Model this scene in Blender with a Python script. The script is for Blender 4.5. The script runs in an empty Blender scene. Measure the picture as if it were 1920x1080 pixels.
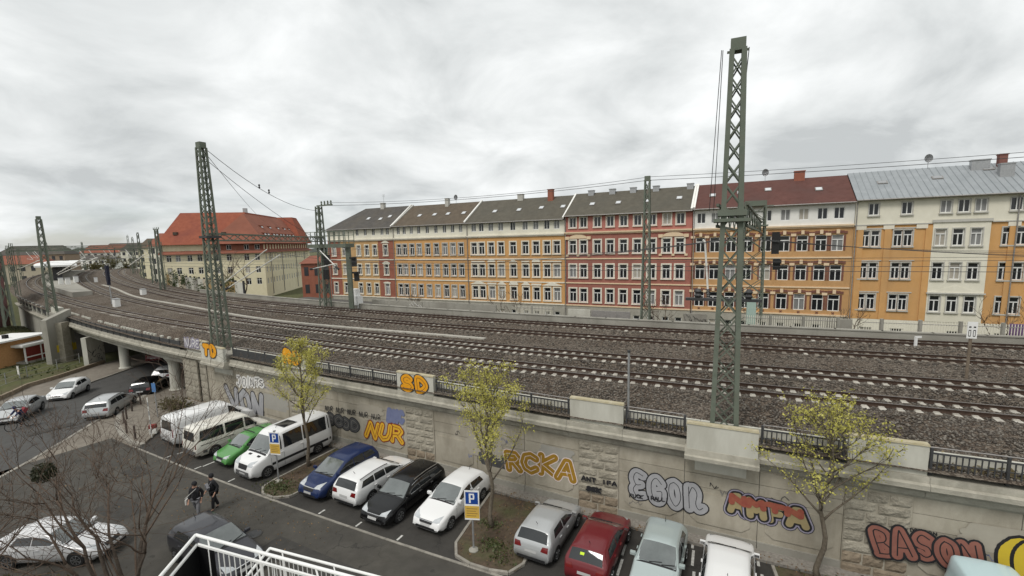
import bpy, math, random
import numpy as np
from mathutils import Vector, Matrix
from mathutils.bvhtree import BVHTree
random.seed(7); np.random.seed(7)
SC = bpy.context.scene
COL = SC.collection
# ------------------------------------------------------------------ camera, sky, sun, exposure
CAM_H, FPX, PPY, HORY, ROLL = 12.3, 860.0, 565.0, 455.0, 0.022
_d = (PPY-HORY)*math.cos(ROLL); _n = FPX*FPX/_d
_nad = Vector((_n*math.sin(ROLL), _n*math.cos(ROLL), FPX)).normalized()
_up = -_nad
_fw = (Vector((0, 0, 1)) - _up*_up.z).normalized()
_rt = _fw.cross(_up)
CAMR = Matrix((_rt, _fw, _up))            # photo axes (right, down, forward) -> world
cd = bpy.data.cameras.new('camera'); cam = bpy.data.objects.new('camera', cd); COL.objects.link(cam)
cd.sensor_fit = 'HORIZONTAL'; cd.sensor_width = 36.0; cd.lens = FPX/1920*36.0
cd.shift_y = (PPY-540.0)/1920.0; cd.clip_start = 0.1; cd.clip_end = 6000
_m = Matrix((CAMR.col[0], -CAMR.col[1], -CAMR.col[2])).transposed().to_4x4()
_m.translation = (0, 0, CAM_H); cam.matrix_world = _m
SC.camera = cam
SC.render.resolution_x, SC.render.resolution_y = 1024, 576
SC.view_settings.view_transform = 'Standard'; SC.view_settings.look = 'None'
SC.view_settings.exposure = 0.45; SC.view_settings.gamma = 1.0
SUN_EL, SUN_AZ = math.radians(56), math.radians(215)      # sun high behind the viewer's left shoulder
wd = bpy.data.worlds.new('World'); SC.world = wd; wd.use_nodes = True
def build_world():
    nt = wd.node_tree; N = nt.nodes; L = nt.links; N.clear()
    out = N.new('ShaderNodeOutputWorld')
    tc = N.new('ShaderNodeTexCoord'); sep = N.new('ShaderNodeSeparateXYZ'); L.new(tc.outputs['Generated'], sep.inputs[0])
    za = N.new('ShaderNodeMath'); za.operation = 'MAXIMUM'; za.inputs[1].default_value = 0.0; L.new(sep.outputs['Z'], za.inputs[0])
    zb = N.new('ShaderNodeMath'); zb.operation = 'ADD'; zb.inputs[1].default_value = 0.34; L.new(za.outputs[0], zb.inputs[0])
    dx = N.new('ShaderNodeMath'); dx.operation = 'DIVIDE'; L.new(sep.outputs['X'], dx.inputs[0]); L.new(zb.outputs[0], dx.inputs[1])
    dy = N.new('ShaderNodeMath'); dy.operation = 'DIVIDE'; L.new(sep.outputs['Y'], dy.inputs[0]); L.new(zb.outputs[0], dy.inputs[1])
    cb = N.new('ShaderNodeCombineXYZ'); L.new(dx.outputs[0], cb.inputs[0]); L.new(dy.outputs[0], cb.inputs[1])
    n1 = N.new('ShaderNodeTexNoise'); n1.inputs['Scale'].default_value = 2.1; n1.inputs['Detail'].default_value = 8
    n1.inputs['Roughness'].default_value = 0.56; n1.inputs['Distortion'].default_value = 0.35; L.new(cb.outputs[0], n1.inputs['Vector'])
    n2 = N.new('ShaderNodeTexNoise'); n2.inputs['Scale'].default_value = 0.85; n2.inputs['Detail'].default_value = 3
    L.new(cb.outputs[0], n2.inputs['Vector'])
    mx = N.new('ShaderNodeMath'); mx.operation = 'MULTIPLY_ADD'; mx.inputs[1].default_value = 0.38
    L.new(n2.outputs['Fac'], mx.inputs[0])
    m3 = N.new('ShaderNodeMath'); m3.operation = 'MULTIPLY'; m3.inputs[1].default_value = 0.62; L.new(n1.outputs['Fac'], m3.inputs[0])
    L.new(m3.outputs[0], mx.inputs[2])
    rp = N.new('ShaderNodeValToRGB'); L.new(mx.outputs[0], rp.inputs[0])
    e = rp.color_ramp.elements
    e[0].position = 0.38; e[0].color = (0.42, 0.44, 0.445, 1)
    e[1].position = 0.61; e[1].color = (0.75, 0.765, 0.765, 1)
    k = e.new(0.44); k.color = (0.52, 0.54, 0.542, 1)
    k = e.new(0.52); k.color = (0.625, 0.643, 0.643, 1)
    bgc = N.new('ShaderNodeBackground'); L.new(rp.outputs[0], bgc.inputs[0]); bgc.inputs[1].default_value = 1.0
    sky = N.new('ShaderNodeTexSky'); sky.sky_type = 'NISHITA'; sky.sun_disc = False
    sky.sun_elevation = SUN_EL; sky.sun_rotation = SUN_AZ
    bgs = N.new('ShaderNodeBackground'); L.new(sky.outputs[0], bgs.inputs[0]); bgs.inputs[1].default_value = 0.075
    # the cloud deck breaks open only low above the horizon
    br = N.new('ShaderNodeMapRange'); br.inputs[1].default_value = 0.02; br.inputs[2].default_value = 0.11
    br.inputs[3].default_value = 0.55; br.inputs[4].default_value = 0.0; L.new(za.outputs[0], br.inputs[0])
    n3 = N.new('ShaderNodeTexNoise'); n3.inputs['Scale'].default_value = 3.4; n3.inputs['Detail'].default_value = 5; L.new(cb.outputs[0], n3.inputs['Vector'])
    r3 = N.new('ShaderNodeMapRange'); r3.inputs[1].default_value = 0.42; r3.inputs[2].default_value = 0.62; L.new(n3.outputs['Fac'], r3.inputs[0])
    mm = N.new('ShaderNodeMath'); mm.operation = 'MULTIPLY'; L.new(br.outputs[0], mm.inputs[0]); L.new(r3.outputs[0], mm.inputs[1])
    mix = N.new('ShaderNodeMixShader'); L.new(mm.outputs[0], mix.inputs[0]); L.new(bgc.outputs[0], mix.inputs[1]); L.new(bgs.outputs[0], mix.inputs[2])
    L.new(mix.outputs[0], out.inputs[0])
build_world()
sl = bpy.data.lights.new('sun', 'SUN'); sl.energy = 1.5; sl.angle = math.radians(20); sl.color = (1.0, 0.965, 0.92)
so_ = bpy.data.objects.new('sun', sl); COL.objects.link(so_)
so_.location = (-20, -20, 60)
so_.rotation_euler = (math.pi/2-SUN_EL, 0, math.pi-SUN_AZ)
# ------------------------------------------------------------------ helpers
def ray(px, py): return CAMR @ Vector((px-960.0, py-PPY, FPX))
def P(px, py, z=0.0):
    r = ray(px, py); t = (z-CAM_H)/r.z; return Vector((r.x*t, r.y*t, z))
def hit_plane(px, py, A, d):
    r = ray(px, py); n = Vector((-d[1], d[0])); t = (A[0]*n.x+A[1]*n.y)/(r.x*n.x+r.y*n.y)
    return Vector((r.x*t, r.y*t, CAM_H+r.z*t))
def tag(o, label=None, cat=None, group=None, kind=None):
    if label: o['label'] = label
    if cat: o['category'] = cat
    if group: o['group'] = group
    if kind: o['kind'] = kind
    return o
def thing(name, label, cat, loc=(0, 0, 0), rz=0.0, group=None):
    o = bpy.data.objects.new(name, None); COL.objects.link(o); o.empty_display_size = 0.2
    o.location = loc; o.rotation_euler = (0, 0, rz); return tag(o, label, cat, group)
def inst(name, me, parent=None, loc=(0, 0, 0), rz=0.0, scale=None):
    o = bpy.data.objects.new(name, me); COL.objects.link(o); o.parent = parent
    o.location = loc; o.rotation_euler = (0, 0, rz)
    if scale: o.scale = scale
    return o
class MB:
    def __init__(s): s.v = []; s.f = []; s.mi = []; s.cur = 0
    def add(s, vs, fs):
        n = len(s.v); s.v.extend([tuple(v) for v in vs]); s.f.extend([tuple(n+i for i in f) for f in fs]); s.mi.extend([s.cur]*len(fs)); return s
    def quad(s, a, b, c, d): return s.add([a, b, c, d], [(0, 1, 2, 3)])
    def box(s, c, size, rz=0.0, M=None):
        x, y, z = size[0]/2, size[1]/2, size[2]/2
        vs = [Vector((i*x, j*y, k*z)) for k in (-1, 1) for j in (-1, 1) for i in (-1, 1)]
        if M is not None: vs = [M @ v for v in vs]
        elif rz: R = Matrix.Rotation(rz, 3, 'Z'); vs = [R @ v for v in vs]
        c = Vector(c); vs = [v+c for v in vs]
        return s.add(vs, [(0, 2, 3, 1), (4, 5, 7, 6), (0, 1, 5, 4), (2, 6, 7, 3), (0, 4, 6, 2), (1, 3, 7, 5)])
    def bx(s, x0, x1, y0, y1, z0, z1): return s.box(((x0+x1)/2, (y0+y1)/2, (z0+z1)/2), (x1-x0, y1-y0, z1-z0))
    def beam(s, a, b, w, h=None, up=(0, 0, 1)):
        a, b = Vector(a), Vector(b); d = b-a; l = d.length
        if l < 1e-6: return s
        x = d/l; u = Vector(up)
        if abs(x.dot(u)) > 0.98: u = Vector((1, 0, 0))
        y = u.cross(x).normalized(); z = x.cross(y)
        return s.box((a+b)/2, (l, w, h or w), M=Matrix((x, y, z)).transposed())
    def tube(s, a, b, r0, r1=None, n=8, caps=True):
        a, b = Vector(a), Vector(b); r1 = r0 if r1 is None else r1; d = (b-a)
        if d.length < 1e-6: return s
        x = d.normalized(); u = Vector((0, 0, 1)) if abs(x.z) < 0.9 else Vector((1, 0, 0))
        y = u.cross(x).normalized(); z = x.cross(y); vs = []
        for c, r in ((a, r0), (b, r1)):
            for i in range(n):
                t = 2*math.pi*i/n; vs.append(c+y*(r*math.cos(t))+z*(r*math.sin(t)))
        fs = [(i, (i+1) % n, n+(i+1) % n, n+i) for i in range(n)]
        if caps: fs += [tuple(range(n-1, -1, -1)), tuple(range(n, 2*n))]
        return s.add(vs, fs)
    def path(s, pts, r, n=6):
        pts = [Vector(p) for p in pts]; rs = r if isinstance(r, (list, tuple)) else [r]*len(pts); base = len(s.v); y = None
        for i, p in enumerate(pts):
            d = (pts[min(i+1, len(pts)-1)]-pts[max(i-1, 0)])
            if d.length < 1e-7: d = Vector((0, 0, 1))
            x = d.normalized()
            if y is None: u = Vector((0, 0, 1)) if abs(x.z) < 0.9 else Vector((1, 0, 0)); y = u.cross(x).normalized()
            else: y = (y-x*y.dot(x)).normalized()
            z = x.cross(y)
            for k in range(n):
                t = 2*math.pi*k/n; s.v.append(tuple(p+y*(rs[i]*math.cos(t))+z*(rs[i]*math.sin(t))))
        for i in range(len(pts)-1):
            for k in range(n):
                s.f.append((base+i*n+k, base+i*n+(k+1) % n, base+(i+1)*n+(k+1) % n, base+(i+1)*n+k)); s.mi.append(s.cur)
        s.f.append(tuple(base+k for k in range(n-1, -1, -1))); s.f.append(tuple(base+(len(pts)-1)*n+k for k in range(n))); s.mi += [s.cur]*2
        return s
    def prism(s, poly, z0, z1):
        n = len(poly); vs = [(p[0], p[1], z0) for p in poly]+[(p[0], p[1], z1) for p in poly]
        ar = sum(poly[i][0]*poly[(i+1) % n][1]-poly[(i+1) % n][0]*poly[i][1] for i in range(n))
        fs = [tuple(range(n-1, -1, -1)), tuple(range(n, 2*n))]+[(i, (i+1) % n, n+(i+1) % n, n+i) for i in range(n)]
        if ar < 0: fs = [tuple(reversed(f)) for f in fs]
        return s.add(vs, fs)
    def lathe(s, prof, c=(0, 0, 0), n=12, axis='z'):
        base = len(s.v)
        for r, h in prof:
            for k in range(n):
                t = 2*math.pi*k/n; q = (r*math.cos(t), r*math.sin(t), h)
                if axis == 'y': q = (q[0], q[2], q[1])
                s.v.append((c[0]+q[0], c[1]+q[1], c[2]+q[2]))
        for i in range(len(prof)-1):
            for k in range(n):
                f = (base+i*n+k, base+i*n+(k+1) % n, base+(i+1)*n+(k+1) % n, base+(i+1)*n+k)
                s.f.append(f if axis == 'z' else f[::-1]); s.mi.append(s.cur)
        a, b = tuple(base+k for k in range(n-1, -1, -1)), tuple(base+(len(prof)-1)*n+k for k in range(n))
        s.f += [a if axis == 'z' else a[::-1], b if axis == 'z' else b[::-1]]; s.mi += [s.cur]*2
        return s
    def mesh(s, name, mats, off=None, smooth=False):
        me = bpy.data.meshes.new(name)
        vs = s.v if off is None else [(v[0]-off[0], v[1]-off[1], v[2]-off[2]) for v in s.v]
        me.from_pydata(vs, [], s.f)
        for m in (mats if isinstance(mats, (list, tuple)) else [mats]): me.materials.append(m)
        if any(s.mi): me.polygons.foreach_set('material_index', s.mi)
        if smooth: me.polygons.foreach_set('use_smooth', [True]*len(me.polygons))
        me.update(); return me
    def build(s, name, mats, parent=None, world=False, smooth=False, origin=None):
        """world=True: vertices are world coordinates, parent has no rotation."""
        off = None
        if world and parent is not None:
            q = parent; off = Vector((0, 0, 0))
            while q is not None: off = off+q.location; q = q.parent
        if origin is not None: off = Vector(origin)
        o = bpy.data.objects.new(name, s.mesh(name, mats, off, smooth)); COL.objects.link(o); o.parent = parent
        if origin is not None and parent is None: o.location = origin
        return o
def struct(o): o['kind'] = 'structure'; return o

# ------------------------------------------------------------------ materials
def _nt(name):
    m = bpy.data.materials.new(name); m.use_nodes = True; nt = m.node_tree
    return m, nt, nt.nodes, nt.links, nt.nodes['Principled BSDF']
def mat(name, col, col2=None, scale=4.0, rough=0.85, metal=0.0, bump=0.0, bscale=30.0, detail=6.0, stain=None, sscale=0.5, spec=0.3, coat=0.0, rnd=0.0, vstretch=1.0):
    m, nt, N, L, b = _nt(name)
    b.inputs['Roughness'].default_value = rough; b.inputs['Metallic'].default_value = metal
    b.inputs['Specular IOR Level'].default_value = spec
    if coat: b.inputs['Coat Weight'].default_value = coat; b.inputs['Coat Roughness'].default_value = 0.06
    c4 = lambda c: (c[0], c[1], c[2], 1)
    if col2 is None and not bump and stain is None and not rnd:
        b.inputs['Base Color'].default_value = c4(col); return m
    g = N.new('ShaderNodeNewGeometry')
    vec = g.outputs['Position']
    if vstretch != 1.0:
        mp = N.new('ShaderNodeMapping'); mp.inputs['Scale'].default_value = (1, 1, vstretch); L.new(vec, mp.inputs[0]); vec = mp.outputs[0]
    colsock = None
    if col2 is not None:
        n = N.new('ShaderNodeTexNoise'); n.inputs['Scale'].default_value = scale; n.inputs['Detail'].default_value = detail; n.inputs['Roughness'].default_value = 0.62; L.new(vec, n.inputs['Vector'])
        r = N.new('ShaderNodeMapRange'); r.inputs[1].default_value = 0.32; r.inputs[2].default_value = 0.68; L.new(n.outputs['Fac'], r.inputs[0])
        x = N.new('ShaderNodeMix'); x.data_type = 'RGBA'; x.inputs['A'].default_value = c4(col); x.inputs['B'].default_value = c4(col2); L.new(r.outputs[0], x.inputs['Factor']); colsock = x.outputs['Result']
    if stain is not None:
        n = N.new('ShaderNodeTexNoise'); n.inputs['Scale'].default_value = sscale; n.inputs['Detail'].default_value = 7; n.inputs['Roughness'].default_value = 0.65; L.new(vec, n.inputs['Vector'])
        r = N.new('ShaderNodeMapRange'); r.inputs[1].default_value = 0.46; r.inputs[2].default_value = 0.72; r.inputs[4].default_value = 0.75; L.new(n.outputs['Fac'], r.inputs[0])
        x = N.new('ShaderNodeMix'); x.data_type = 'RGBA'; x.inputs['B'].default_value = c4(stain); L.new(r.outputs[0], x.inputs['Factor'])
        if colsock: L.new(colsock, x.inputs['A'])
        else: x.inputs['A'].default_value = c4(col)
        colsock = x.outputs['Result']
    if rnd:
        oi = N.new('ShaderNodeObjectInfo'); mr = N.new('ShaderNodeMapRange'); mr.inputs[3].default_value = 1-rnd; mr.inputs[4].default_value = 1+rnd; L.new(oi.outputs['Random'], mr.inputs[0])
        x = N.new('ShaderNodeVectorMath'); x.operation = 'SCALE'; L.new(mr.outputs[0], x.inputs['Scale'])
        if colsock: L.new(colsock, x.inputs[0])
        else: x.inputs[0].default_value = col
        colsock = x.outputs[0]
    if colsock: L.new(colsock, b.inputs['Base Color'])
    else: b.inputs['Base Color'].default_value = c4(col)
    if bump:
        n = N.new('ShaderNodeTexNoise'); n.inputs['Scale'].default_value = bscale; n.inputs['Detail'].default_value = 5; L.new(g.outputs['Position'], n.inputs['Vector'])
        bp = N.new('ShaderNodeBump'); bp.inputs['Strength'].default_value = bump; bp.inputs['Distance'].default_value = 0.05; L.new(n.outputs['Fac'], bp.inputs['Height']); L.new(bp.outputs[0], b.inputs['Normal'])
    return m
def gravel(name, cols, scale=9.0):
    m, nt, N, L, b = _nt(name); g = N.new('ShaderNodeNewGeometry')
    v = N.new('ShaderNodeTexVoronoi'); v.inputs['Scale'].default_value = scale; L.new(g.outputs['Position'], v.inputs['Vector'])
    r = N.new('ShaderNodeValToRGB'); sp = N.new('ShaderNodeSeparateColor'); L.new(v.outputs['Color'], sp.inputs[0]); L.new(sp.outputs[0], r.inputs[0])
    e = r.color_ramp.elements; e[0].color = (*cols[0], 1); e[1].color = (*cols[-1], 1)
    for i, c in enumerate(cols[1:-1]): k = e.new((i+1)/(len(cols)-1)); k.color = (*c, 1)
    n = N.new('ShaderNodeTexNoise'); n.inputs['Scale'].default_value = 0.35; n.inputs['Detail'].default_value = 4; L.new(g.outputs['Position'], n.inputs['Vector'])
    x = N.new('ShaderNodeMix'); x.data_type = 'RGBA'; x.blend_type = 'MULTIPLY'; x.inputs['Factor'].default_value = 0.55
    r2 = N.new('ShaderNodeValToRGB'); r2.color_ramp.elements[0].position = 0.35; r2.color_ramp.elements[1].position = 0.66
    r2.color_ramp.elements[0].color = (0.62, 0.52, 0.45, 1); r2.color_ramp.elements[1].color = (1.1, 1.1, 1.1, 1); L.new(n.outputs['Fac'], r2.inputs[0])
    L.new(r.outputs[0], x.inputs['A']); L.new(r2.outputs[0], x.inputs['B']); L.new(x.outputs['Result'], b.inputs['Base Color'])
    bp = N.new('ShaderNodeBump'); bp.inputs['Strength'].default_value = 1.0; bp.inputs['Distance'].default_value = 0.06; bp.invert = True
    L.new(v.outputs['Distance'], bp.inputs['Height']); L.new(bp.outputs[0], b.inputs['Normal']); b.inputs['Roughness'].default_value = 0.95; b.inputs['Specular IOR Level'].default_value = 0.15
    return m
def leafmat(name, c1, c2, c3):
    m, nt, N, L, b = _nt(name); g = N.new('ShaderNodeNewGeometry'); r = N.new('ShaderNodeValToRGB')
    L.new(g.outputs['Random Per Island'], r.inputs[0]); e = r.color_ramp.elements; e[0].color = (*c1, 1); e[1].color = (*c3, 1); k = e.new(0.5); k.color = (*c2, 1)
    L.new(r.outputs[0], b.inputs['Base Color']); b.inputs['Roughness'].default_value = 0.6
    b.inputs['Subsurface Weight'].default_value = 0.0
    t = N.new('ShaderNodeBsdfTranslucent'); L.new(r.outputs[0], t.inputs[0]); mx = N.new('ShaderNodeMixShader'); mx.inputs[0].default_value = 0.3
    out = [q for q in N if q.type == 'OUTPUT_MATERIAL'][0]; L.new(b.outputs[0], mx.inputs[1]); L.new(t.outputs[0], mx.inputs[2]); L.new(mx.outputs[0], out.inputs[0]); return m
def cracked(name, *a, **k):
    m = mat(name, *a, **k); nt = m.node_tree; N = nt.nodes; L = nt.links; b = N['Principled BSDF']; src = b.inputs['Base Color'].links[0].from_socket; g = N.new('ShaderNodeNewGeometry')
    w = N.new('ShaderNodeTexNoise'); w.inputs['Scale'].default_value = 1.5; w.inputs['Detail'].default_value = 4; L.new(g.outputs['Position'], w.inputs['Vector'])
    ad = N.new('ShaderNodeVectorMath'); ad.operation = 'MULTIPLY_ADD'; ad.inputs[1].default_value = (.9, .9, .9); L.new(w.outputs['Color'], ad.inputs[0]); L.new(g.outputs['Position'], ad.inputs[2])
    v = N.new('ShaderNodeTexVoronoi'); v.feature = 'DISTANCE_TO_EDGE'; v.inputs['Scale'].default_value = .34; L.new(ad.outputs[0], v.inputs['Vector'])
    r = N.new('ShaderNodeMapRange'); r.inputs[1].default_value = .004; r.inputs[2].default_value = .012; r.inputs[3].default_value = .55; r.inputs[4].default_value = 0.0; L.new(v.outputs['Distance'], r.inputs[0])
    n2 = N.new('ShaderNodeTexNoise'); n2.inputs['Scale'].default_value = .22; n2.inputs['Detail'].default_value = 2; L.new(g.outputs['Position'], n2.inputs['Vector']); r2 = N.new('ShaderNodeMapRange'); r2.inputs[1].default_value = .5; r2.inputs[2].default_value = .6; L.new(n2.outputs['Fac'], r2.inputs[0])
    mu = N.new('ShaderNodeMath'); mu.operation = 'MULTIPLY'; L.new(r.outputs[0], mu.inputs[0]); L.new(r2.outputs[0], mu.inputs[1])
    sp = N.new('ShaderNodeTexNoise'); sp.inputs['Scale'].default_value = 2.6; sp.inputs['Detail'].default_value = 1; L.new(g.outputs['Position'], sp.inputs['Vector']); r3 = N.new('ShaderNodeMapRange'); r3.inputs[1].default_value = .70; r3.inputs[2].default_value = .78; r3.inputs[4].default_value = .5; L.new(sp.outputs['Fac'], r3.inputs[0])
    mxx = N.new('ShaderNodeMath'); mxx.operation = 'MAXIMUM'; L.new(mu.outputs[0], mxx.inputs[0]); L.new(r3.outputs[0], mxx.inputs[1])
    x = N.new('ShaderNodeMix'); x.data_type = 'RGBA'; x.inputs['B'].default_value = (.022, .021, .019, 1); L.new(mxx.outputs[0], x.inputs['Factor']); L.new(src, x.inputs['A']); L.new(x.outputs['Result'], b.inputs['Base Color']); return m
M = {}
M['asphalt'] = cracked('asphalt', (0.054, 0.050, 0.042), (0.082, 0.076, 0.065), 1.3, 0.9, bump=0.35, bscale=60, stain=(0.045, 0.042, 0.038), sscale=0.35)
M['bay_asphalt'] = cracked('bay_asphalt', (0.038, 0.0355, 0.032), (0.056, 0.052, 0.046), 2.0, 0.9, bump=0.35, bscale=60, stain=(0.036, 0.034, 0.031), sscale=0.5)
M['street'] = cracked('street_asphalt', (0.060, 0.058, 0.055), (0.084, 0.082, 0.077), 1.0, 0.88, bump=0.3, bscale=50, stain=(0.058, 0.056, 0.053), sscale=0.25)
M['paving'] = mat('paving', (0.165, 0.145, 0.118), (0.225, 0.20, 0.165), 3.0, 0.92, bump=0.4, bscale=18, stain=(0.12, 0.10, 0.08), sscale=0.4)
M['kerb'] = mat('kerb_stone', (0.20, 0.185, 0.16), (0.31, 0.29, 0.25), 3.0, 0.9, bump=0.2, rnd=0.1)
M['setts'] = mat('setts', (0.17, 0.155, 0.135), (0.27, 0.25, 0.22), 9.0, 0.92, bump=0.7, bscale=9)
M['earth'] = mat('earth', (0.060, 0.043, 0.030), (0.11, 0.080, 0.055), 6.0, 0.98, bump=0.8, bscale=25, stain=(0.075, 0.085, 0.035), sscale=0.8)
M['grass'] = mat('grass_ground', (0.060, 0.072, 0.028), (0.11, 0.11, 0.045), 2.0, 0.98, bump=0.8, bscale=20, stain=(0.085, 0.065, 0.04), sscale=0.5)
M['blade'] = leafmat('grass_blade', (0.045, 0.065, 0.018), (0.075, 0.095, 0.028), (0.11, 0.105, 0.045))
M['paint'] = mat('road_paint', (0.62, 0.62, 0.58), (0.30, 0.29, 0.27), 7.0, 0.8)
M['ballast'] = gravel('ballast', [(0.050, 0.040, 0.032), (0.096, 0.079, 0.063), (0.142, 0.12, 0.097), (0.215, 0.188, 0.155)], 15.0)
M['stone'] = leafmat('ballast_stone', (0.054, 0.043, 0.034), (0.122, 0.103, 0.083), (0.265, 0.238, 0.20))
M['sleeper'] = mat('concrete_sleeper', (0.34, 0.315, 0.27), (0.49, 0.465, 0.41), 5.0, 0.9, bump=0.2, rnd=0.12)
M['sleeper2'] = mat('dirty_sleeper', (0.17, 0.145, 0.118), (0.26, 0.23, 0.19), 5.0, 0.9, bump=0.2, rnd=0.15)
M['rail'] = mat('rail_rust', (0.045, 0.028, 0.020), (0.075, 0.048, 0.034), 8.0, 0.8, metal=0.1)
M['railtop'] = mat('rail_top', (0.16, 0.15, 0.145), (0.26, 0.25, 0.24), 2.0, 0.38, metal=0.7)
M['trough'] = mat('cable_trough', (0.30, 0.28, 0.24), (0.42, 0.40, 0.35), 3.0, 0.92, bump=0.2)
M['plaster'] = mat('wall_plaster', (0.315, 0.285, 0.225), (0.41, 0.375, 0.305), 1.6, 0.92, bump=0.2, bscale=40, stain=(0.21, 0.185, 0.14), sscale=0.6, rnd=0.04, vstretch=0.5)
M['joint'] = mat('wall_core', (0.15, 0.14, 0.12), (0.20, 0.19, 0.16), 3.0, 0.95)
M['cornice'] = mat('cornice_stone', (0.30, 0.285, 0.235), (0.42, 0.395, 0.33), 2.5, 0.92, bump=0.3, bscale=20, stain=(0.20, 0.185, 0.15), sscale=1.2)
M['rustic'] = mat('rusticated_stone', (0.27, 0.245, 0.195), (0.37, 0.34, 0.275), 4.0, 0.95, bump=1.0, bscale=14, stain=(0.19, 0.17, 0.13), sscale=1.4, rnd=0.09)
M['brownstone'] = mat('brown_stone', (0.20, 0.16, 0.115), (0.27, 0.22, 0.16), 4.0, 0.95, bump=1.0, bscale=9, rnd=0.1)
M['concrete'] = mat('light_concrete', (0.45, 0.44, 0.38), (0.55, 0.54, 0.475), 1.5, 0.88, bump=0.08, stain=(0.35, 0.335, 0.28), sscale=0.9, vstretch=0.25)
M['cap'] = mat('mossy_cap', (0.36, 0.31, 0.19), (0.45, 0.41, 0.30), 4.0, 0.95, bump=0.3)
M['oldconcrete'] = mat('old_concrete', (0.25, 0.24, 0.205), (0.37, 0.355, 0.31), 1.2, 0.92, bump=0.3, stain=(0.17, 0.155, 0.13), sscale=0.6, vstretch=0.4)
M['iron'] = mat('dark_iron', (0.045, 0.046, 0.048), (0.07, 0.07, 0.07), 6.0, 0.6, metal=0.2)
M['greyrail'] = mat('grey_rail', (0.22, 0.21, 0.20), (0.32, 0.30, 0.28), 5.0, 0.6, metal=0.3)
M['mast'] = mat('mast_green', (0.115, 0.135, 0.105), (0.155, 0.175, 0.14), 3.0, 0.7, stain=(0.10, 0.10, 0.075), sscale=1.5, spec=0.25)
M['galv'] = mat('galvanised', (0.34, 0.345, 0.35), (0.44, 0.445, 0.45), 6.0, 0.45, metal=0.6)
M['white'] = mat('white_paint', (0.78, 0.78, 0.76), (0.70, 0.70, 0.68), 3.0, 0.5)
M['whiteplastic'] = mat('white_plastic', (0.74, 0.73, 0.68), (0.62, 0.61, 0.57), 2.0, 0.5)
M['black'] = mat('black_matte', (0.012, 0.012, 0.013), None, rough=0.7)
M['blacksignal'] = mat('signal_black', (0.02, 0.02, 0.02), None, rough=0.5)
M['red'] = mat('dull_red', (0.22, 0.03, 0.025), (0.16, 0.025, 0.02), 3.0, 0.6)
M['blue'] = mat('sign_blue', (0.012, 0.055, 0.26), None, rough=0.4)
M['yellow'] = mat('sign_yellow', (0.62, 0.40, 0.06), (0.55, 0.36, 0.08), 3.0, 0.5)
M['glass'] = mat('window_glass', (0.018, 0.020, 0.022), None, rough=0.06, spec=0.55)
M['curtain'] = mat('curtained_glass', (0.26, 0.26, 0.25), (0.17, 0.17, 0.17), 2.0, 0.25, spec=0.5, vstretch=0.2)
M['blind'] = mat('blind_glass', (0.42, 0.39, 0.33), (0.34, 0.31, 0.26), 2.0, 0.4, spec=0.4)
M['bark'] = mat('bark', (0.105, 0.085, 0.062), (0.17, 0.145, 0.11), 9.0, 0.95, bump=0.6, bscale=30)
M['darkbark'] = mat('dark_bark', (0.055, 0.043, 0.034), (0.095, 0.075, 0.058), 9.0, 0.95, bump=0.5, bscale=30)
M['twig'] = mat('twig', (0.085, 0.060, 0.045), (0.13, 0.095, 0.07), 9.0, 0.95)
M['leaf'] = leafmat('spring_leaf', (0.30, 0.28, 0.06), (0.48, 0.45, 0.09), (0.64, 0.60, 0.17))
M['ivy'] = leafmat('ivy_leaf', (0.03, 0.05, 0.015), (0.06, 0.08, 0.025), (0.10, 0.11, 0.04))
M['shrub'] = leafmat('shrub_leaf', (0.06, 0.06, 0.025), (0.11, 0.10, 0.04), (0.16, 0.13, 0.06))
# ------------------------------------------------------------------ railway alignment (s along track 1 from right to left, o towards the viewer)
_kn = [-60, 0, 20, 40, 70, 100, 140, 200, 300]; _th = [18.0, 21.319, 24.274, 27.373, 32.901, 36.759, 40.211, 46.608, 57.852]
DS = 0.25
_s = np.arange(-60, 300, DS); _h = np.radians(np.interp(_s+DS/2, _kn, _th))
_X = -np.concatenate([[0], np.cumsum(np.cos(_h)*DS)])[:-1]; _Y = np.concatenate([[0], np.cumsum(np.sin(_h)*DS)])[:-1]
_i0 = int(round(60/DS)); _X = _X-_X[_i0]+27.411; _Y = _Y-_Y[_i0]+14.504
def TH(s): return math.radians(float(np.interp(s, _kn, _th)))
def C(s, o=0.0, z=0.0):
    t = TH(s); return Vector((float(np.interp(s, _s, _X))-o*math.sin(t), float(np.interp(s, _s, _Y))-o*math.cos(t), z))
def RZ(s):                                   # rotation of a piece whose local x runs to the right along the line
    return -TH(s)
def SO(w):
    i = int(np.argmin((_X-w[0])**2+(_Y-w[1])**2)); i = min(max(i, 0), len(_s)-2)
    t = TH(_s[i]); u = (-math.cos(t), math.sin(t)); v = (w[0]-_X[i], w[1]-_Y[i])
    return float(_s[i]+u[0]*v[0]+u[1]*v[1]), float(u[0]*v[1]-u[1]*v[0])
RAILZ = 5.2
def _sm(xs, ys):
    q = np.arange(-60, 300, 1.0); y = np.interp(q, xs, ys); k = np.ones(21)/21
    y = np.convolve(np.pad(y, 10, mode='edge'), k, mode='valid'); return q, y
_off = {1: _sm([-60, 300], [0, 0]), 2: _sm([-60, 45, 67, 100, 117, 139, 176, 220, 300], [-3.85, -3.78, -4.1, -5.4, -6.2, -7.7, -9.5, -10.5, -11]),
        3: _sm([-60, 20, 78, 99, 122, 155, 190, 240, 300], [-9.7, -9.45, -9.3, -10.5, -12.4, -14.2, -15.5, -16, -16.2]),
        4: _sm([-60, 0, 20, 87, 109, 143, 179, 224, 300], [-14.6, -14.2, -13.7, -13.1, -14.0, -16.6, -18.7, -19.6, -20])}
def TO(k, s): q, y = _off[k]; return float(np.interp(s, q, y))
CANT = 0.07
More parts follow.
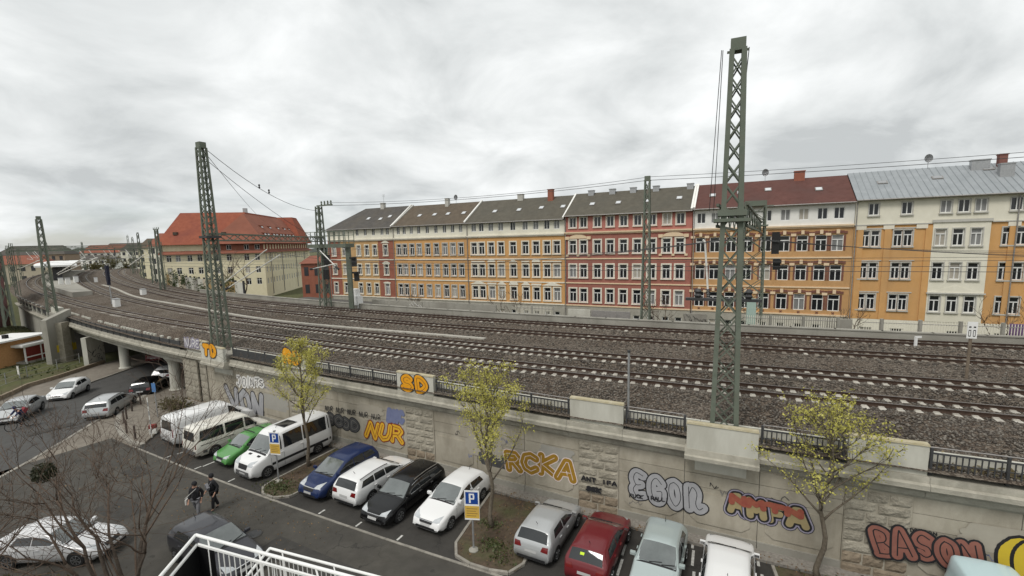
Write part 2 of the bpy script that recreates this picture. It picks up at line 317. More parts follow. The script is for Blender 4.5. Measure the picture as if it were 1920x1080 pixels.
def zbed(s, o):                              # ballast surface
    kx = []; kz = []
    e = OW(s)
    kx += [-19.5-(max(0, s-100)*0.04), -17.0-(max(0, s-100)*0.04)]; kz += [4.55, 4.75]
    for k in (4, 3, 2, 1):
        c = TO(k, s); kx += [c-1.75, c-0.3, c+1.6]; kz += [4.97-CANT*1.6, 5.03, 5.03+CANT*1.4]
    kx += [max(e-0.9, 2.0), e+0.4]; kz += [4.62, 4.45]
    return float(np.interp(o, kx, kz))
def OW(s):                                   # offset of the face of the near retaining wall
    return float(np.interp(s, [-60, 0, 12, 18, 25, 33, 41, 55, 70, 96, 130, 300], [5.5, 5.3, 5.05, 4.85, 4.58, 4.15, 3.9, 3.55, 3.2, 2.7, 3.0, 3.4]))
def ZC(s): return float(np.interp(s, [50, 62, 96, 140], [4.0, 3.85, 3.5, 3.5]))      # underside of the coping
def wall_hit(px, py, extra=0.0):
    r = ray(px, py); lo = None; best = None
    for t in np.linspace(0.006, 0.16, 700):
        s, o = SO((r.x*t, r.y*t)); g = o-OW(s)-extra
        if lo is not None and lo[1] > 0 >= g:
            f = lo[1]/(lo[1]-g); tt = lo[0]+(t-lo[0])*f; s, o = SO((r.x*tt, r.y*tt)); return s, CAM_H+r.z*tt
        lo = (t, g)
    return None
# ------------------------------------------------------------------ ground levels: the street dips under the railway bridge
_ga = P(60, 860); _gb = P(300, 715); _gu = (_gb-_ga).normalized()
def zg(x, y):
    d = (x-_ga.x)*_gu.x+(y-_ga.y)*_gu.y; t = min(max((d-5)/15.0, 0), 1); return -0.9*t*t*(3-2*t)
def G(px, py, up=0.0):
    z = 0.0
    for _ in range(30): p = P(px, py, z+up); z = 0.6*z+0.4*zg(p.x, p.y)
    return Vector((p.x, p.y, z+up))
def sheet(name, mtl, poly, up, step=1.2, zf=None, skirt=0.0):
    """ground sheet over a plan polygon, following the terrain"""
    import bmesh
    bm = bmesh.new(); vs = [bm.verts.new((p[0], p[1], 0)) for p in poly]; f = bm.faces.new(vs)
    bmesh.ops.triangulate(bm, faces=[f])
    xs = [p[0] for p in poly]; ys = [p[1] for p in poly]
    for ax, (a, b) in enumerate(((min(xs), max(xs)), (min(ys), max(ys)))):
        n = int((b-a)/step)
        for i in range(1, n+1):
            co = [0, 0, 0]; no = [0, 0, 0]; co[ax] = a+(b-a)*i/(n+1); no[ax] = 1
            bmesh.ops.bisect_plane(bm, geom=bm.verts[:]+bm.edges[:]+bm.faces[:], plane_co=co, plane_no=no)
    fz = zf or zg
    for v in bm.verts: v.co.z = fz(v.co.x, v.co.y)+up
    bmesh.ops.recalc_face_normals(bm, faces=bm.faces[:])
    if sum(q.normal.z for q in bm.faces) < 0: bmesh.ops.reverse_faces(bm, faces=bm.faces[:])
    if skirt:
        be = [e for e in bm.edges if e.is_boundary]; r = bmesh.ops.extrude_edge_only(bm, edges=be)
        for q in r['geom']:
            if isinstance(q, bmesh.types.BMVert): q.co.z -= skirt
    me = bpy.data.meshes.new(name); bm.to_mesh(me); bm.free(); me.materials.append(mtl)
    o = bpy.data.objects.new(name, me); COL.objects.link(o); return struct(o)
def kerb(parent, pts, w=0.14, top=0.13, seg=1.0, zf=None, mtl=None, name='kerb_stone', low=0.3):
    """a row of separate kerb stones along a plan polyline"""
    pts = [Vector((p[0], p[1])) for p in pts]; acc = [0]
    for a, b in zip(pts, pts[1:]): acc.append(acc[-1]+(b-a).length)
    L = acc[-1]; n = max(1, int(round(L/seg)))
    def at(d):
        for i in range(len(pts)-1):
            if d <= acc[i+1]+1e-9: return pts[i].lerp(pts[i+1], (d-acc[i])/max(1e-9, acc[i+1]-acc[i]))
        return pts[-1]
    for i in range(n):
        a = at(L*i/n+0.006); b = at(L*(i+1)/n-0.006); m = (a+b)/2; z = (zf or zg)(m.x, m.y); d = b-a
        q = MB(); q.box((0, 0, (top-low)/2), (d.length, w, top+low))
        o = q.build(name, mtl or M['kerb'], parent); o.location = (m.x, m.y, z+random.uniform(-.004, .004)); o.rotation_euler = (0, 0, math.atan2(d.y, d.x)+random.uniform(-.01, .01))
def flat(x, y): return 0.0
# big ground sheet to the horizon
g = MB(); R_ = 4500; g.quad((-R_, -R_, -1.6), (R_, -R_, -1.6), (R_, R_, -1.6), (-R_, R_, -1.6)); struct(g.build('ground', M['grass']))
# parking court: bays (dark) and access lane
def band(s0, s1, o0, o1, st=2.0):
    n = max(2, int(abs(s1-s0)/st)); ss = np.linspace(s0, s1, n)
    return [C(s, o0) for s in ss]+[C(s, o1) for s in ss[::-1]]
bay_poly = [C(s, OW(s)-0.3) for s in np.linspace(-14, 58.5, 40)]+[C(s, 10.0) for s in np.linspace(52.0, -14, 30)]
sheet('parking_bays', M['bay_asphalt'], bay_poly, 0.0, 3.0, flat)
sheet('access_lane', M['asphalt'], band(-14, 54.5, 10.12, 20.5), 0.0, 3.0, flat)
# street under the bridge
_gl = Vector((-_gu.y, _gu.x, 0)); _q = [_ga-_gu*45-_gl*30, _ga+_gu*4.5-_gl*30, _ga+_gu*4.5+_gl*30, _ga-_gu*45+_gl*30]
b = MB(); b.add([(p.x, p.y, -.06) for p in _q], [(0, 1, 2, 3)]); o = struct(b.build('street_base', M['street']))
if o.data.polygons[0].normal.z < 0: o.data.flip_normals()
K1 = [G(x, y) for x, y in ((-260, 1040), (-80, 938), (60, 862), (160, 802), (240, 758), (305, 716))]; K1 = [K1[0]+(K1[0]-K1[1]).normalized()*16]+K1; K1 += [K1[-1]+(K1[-1]-K1[-2]).normalized()*d for d in (12, 30)]
K2 = [G(x, y) for x, y in ((-300, 912), (-120, 838), (0, 787), (100, 746), (167, 719), (272, 682))]; K2 = [K2[0]+(K2[0]-K2[1]).normalized()*16]+K2; K2 += [K2[-1]+(K2[-1]-K2[-2]).normalized()*d for d in (12, 30)]
sheet('street', M['street'], [(p.x, p.y) for p in K1]+[(p.x, p.y) for p in reversed(K2)], 0.0, 1.5)
# raised corner pavement beside the bays, and the paved crossing strip in front of it
corner = [G(x, y) for x, y in ((268, 836), (246, 831), (229, 816), (219, 797), (224, 780), (243, 764))]
K1in = [K1[5], K1[6], K1[7]]
pv = [(p.x, p.y) for p in corner]+[(p.x, p.y) for p in K1in]+[tuple(C(58.5, OW(58.5)-25)[:2])]+[tuple(C(58.5, OW(58.5)-0.2)[:2]), tuple(C(52.0, 8.9)[:2])]
sheet('pavement', M['paving'], pv, 0.12, 1.5, skirt=0.3)
cross = [K1[0], K1[1], K1[2], K1[3], K1[4], K1[5]]+[p for p in corner[::-1]]+[C(51.0, 9.9), C(51, 14), C(51, 20.5), C(51, 34)]
sheet('pavement', M['paving'], [(p.x, p.y) for p in cross], -0.012, 2.0)
# far side pavement and grass bank
F2 = [G(x, y) for x, y in ((-300, 860), (-120, 795), (0, 752), (52, 728), (110, 711), (196, 682), (262, 664))]; F2 = [F2[0]+(F2[0]-F2[1]).normalized()*16]+F2; F2 += [F2[-1]+(F2[-1]-F2[-2]).normalized()*d for d in (12, 30)]
sheet('pavement', M['paving'], [(p.x, p.y) for p in K2]+[(p.x, p.y) for p in reversed(F2)], 0.10, 1.5, skirt=0.25)
def bankz(x, y):
    s, o = SO((x, y)); return zg(x, y)+min(1.4, max(0.0, (s-88)*0.07))*min(1, max(0, (o-1)/6.0))
bk = [(p.x, p.y) for p in F2[:7]]+[tuple(C(88, 3.0)[:2]), tuple(C(100, 3.0)[:2]), tuple(C(130, 3.2)[:2]), tuple(C(130, 40)[:2]), tuple(C(105, 75)[:2])]
sheet('grass_bank', M['grass'], bk, 0.08, 2.0, bankz, skirt=0.8)
rim = thing('street_kerb', 'light stone kerb line between the street and the paved crossing', 'kerb')
kerb(rim, K1[:6], 0.2, 0.02)
rim = thing('street_kerb', 'stone kerb along the far street side by the two parked white cars', 'kerb')
kerb(rim, K2[:7], 0.16, 0.11)
rim = thing('corner_kerb', 'pale rounded kerb around the raised pavement corner with the bollards', 'kerb')
kerb(rim, corner+K1in[1:2], 0.3, 0.125, 0.7)
rim = thing('bay_kerb', 'long flush kerb line between the parking bays and the access lane', 'kerb')
kerb(rim, [C(s, 10.06) for s in np.linspace(51.6, -10, 60)], 0.11, 0.022, 1.0, flat)
# painted bay marks
for s in (48.05, 45.0, 41.9, 35.2, 32.95, 30.7):
    b = MB(); p = C(s, 9.75); r = RZ(s)
    b.box((0, 0, 0.005), (0.09, 0.36, 0.004)); o = struct(b.build('bay_marking', M['paint'])); o.location = p; o.rotation_euler = (0, 0, r)
for s, o0, o1 in ((48.05, 6.6, 9.5), (45.0, 6.6, 9.3), (22.05, 5.0, 9.5), (19.5, 5.0, 9.5), (17.2, 5.0, 9.5)):
    q = o0
    while q < o1:
        l = random.uniform(0.5, 1.1); b = MB(); b.box((0, 0, 0.005), (0.10, l, 0.004)); o = struct(b.build('bay_marking', M['paint'])); o.location = C(s-(q-7)*0.06, q+l/2); o.rotation_euler = (0, 0, RZ(s)); q += l+random.uniform(0.1, 0.5)
# strip of granite setts along the foot of the wall
b = MB()
for s in np.arange(-14, 58, 1.0):
    a0, a1, c0, c1 = C(s, OW(s)+0.0), C(s+1, OW(s+1)+0.0), C(s, OW(s)+0.62), C(s+1, OW(s+1)+0.62)
    z0, z1 = 0.13, 0.11
    b.quad((*c0[:2], z1), (*a0[:2], z0), (*a1[:2], z0), (*c1[:2], z1)); b.quad((*c1[:2], z1), (*c1[:2], -0.05), (*c0[:2], -0.05), (*c0[:2], z1))
struct(b.build('wall_foot_strip', M['setts']))
# planted islands
def island(s0, s1, label, skew=0.0):
    ol = []
    W = s0-s1
    def pt(a, o): return C(a-(o-7)*skew, o)
    o_in = OW((s0+s1)/2)+0.75; r = 0.9
    ring = [pt(s0, o_in), pt(s0, 10.0-r)]
    for t in np.linspace(0, math.pi/2, 6)[1:]: ring.append(pt(s0-r+r*math.cos(t), 10.0-r+r*math.sin(t)))
    for t in np.linspace(0, math.pi/2, 6): ring.append(pt(s1+r-r*math.sin(t), 10.0-r+r*math.cos(t)))
    ring.append(pt(s1, o_in))
    sheet('planting_bed', M['earth'], [(p.x, p.y) for p in ring], 0.075, 0.8, flat)
    t = thing('island_kerb', label, 'kerb', (0, 0, 0)); kerb(t, ring, 0.11, 0.11, 0.8, flat); return t
island(39.75, 37.5, 'rounded kerb around the planted island beside the white minibus', 0.0)
island(28.6, 24.7+0.9, 'rounded kerb around the planted island right of the white hatchback', 0.12)
island(16.7, 14.75, 'kerb around the planted island at the bottom right tree', 0.12)
# ------------------------------------------------------------------ ballast bed and tracks
SS = list(np.arange(-30, 60, 1.0))+list(np.arange(60, 150, 2.0))+list(np.arange(150, 271, 4.0))
def bed():
    b = MB(); rows = []
    for s in SS:
        lo = -19.5-max(0, s-100)*0.04; os = np.concatenate([np.linspace(OW(s)+0.35, 2.0, 5), np.linspace(1.6, -17.2-max(0, s-100)*0.04, 56), [lo]])
        rows.append([(*C(s, o)[:2], zbed(s, o)+random.uniform(-.02, .02)) for o in os])
    n = len(rows[0]); vs = [v for r in rows for v in r]
    fs = [(i*n+j, i*n+j+1, (i+1)*n+j+1, (i+1)*n+j) for i in range(len(rows)-1) for j in range(n-1)]
    b.add(vs, [f[::-1] for f in fs]); o = b.build('railway_ballast', M['ballast'], smooth=True)
    me = o.data
    if me.polygons[10].normal.z < 0: me.flip_normals()
    return tag(o, kind='structure')
bed()
def stones(n, smin, smax, omin, omax, size, name, label, dens=None):
    """loose ballast stones as small solid lumps, one mesh"""
    rs = np.random.RandomState(3)
    V = []; F = []
    base = np.array([(1, 0, 0), (-1, 0, 0), (0, 1, 0), (0, -1, 0), (0, 0, .7), (0, 0, -.4)])
    tri = np.array([(0, 2, 4), (2, 1, 4), (1, 3, 4), (3, 0, 4), (2, 0, 5), (1, 2, 5), (3, 1, 5), (0, 3, 5)])
    s = smin+(smax-smin)*rs.rand(n)**1.4; o = omin+(omax-omin)*rs.rand(n)
    cen = np.zeros((n, 3)); keep = np.ones(n, bool)
    for i in range(n):
        e = OW(s[i]); oo = min(o[i], e+0.1)
        for k in (1, 2, 3, 4):
            c = TO(k, s[i])
            if abs(abs(oo-c)-0.75) < 0.13: keep[i] = False
            if abs(oo-c) < 1.3 and abs(((s[i]+12+.3) % .6)-.3) < 0.17 and (abs(oo-c) > .2): keep[i] = False
        p = C(s[i], oo); cen[i] = (p.x, p.y, zbed(s[i], oo)+0.006)
    cen = cen[keep]; n = len(cen); ang = rs.rand(n)*6.28; sc = size*(0.55+0.9*rs.rand(n, 1, 1))*(0.6+0.8*rs.rand(n, 6, 1))
    v = base[None]*sc; ca, sa = np.cos(ang)[:, None], np.sin(ang)[:, None]
    x = v[..., 0]*ca-v[..., 1]*sa; y = v[..., 0]*sa+v[..., 1]*ca; v = np.stack([x, y, v[..., 2]], -1)+cen[:, None]
    f = tri[None]+(np.arange(n)*6)[:, None, None]
    me = bpy.data.meshes.new(name); me.vertices.add(n*6); me.vertices.foreach_set('co', v.reshape(-1)); nf = n*8
    me.loops.add(nf*3); me.loops.foreach_set('vertex_index', f.reshape(-1).astype(np.int32)); me.polygons.add(nf); me.polygons.foreach_set('loop_start', np.arange(nf, dtype=np.int32)*3); me.polygons.foreach_set('loop_total', np.full(nf, 3, np.int32))
    me.update(); me.validate(); me.materials.append(M['stone']); ob = bpy.data.objects.new(name, me); COL.objects.link(ob); return tag(ob, label, 'stones', kind='stuff')
stones(62000, -6, 62, -3.0, 5.2, 0.056, 'ballast_stones', 'loose brown and grey ballast stones on the near railway bed')
stones(22000, -10, 75, -17.5, -3.0, 0.068, 'ballast_stones', 'loose ballast stones between the far tracks')
def rail_profile(): return [(-.075, 0), (.075, 0), (.075, .02), (.012, .04), (.012, .13), (.036, .135), (.036, .172), (-.036, .172), (-.036, .135), (-.012, .13), (-.012, .04), (-.075, .02)]
def sleeper_mesh(name, mtl):
    b = MB(); L2 = 1.3; w = 0.15
    xs = [-L2, -1.0, -0.45, -0.18, 0.18, 0.45, 1.0, L2]; zs = [.0, .045, .045, -.01, -.01, .045, .045, .0]
    vs = []
    for x, z in zip(xs, zs): vs += [(-w, x, -.16), (w, x, -.16), (w*.82, x, z), (-w*.82, x, z)]
    fs = [(0, 1, 2, 3), (31, 30, 29, 28)]
    for i in range(7):
        for k in range(4): fs.append((i*4+k, (i+1)*4+k, (i+1)*4+(k+1) % 4, i*4+(k+1) % 4))
    b.add(vs, fs); b.bx(-.1, .1, .60, .90, .04, .075); b.bx(-.1, .1, -.90, -.60, .04, .075); return b.mesh(name, mtl)
SLM = {1: sleeper_mesh('sleeper_light', M['sleeper']), 0: sleeper_mesh('sleeper_dirty', M['sleeper2'])}
tl = {1: 'nearest railway track with bright concrete sleepers', 2: 'second railway track from the viewer with pale sleepers', 3: 'third railway track from the viewer, brown dusty sleepers', 4: 'farthest railway track along the low parapet by the houses'}
for k in (1, 2, 3, 4):
    smin = -12; t = thing('railway_track', tl[k], 'railway track', C(20, TO(k, 20), 5.0)); off = Vector(t.location)
    for sd in (-1, 1):
        b = MB(); b2 = MB(); pr = rail_profile(); prev = None
        for s in SS:
            if s < smin-6: continue
            o = TO(k, s)+sd*0.75; z = 5.045+sd*0.75*CANT; cur = []
            for a, h in pr: cur.append((*C(s, o+a)[:2], z+h))
            if prev:
                n = len(b.v); b.v += prev+cur
                for i in range(12): b.f.append((n+i, n+(i+1) % 12, n+12+(i+1) % 12, n+12+i)); b.mi.append(1 if i == 6 else 0)
            prev = cur
        b.build('rail', [M['rail'], M['railtop']], t, world=True)
    far = MB(); cnt = 0
    ss = np.arange(smin, 262, 0.6)
    for s in ss:
        o = TO(k, s); p = C(s, o, 5.0+0.008); near = s < (125 if k < 3 else 95)
        if near and cnt < 290:
            ob = inst('sleeper', SLM[1 if (k < 3 and s < 64) or random.random() < .2 else 0], t, p-off, RZ(s)+random.uniform(-.012, .012)); ob.rotation_euler.x = -CANT*0.9; cnt += 1
        else:
            far.box((p.x, p.y, p.z-.03), (0.24, 2.5, 0.12), RZ(s))
    o = far.build('far_sleepers', M['sleeper2'], t, world=True); o['kind'] = 'stuff'
# pale cable trough between tracks 2 and 3
t = thing('cable_trough', 'pale concrete cable trough running between the second and third tracks', 'trough', C(60, -6.6, 5.0))
for i, s in enumerate(np.arange(36, 150, 1.0)):
    o = (TO(2, s)+TO(3, s))/2+0.4+0.25*math.sin(s*0.13); b = MB(); b.box((0, 0, 0), (0.985, .42, .12)); ob = b.build('trough_lid', M['trough'], t); p = C(s, o, zbed(s, o)+0.03); ob.location = p-t.location; ob.rotation_euler = (0, random.uniform(-.02, .02), RZ(s)+random.uniform(-.02, .02))
# far parapet
def far_parapet():
    t = thing('far_parapet', 'low grey concrete parapet behind the farthest track', 'wall', C(30, -16.4, 4.6))
    for s in np.arange(-12, 106, 3.0):
        o = -16.55-max(0, s-100)*0.03; b = MB(); b.box((0, 0, 0.05), (2.985, .28, 1.3)); b.box((0, 0, .74), (2.985, .38, .08)); ob = b.build('parapet_slab', M['oldconcrete'], t); p = C(s, o, 4.62); ob.location = p-t.location; ob.rotation_euler = (0, 0, RZ(s))
far_parapet()

# repair patches and manhole covers on the lane and the street
PATCH = mat('asphalt_patch', (0.040, 0.038, 0.034), (0.055, 0.052, 0.047), 3, .92, bump=.3, bscale=60)
for i, (s, o, l, w) in enumerate(((33, 12.4, 5.0, 1.1), (24, 13.0, 3.0, 1.6), (44, 13.8, 2.4, 1.2), (47.5, 11.6, 1.6, .9), (29, 15.2, 7.0, .7), (38, 17.0, 3.0, 1.4))):
    b = MB(); b.box((0, 0, .004), (l, w, .004)); q = struct(b.build('asphalt_patch', PATCH)); q.location = C(s, o); q.rotation_euler = (0, 0, RZ(s)+random.uniform(-.03, .03))
for x, y in ((95, 805), (215, 738)):
    p = G(x, y); b = MB(); b.box((0, 0, .006), (2.4, 1.0, .004)); q = struct(b.build('asphalt_patch', PATCH)); q.location = p; q.rotation_euler = (-.04, 0, 1.0)
for i, (p, l) in enumerate(((C(36.5, 12.2), 'round iron manhole cover in the lane before the blue people carrier'), (C(27.5, 13.3), 'round iron manhole cover in the lane before the middle island'), (G(160, 770), 'round iron manhole cover on the street beside the silver estate'))):
    t = thing('manhole_cover', l, 'manhole cover', p); b = MB(); b.lathe([(.36, 0), (.36, .014), (.33, .016)], n=20); b.build('ring', PATCH, t); b = MB(); b.lathe([(.30, .0), (.30, .018), (.0, .02)], n=20); b.build('lid', M['iron'], t)
# ------------------------------------------------------------------ near retaining wall
WALL = thing('retaining_wall', 'long beige railway retaining wall with pilasters, coping and graffiti behind the parked cars', 'wall', C(25, OW(25), 0))
WL = Vector(WALL.location)
def sweep(name, prof, s0, s1, mtl, parent, step=1.0, of=OW):
    """prof: closed list of (offset, z) swept along the wall"""
    b = MB(); n = len(prof); ss = np.linspace(s0, s1, max(2, int(abs(s1-s0)/step)+1)); rows = [[(*C(s, of(s)+a)[:2], z+(ZC(s)-4.0 if zr else 0)) for a, z, zr in prof] for s in ss]
    vs = [v for r in rows for v in r]
    fs = [(i*n+j, i*n+(j+1) % n, (i+1)*n+(j+1) % n, (i+1)*n+j) for i in range(len(rows)-1) for j in range(n)]
    fs += [tuple(range(n-1, -1, -1)), tuple(range((len(rows)-1)*n, len(rows)*n))]
    b.add(vs, fs); o = b.build(name, mtl, parent, world=True)
    import bmesh
    bm = bmesh.new(); bm.from_mesh(o.data); bmesh.ops.recalc_face_normals(bm, faces=bm.faces[:]); bm.to_mesh(o.data); bm.free(); return o
sweep('wall_core', [(-1.6, -.5, 0), (-.05, -.5, 0), (-.05, 3.9, 0), (-1.6, 3.9, 0)], -12, 58.6, M['joint'], WALL)
PIL = [(44.75, 42.85), (34.7, 32.75), (24.55, 22.72), (14.65, 12.75), (4.6, 2.7), (-5.4, -7.3)]
# smooth wall panels between the pilasters, the lowest ones with chipped lower corners
def wslab(sa, sb, z0, z1, d0, d1, mtl, name, cham=0.0):
    b = MB(); n = 3; ss = np.linspace(sa, sb, n+1)
    if cham:
        cx = 0.28; pts = [(sa, z1), (sb, z1), (sb, z0+cham), (sb+cx, z0), (sa-cx, z0), (sa, z0+cham)]
    else: pts = [(sa, z1), (sb, z1), (sb, z0), (sa, z0)]
    k = len(pts); vs = [C(s, OW(s)+d1, z) for s, z in pts]+[C(s, OW(s)+d0, z) for s, z in pts]
    b.add(vs, [tuple(range(k)), tuple(range(2*k-1, k-1, -1))]+[(i+k, (i+1) % k+k, (i+1) % k, i) for i in range(k)])
    o = b.build(name, mtl, WALL, world=True)
    import bmesh
    bm = bmesh.new(); bm.from_mesh(o.data); bmesh.ops.recalc_face_normals(bm, faces=bm.faces[:]); bm.to_mesh(o.data); bm.free(); return o
bays = [(55.2, 44.75), (42.85, 34.7), (32.75, 24.55), (22.72, 14.65), (12.75, 4.6), (2.7, -5.4)]
for a, b_ in bays:
    e = np.linspace(a, b_, 4)
    for i in range(3):
        sa, sb = e[i]-0.012, e[i+1]+0.012
        wslab(sa, sb, 2.785, 3.40, -.1, 0.0, M['plaster'], 'wall_panel')
        wslab(sa, sb, 2.235, 2.765, -.1, 0.0, M['plaster'], 'wall_panel')
        wslab(sa, sb, 0.10, 2.215, -.1, -0.012, M['plaster'], 'wall_panel')
        wslab(sa-.25, sb+.25, 0.66, 2.0, -.02, 0.022, M['plaster'], 'raised_panel', 0.22)
        wslab(sa, sb, 0.0, 0.42, -.05, 0.06, M['oldconcrete'], 'plinth_panel')
def rough_stone(w, h, seed, d=0.055):
    rs = random.Random(seed); b = MB(); nx, nz = 6, 4; idx = {}
    vs = []
    for i in range(nx+1):
        for j in range(nz+1):
            edge = i in (0, nx) or j in (0, nz)
            y = 0.0 if edge else d*rs.uniform(0.45, 1.0)
            vs.append((-w/2+w*i/nx, -y, h*j/nz))
    fs = [(i*(nz+1)+j, (i+1)*(nz+1)+j, (i+1)*(nz+1)+j+1, i*(nz+1)+j+1) for i in range(nx) for j in range(nz)]
    n = len(vs); vs += [(-w/2, .12, 0), (w/2, .12, 0), (w/2, .12, h), (-w/2, .12, h)]
    c = [0, nx*(nz+1), nx*(nz+1)+nz, nz]
    # sides as fans from border verts
    bot = [i*(nz+1) for i in range(nx+1)]; top = [i*(nz+1)+nz for i in range(nx+1)]
    fs += [tuple([n, n+1]+bot[::-1]), tuple([n+2, n+3]+top), tuple([n+3, n]+[j for j in range(nz+1)]), tuple([n+1, n+2]+[nx*(nz+1)+j for j in range(nz, -1, -1)])]
    b.add(vs, fs); return b
STM = {}
def stone_mesh(w, h, k, mk):
    key = (round(w, 2), round(h, 2), k, mk)
    if key not in STM: STM[key] = rough_stone(w, h, hash(key) % 9999).mesh('rusticated_block', M[mk])
    return STM[key]
def pilaster(sa, sb):
    W = sa-sb; sc = (sa+sb)/2; hts = [0.0, 0.44, 0.88, 1.30, 1.70, 2.10, 2.50, 2.90, 3.30]
    for r in range(8):
        h = hts[r+1]-hts[r]-.03; cuts = [0, .5, 1] if r % 2 == 0 else [0, .33, .66, 1]
        for i in range(len(cuts)-1):
            w = W*(cuts[i+1]-cuts[i])-.035; s = sa-W*(cuts[i]+cuts[i+1])/2
            inst('rusticated_block', stone_mesh(w, h, (r*3+i) % 4, 'rustic' if r > 1 else 'brownstone'), WALL, C(s, OW(s)+0.03, hts[r]+.015)-WL, RZ(sc))
for a, b_ in PIL: wslab(a, b_, -.1, 3.36, -.08, .022, M['plaster'], 'pilaster_core'); pilaster(a, b_)
# coping: separate lengths
COPE = [(-.6, 3.36, 1), (0.02, 3.36, 1), (.10, 3.46, 1), (.12, 3.62, 1), (.30, 3.80, 1), (.45, 3.84, 1), (.45, 4.00, 1), (.36, 4.06, 1), (.34, 4.26, 1), (-.6, 4.32, 1)]
for s in np.arange(-10, 58.5, 2.5): sweep('coping_stone', COPE, s+.006, min(s+2.494, 58.6), M['cornice'], WALL, 1.25)
# parapet blocks over the pilasters
def block(sa, sb, z0, z1, d0, d1, name='parapet_block', mtl=None, cap=True):
    b = MB(); 
    def pts(z, e=0.0, dd=0.0): return [C(sa+e, OW(sa)+d1+dd, z), C(sb-e, OW(sb)+d1+dd, z), C(sb-e, OW(sb)+d0-dd, z), C(sa+e, OW(sa)+d0-dd, z)]
    lo, hi = pts(z0), pts(z1); b.add(lo+hi, [(3, 2, 1, 0), (4, 5, 6, 7), (0, 1, 5, 4), (1, 2, 6, 5), (2, 3, 7, 6), (3, 0, 4, 7)])
    o = b.build(name, mtl or M['concrete'], WALL, world=True); o.data.flip_normals()
    if cap:
        b = MB(); lo, hi = pts(z1, .02, .03), pts(z1+.07, .0, .01); b.add(lo+hi, [(3, 2, 1, 0), (4, 5, 6, 7), (0, 1, 5, 4), (1, 2, 6, 5), (2, 3, 7, 6), (3, 0, 4, 7)])
        c = b.build('block_cap', M['cap'], o); c.location = (0, 0, 0); c.data.flip_normals()
        for v in c.data.vertices: v.co = v.co-WL
    return o
for a, b_ in [(45.0, 42.6), (35.0, 32.5), (24.87, 22.5), (14.7, 12.55), (4.8, 2.4)]: block(a, b_, 4.27, 5.30, .03, .24)
# mast bastions with a corbelled base
def bastion(sa, sb, base=0.0):
    block(sa, sb, 4.12, 5.13, .54, .74, 'mast_bastion')
    b = MB(); q = [C(sa-.05, OW(sa)+.53), C(sb+.05, OW(sb)+.53), C(sb+.05, OW(sb)-.9), C(sa-.05, OW(sa)-.9)]; b.prism([(v.x, v.y) for v in q], 3.6, 4.6); b.build('mast_footing', M['oldconcrete'], WALL, world=True)
    cp = [(0.30, 3.55, 0), (.44, 3.56, 0), (.62, 3.66, 0), (.88, 3.72, 0), (.88, 3.86, 0), (.80, 3.90, 0), (.76, 4.12, 0), (.30, 4.12, 0)]
    sweep('corbel', cp, sb-.06, sa+.06, M['cornice'], WALL, 1.0)
    wslab(sa-.3, sb+.3, 2.95, 3.34, -.02, .05, M['concrete'], 'wall_panel')
    b = MB(); p = [C(sa-.25, OW(sa)+.05, 3.36), C(sb+.25, OW(sb)+.05, 3.36)]
bastion(19.95, 17.5); bastion(54.2, 51.1); block(57.6, 54.4, 4.2, 5.2, .03, .24)
# abutment pier at the bridge, banded stone
for r in range(8):
    z0 = -0.9+r*.56
    for i, (sa, sb) in enumerate(((58.6, 57.4), (57.36, 56.3), (56.26, 55.24))):
        m_ = 'rustic'; b = rough_stone(sa-sb-.03, .53, r*7+i, 0.03); o = b.build('pier_stone', M['rustic'] if r > 1 else M['brownstone'], WALL); s = (sa+sb)/2; o.location = C(s, OW(s)+(.22 if i < 2 else .05), z0)-WL; o.rotation_euler = (0, 0, RZ(s))
# return face of the abutment towards the street
b = MB(); p0, p1 = C(58.62, OW(58)+.2), C(60.2, -17.5); b.quad((*p0[:2], -1.3), (*p1[:2], -1.3), (*p1[:2], 3.6), (*p0[:2], 3.6)); b.build('abutment_face', mat('shade_painted_abutment', (0.07, 0.065, 0.058), (0.10, 0.095, 0.085), 2, .95), WALL, world=True)  # the bridge's shade is painted into this face's dark base colour
for s in np.arange(2, 51, 2.5): sweep('upstand', [(-.42, 4.2, 0), (-.30, 4.2, 0), (-.30, 4.92, 0), (-.42, 4.92, 0)], s+.006, s+2.494, M['concrete'], WALL, 1.25)
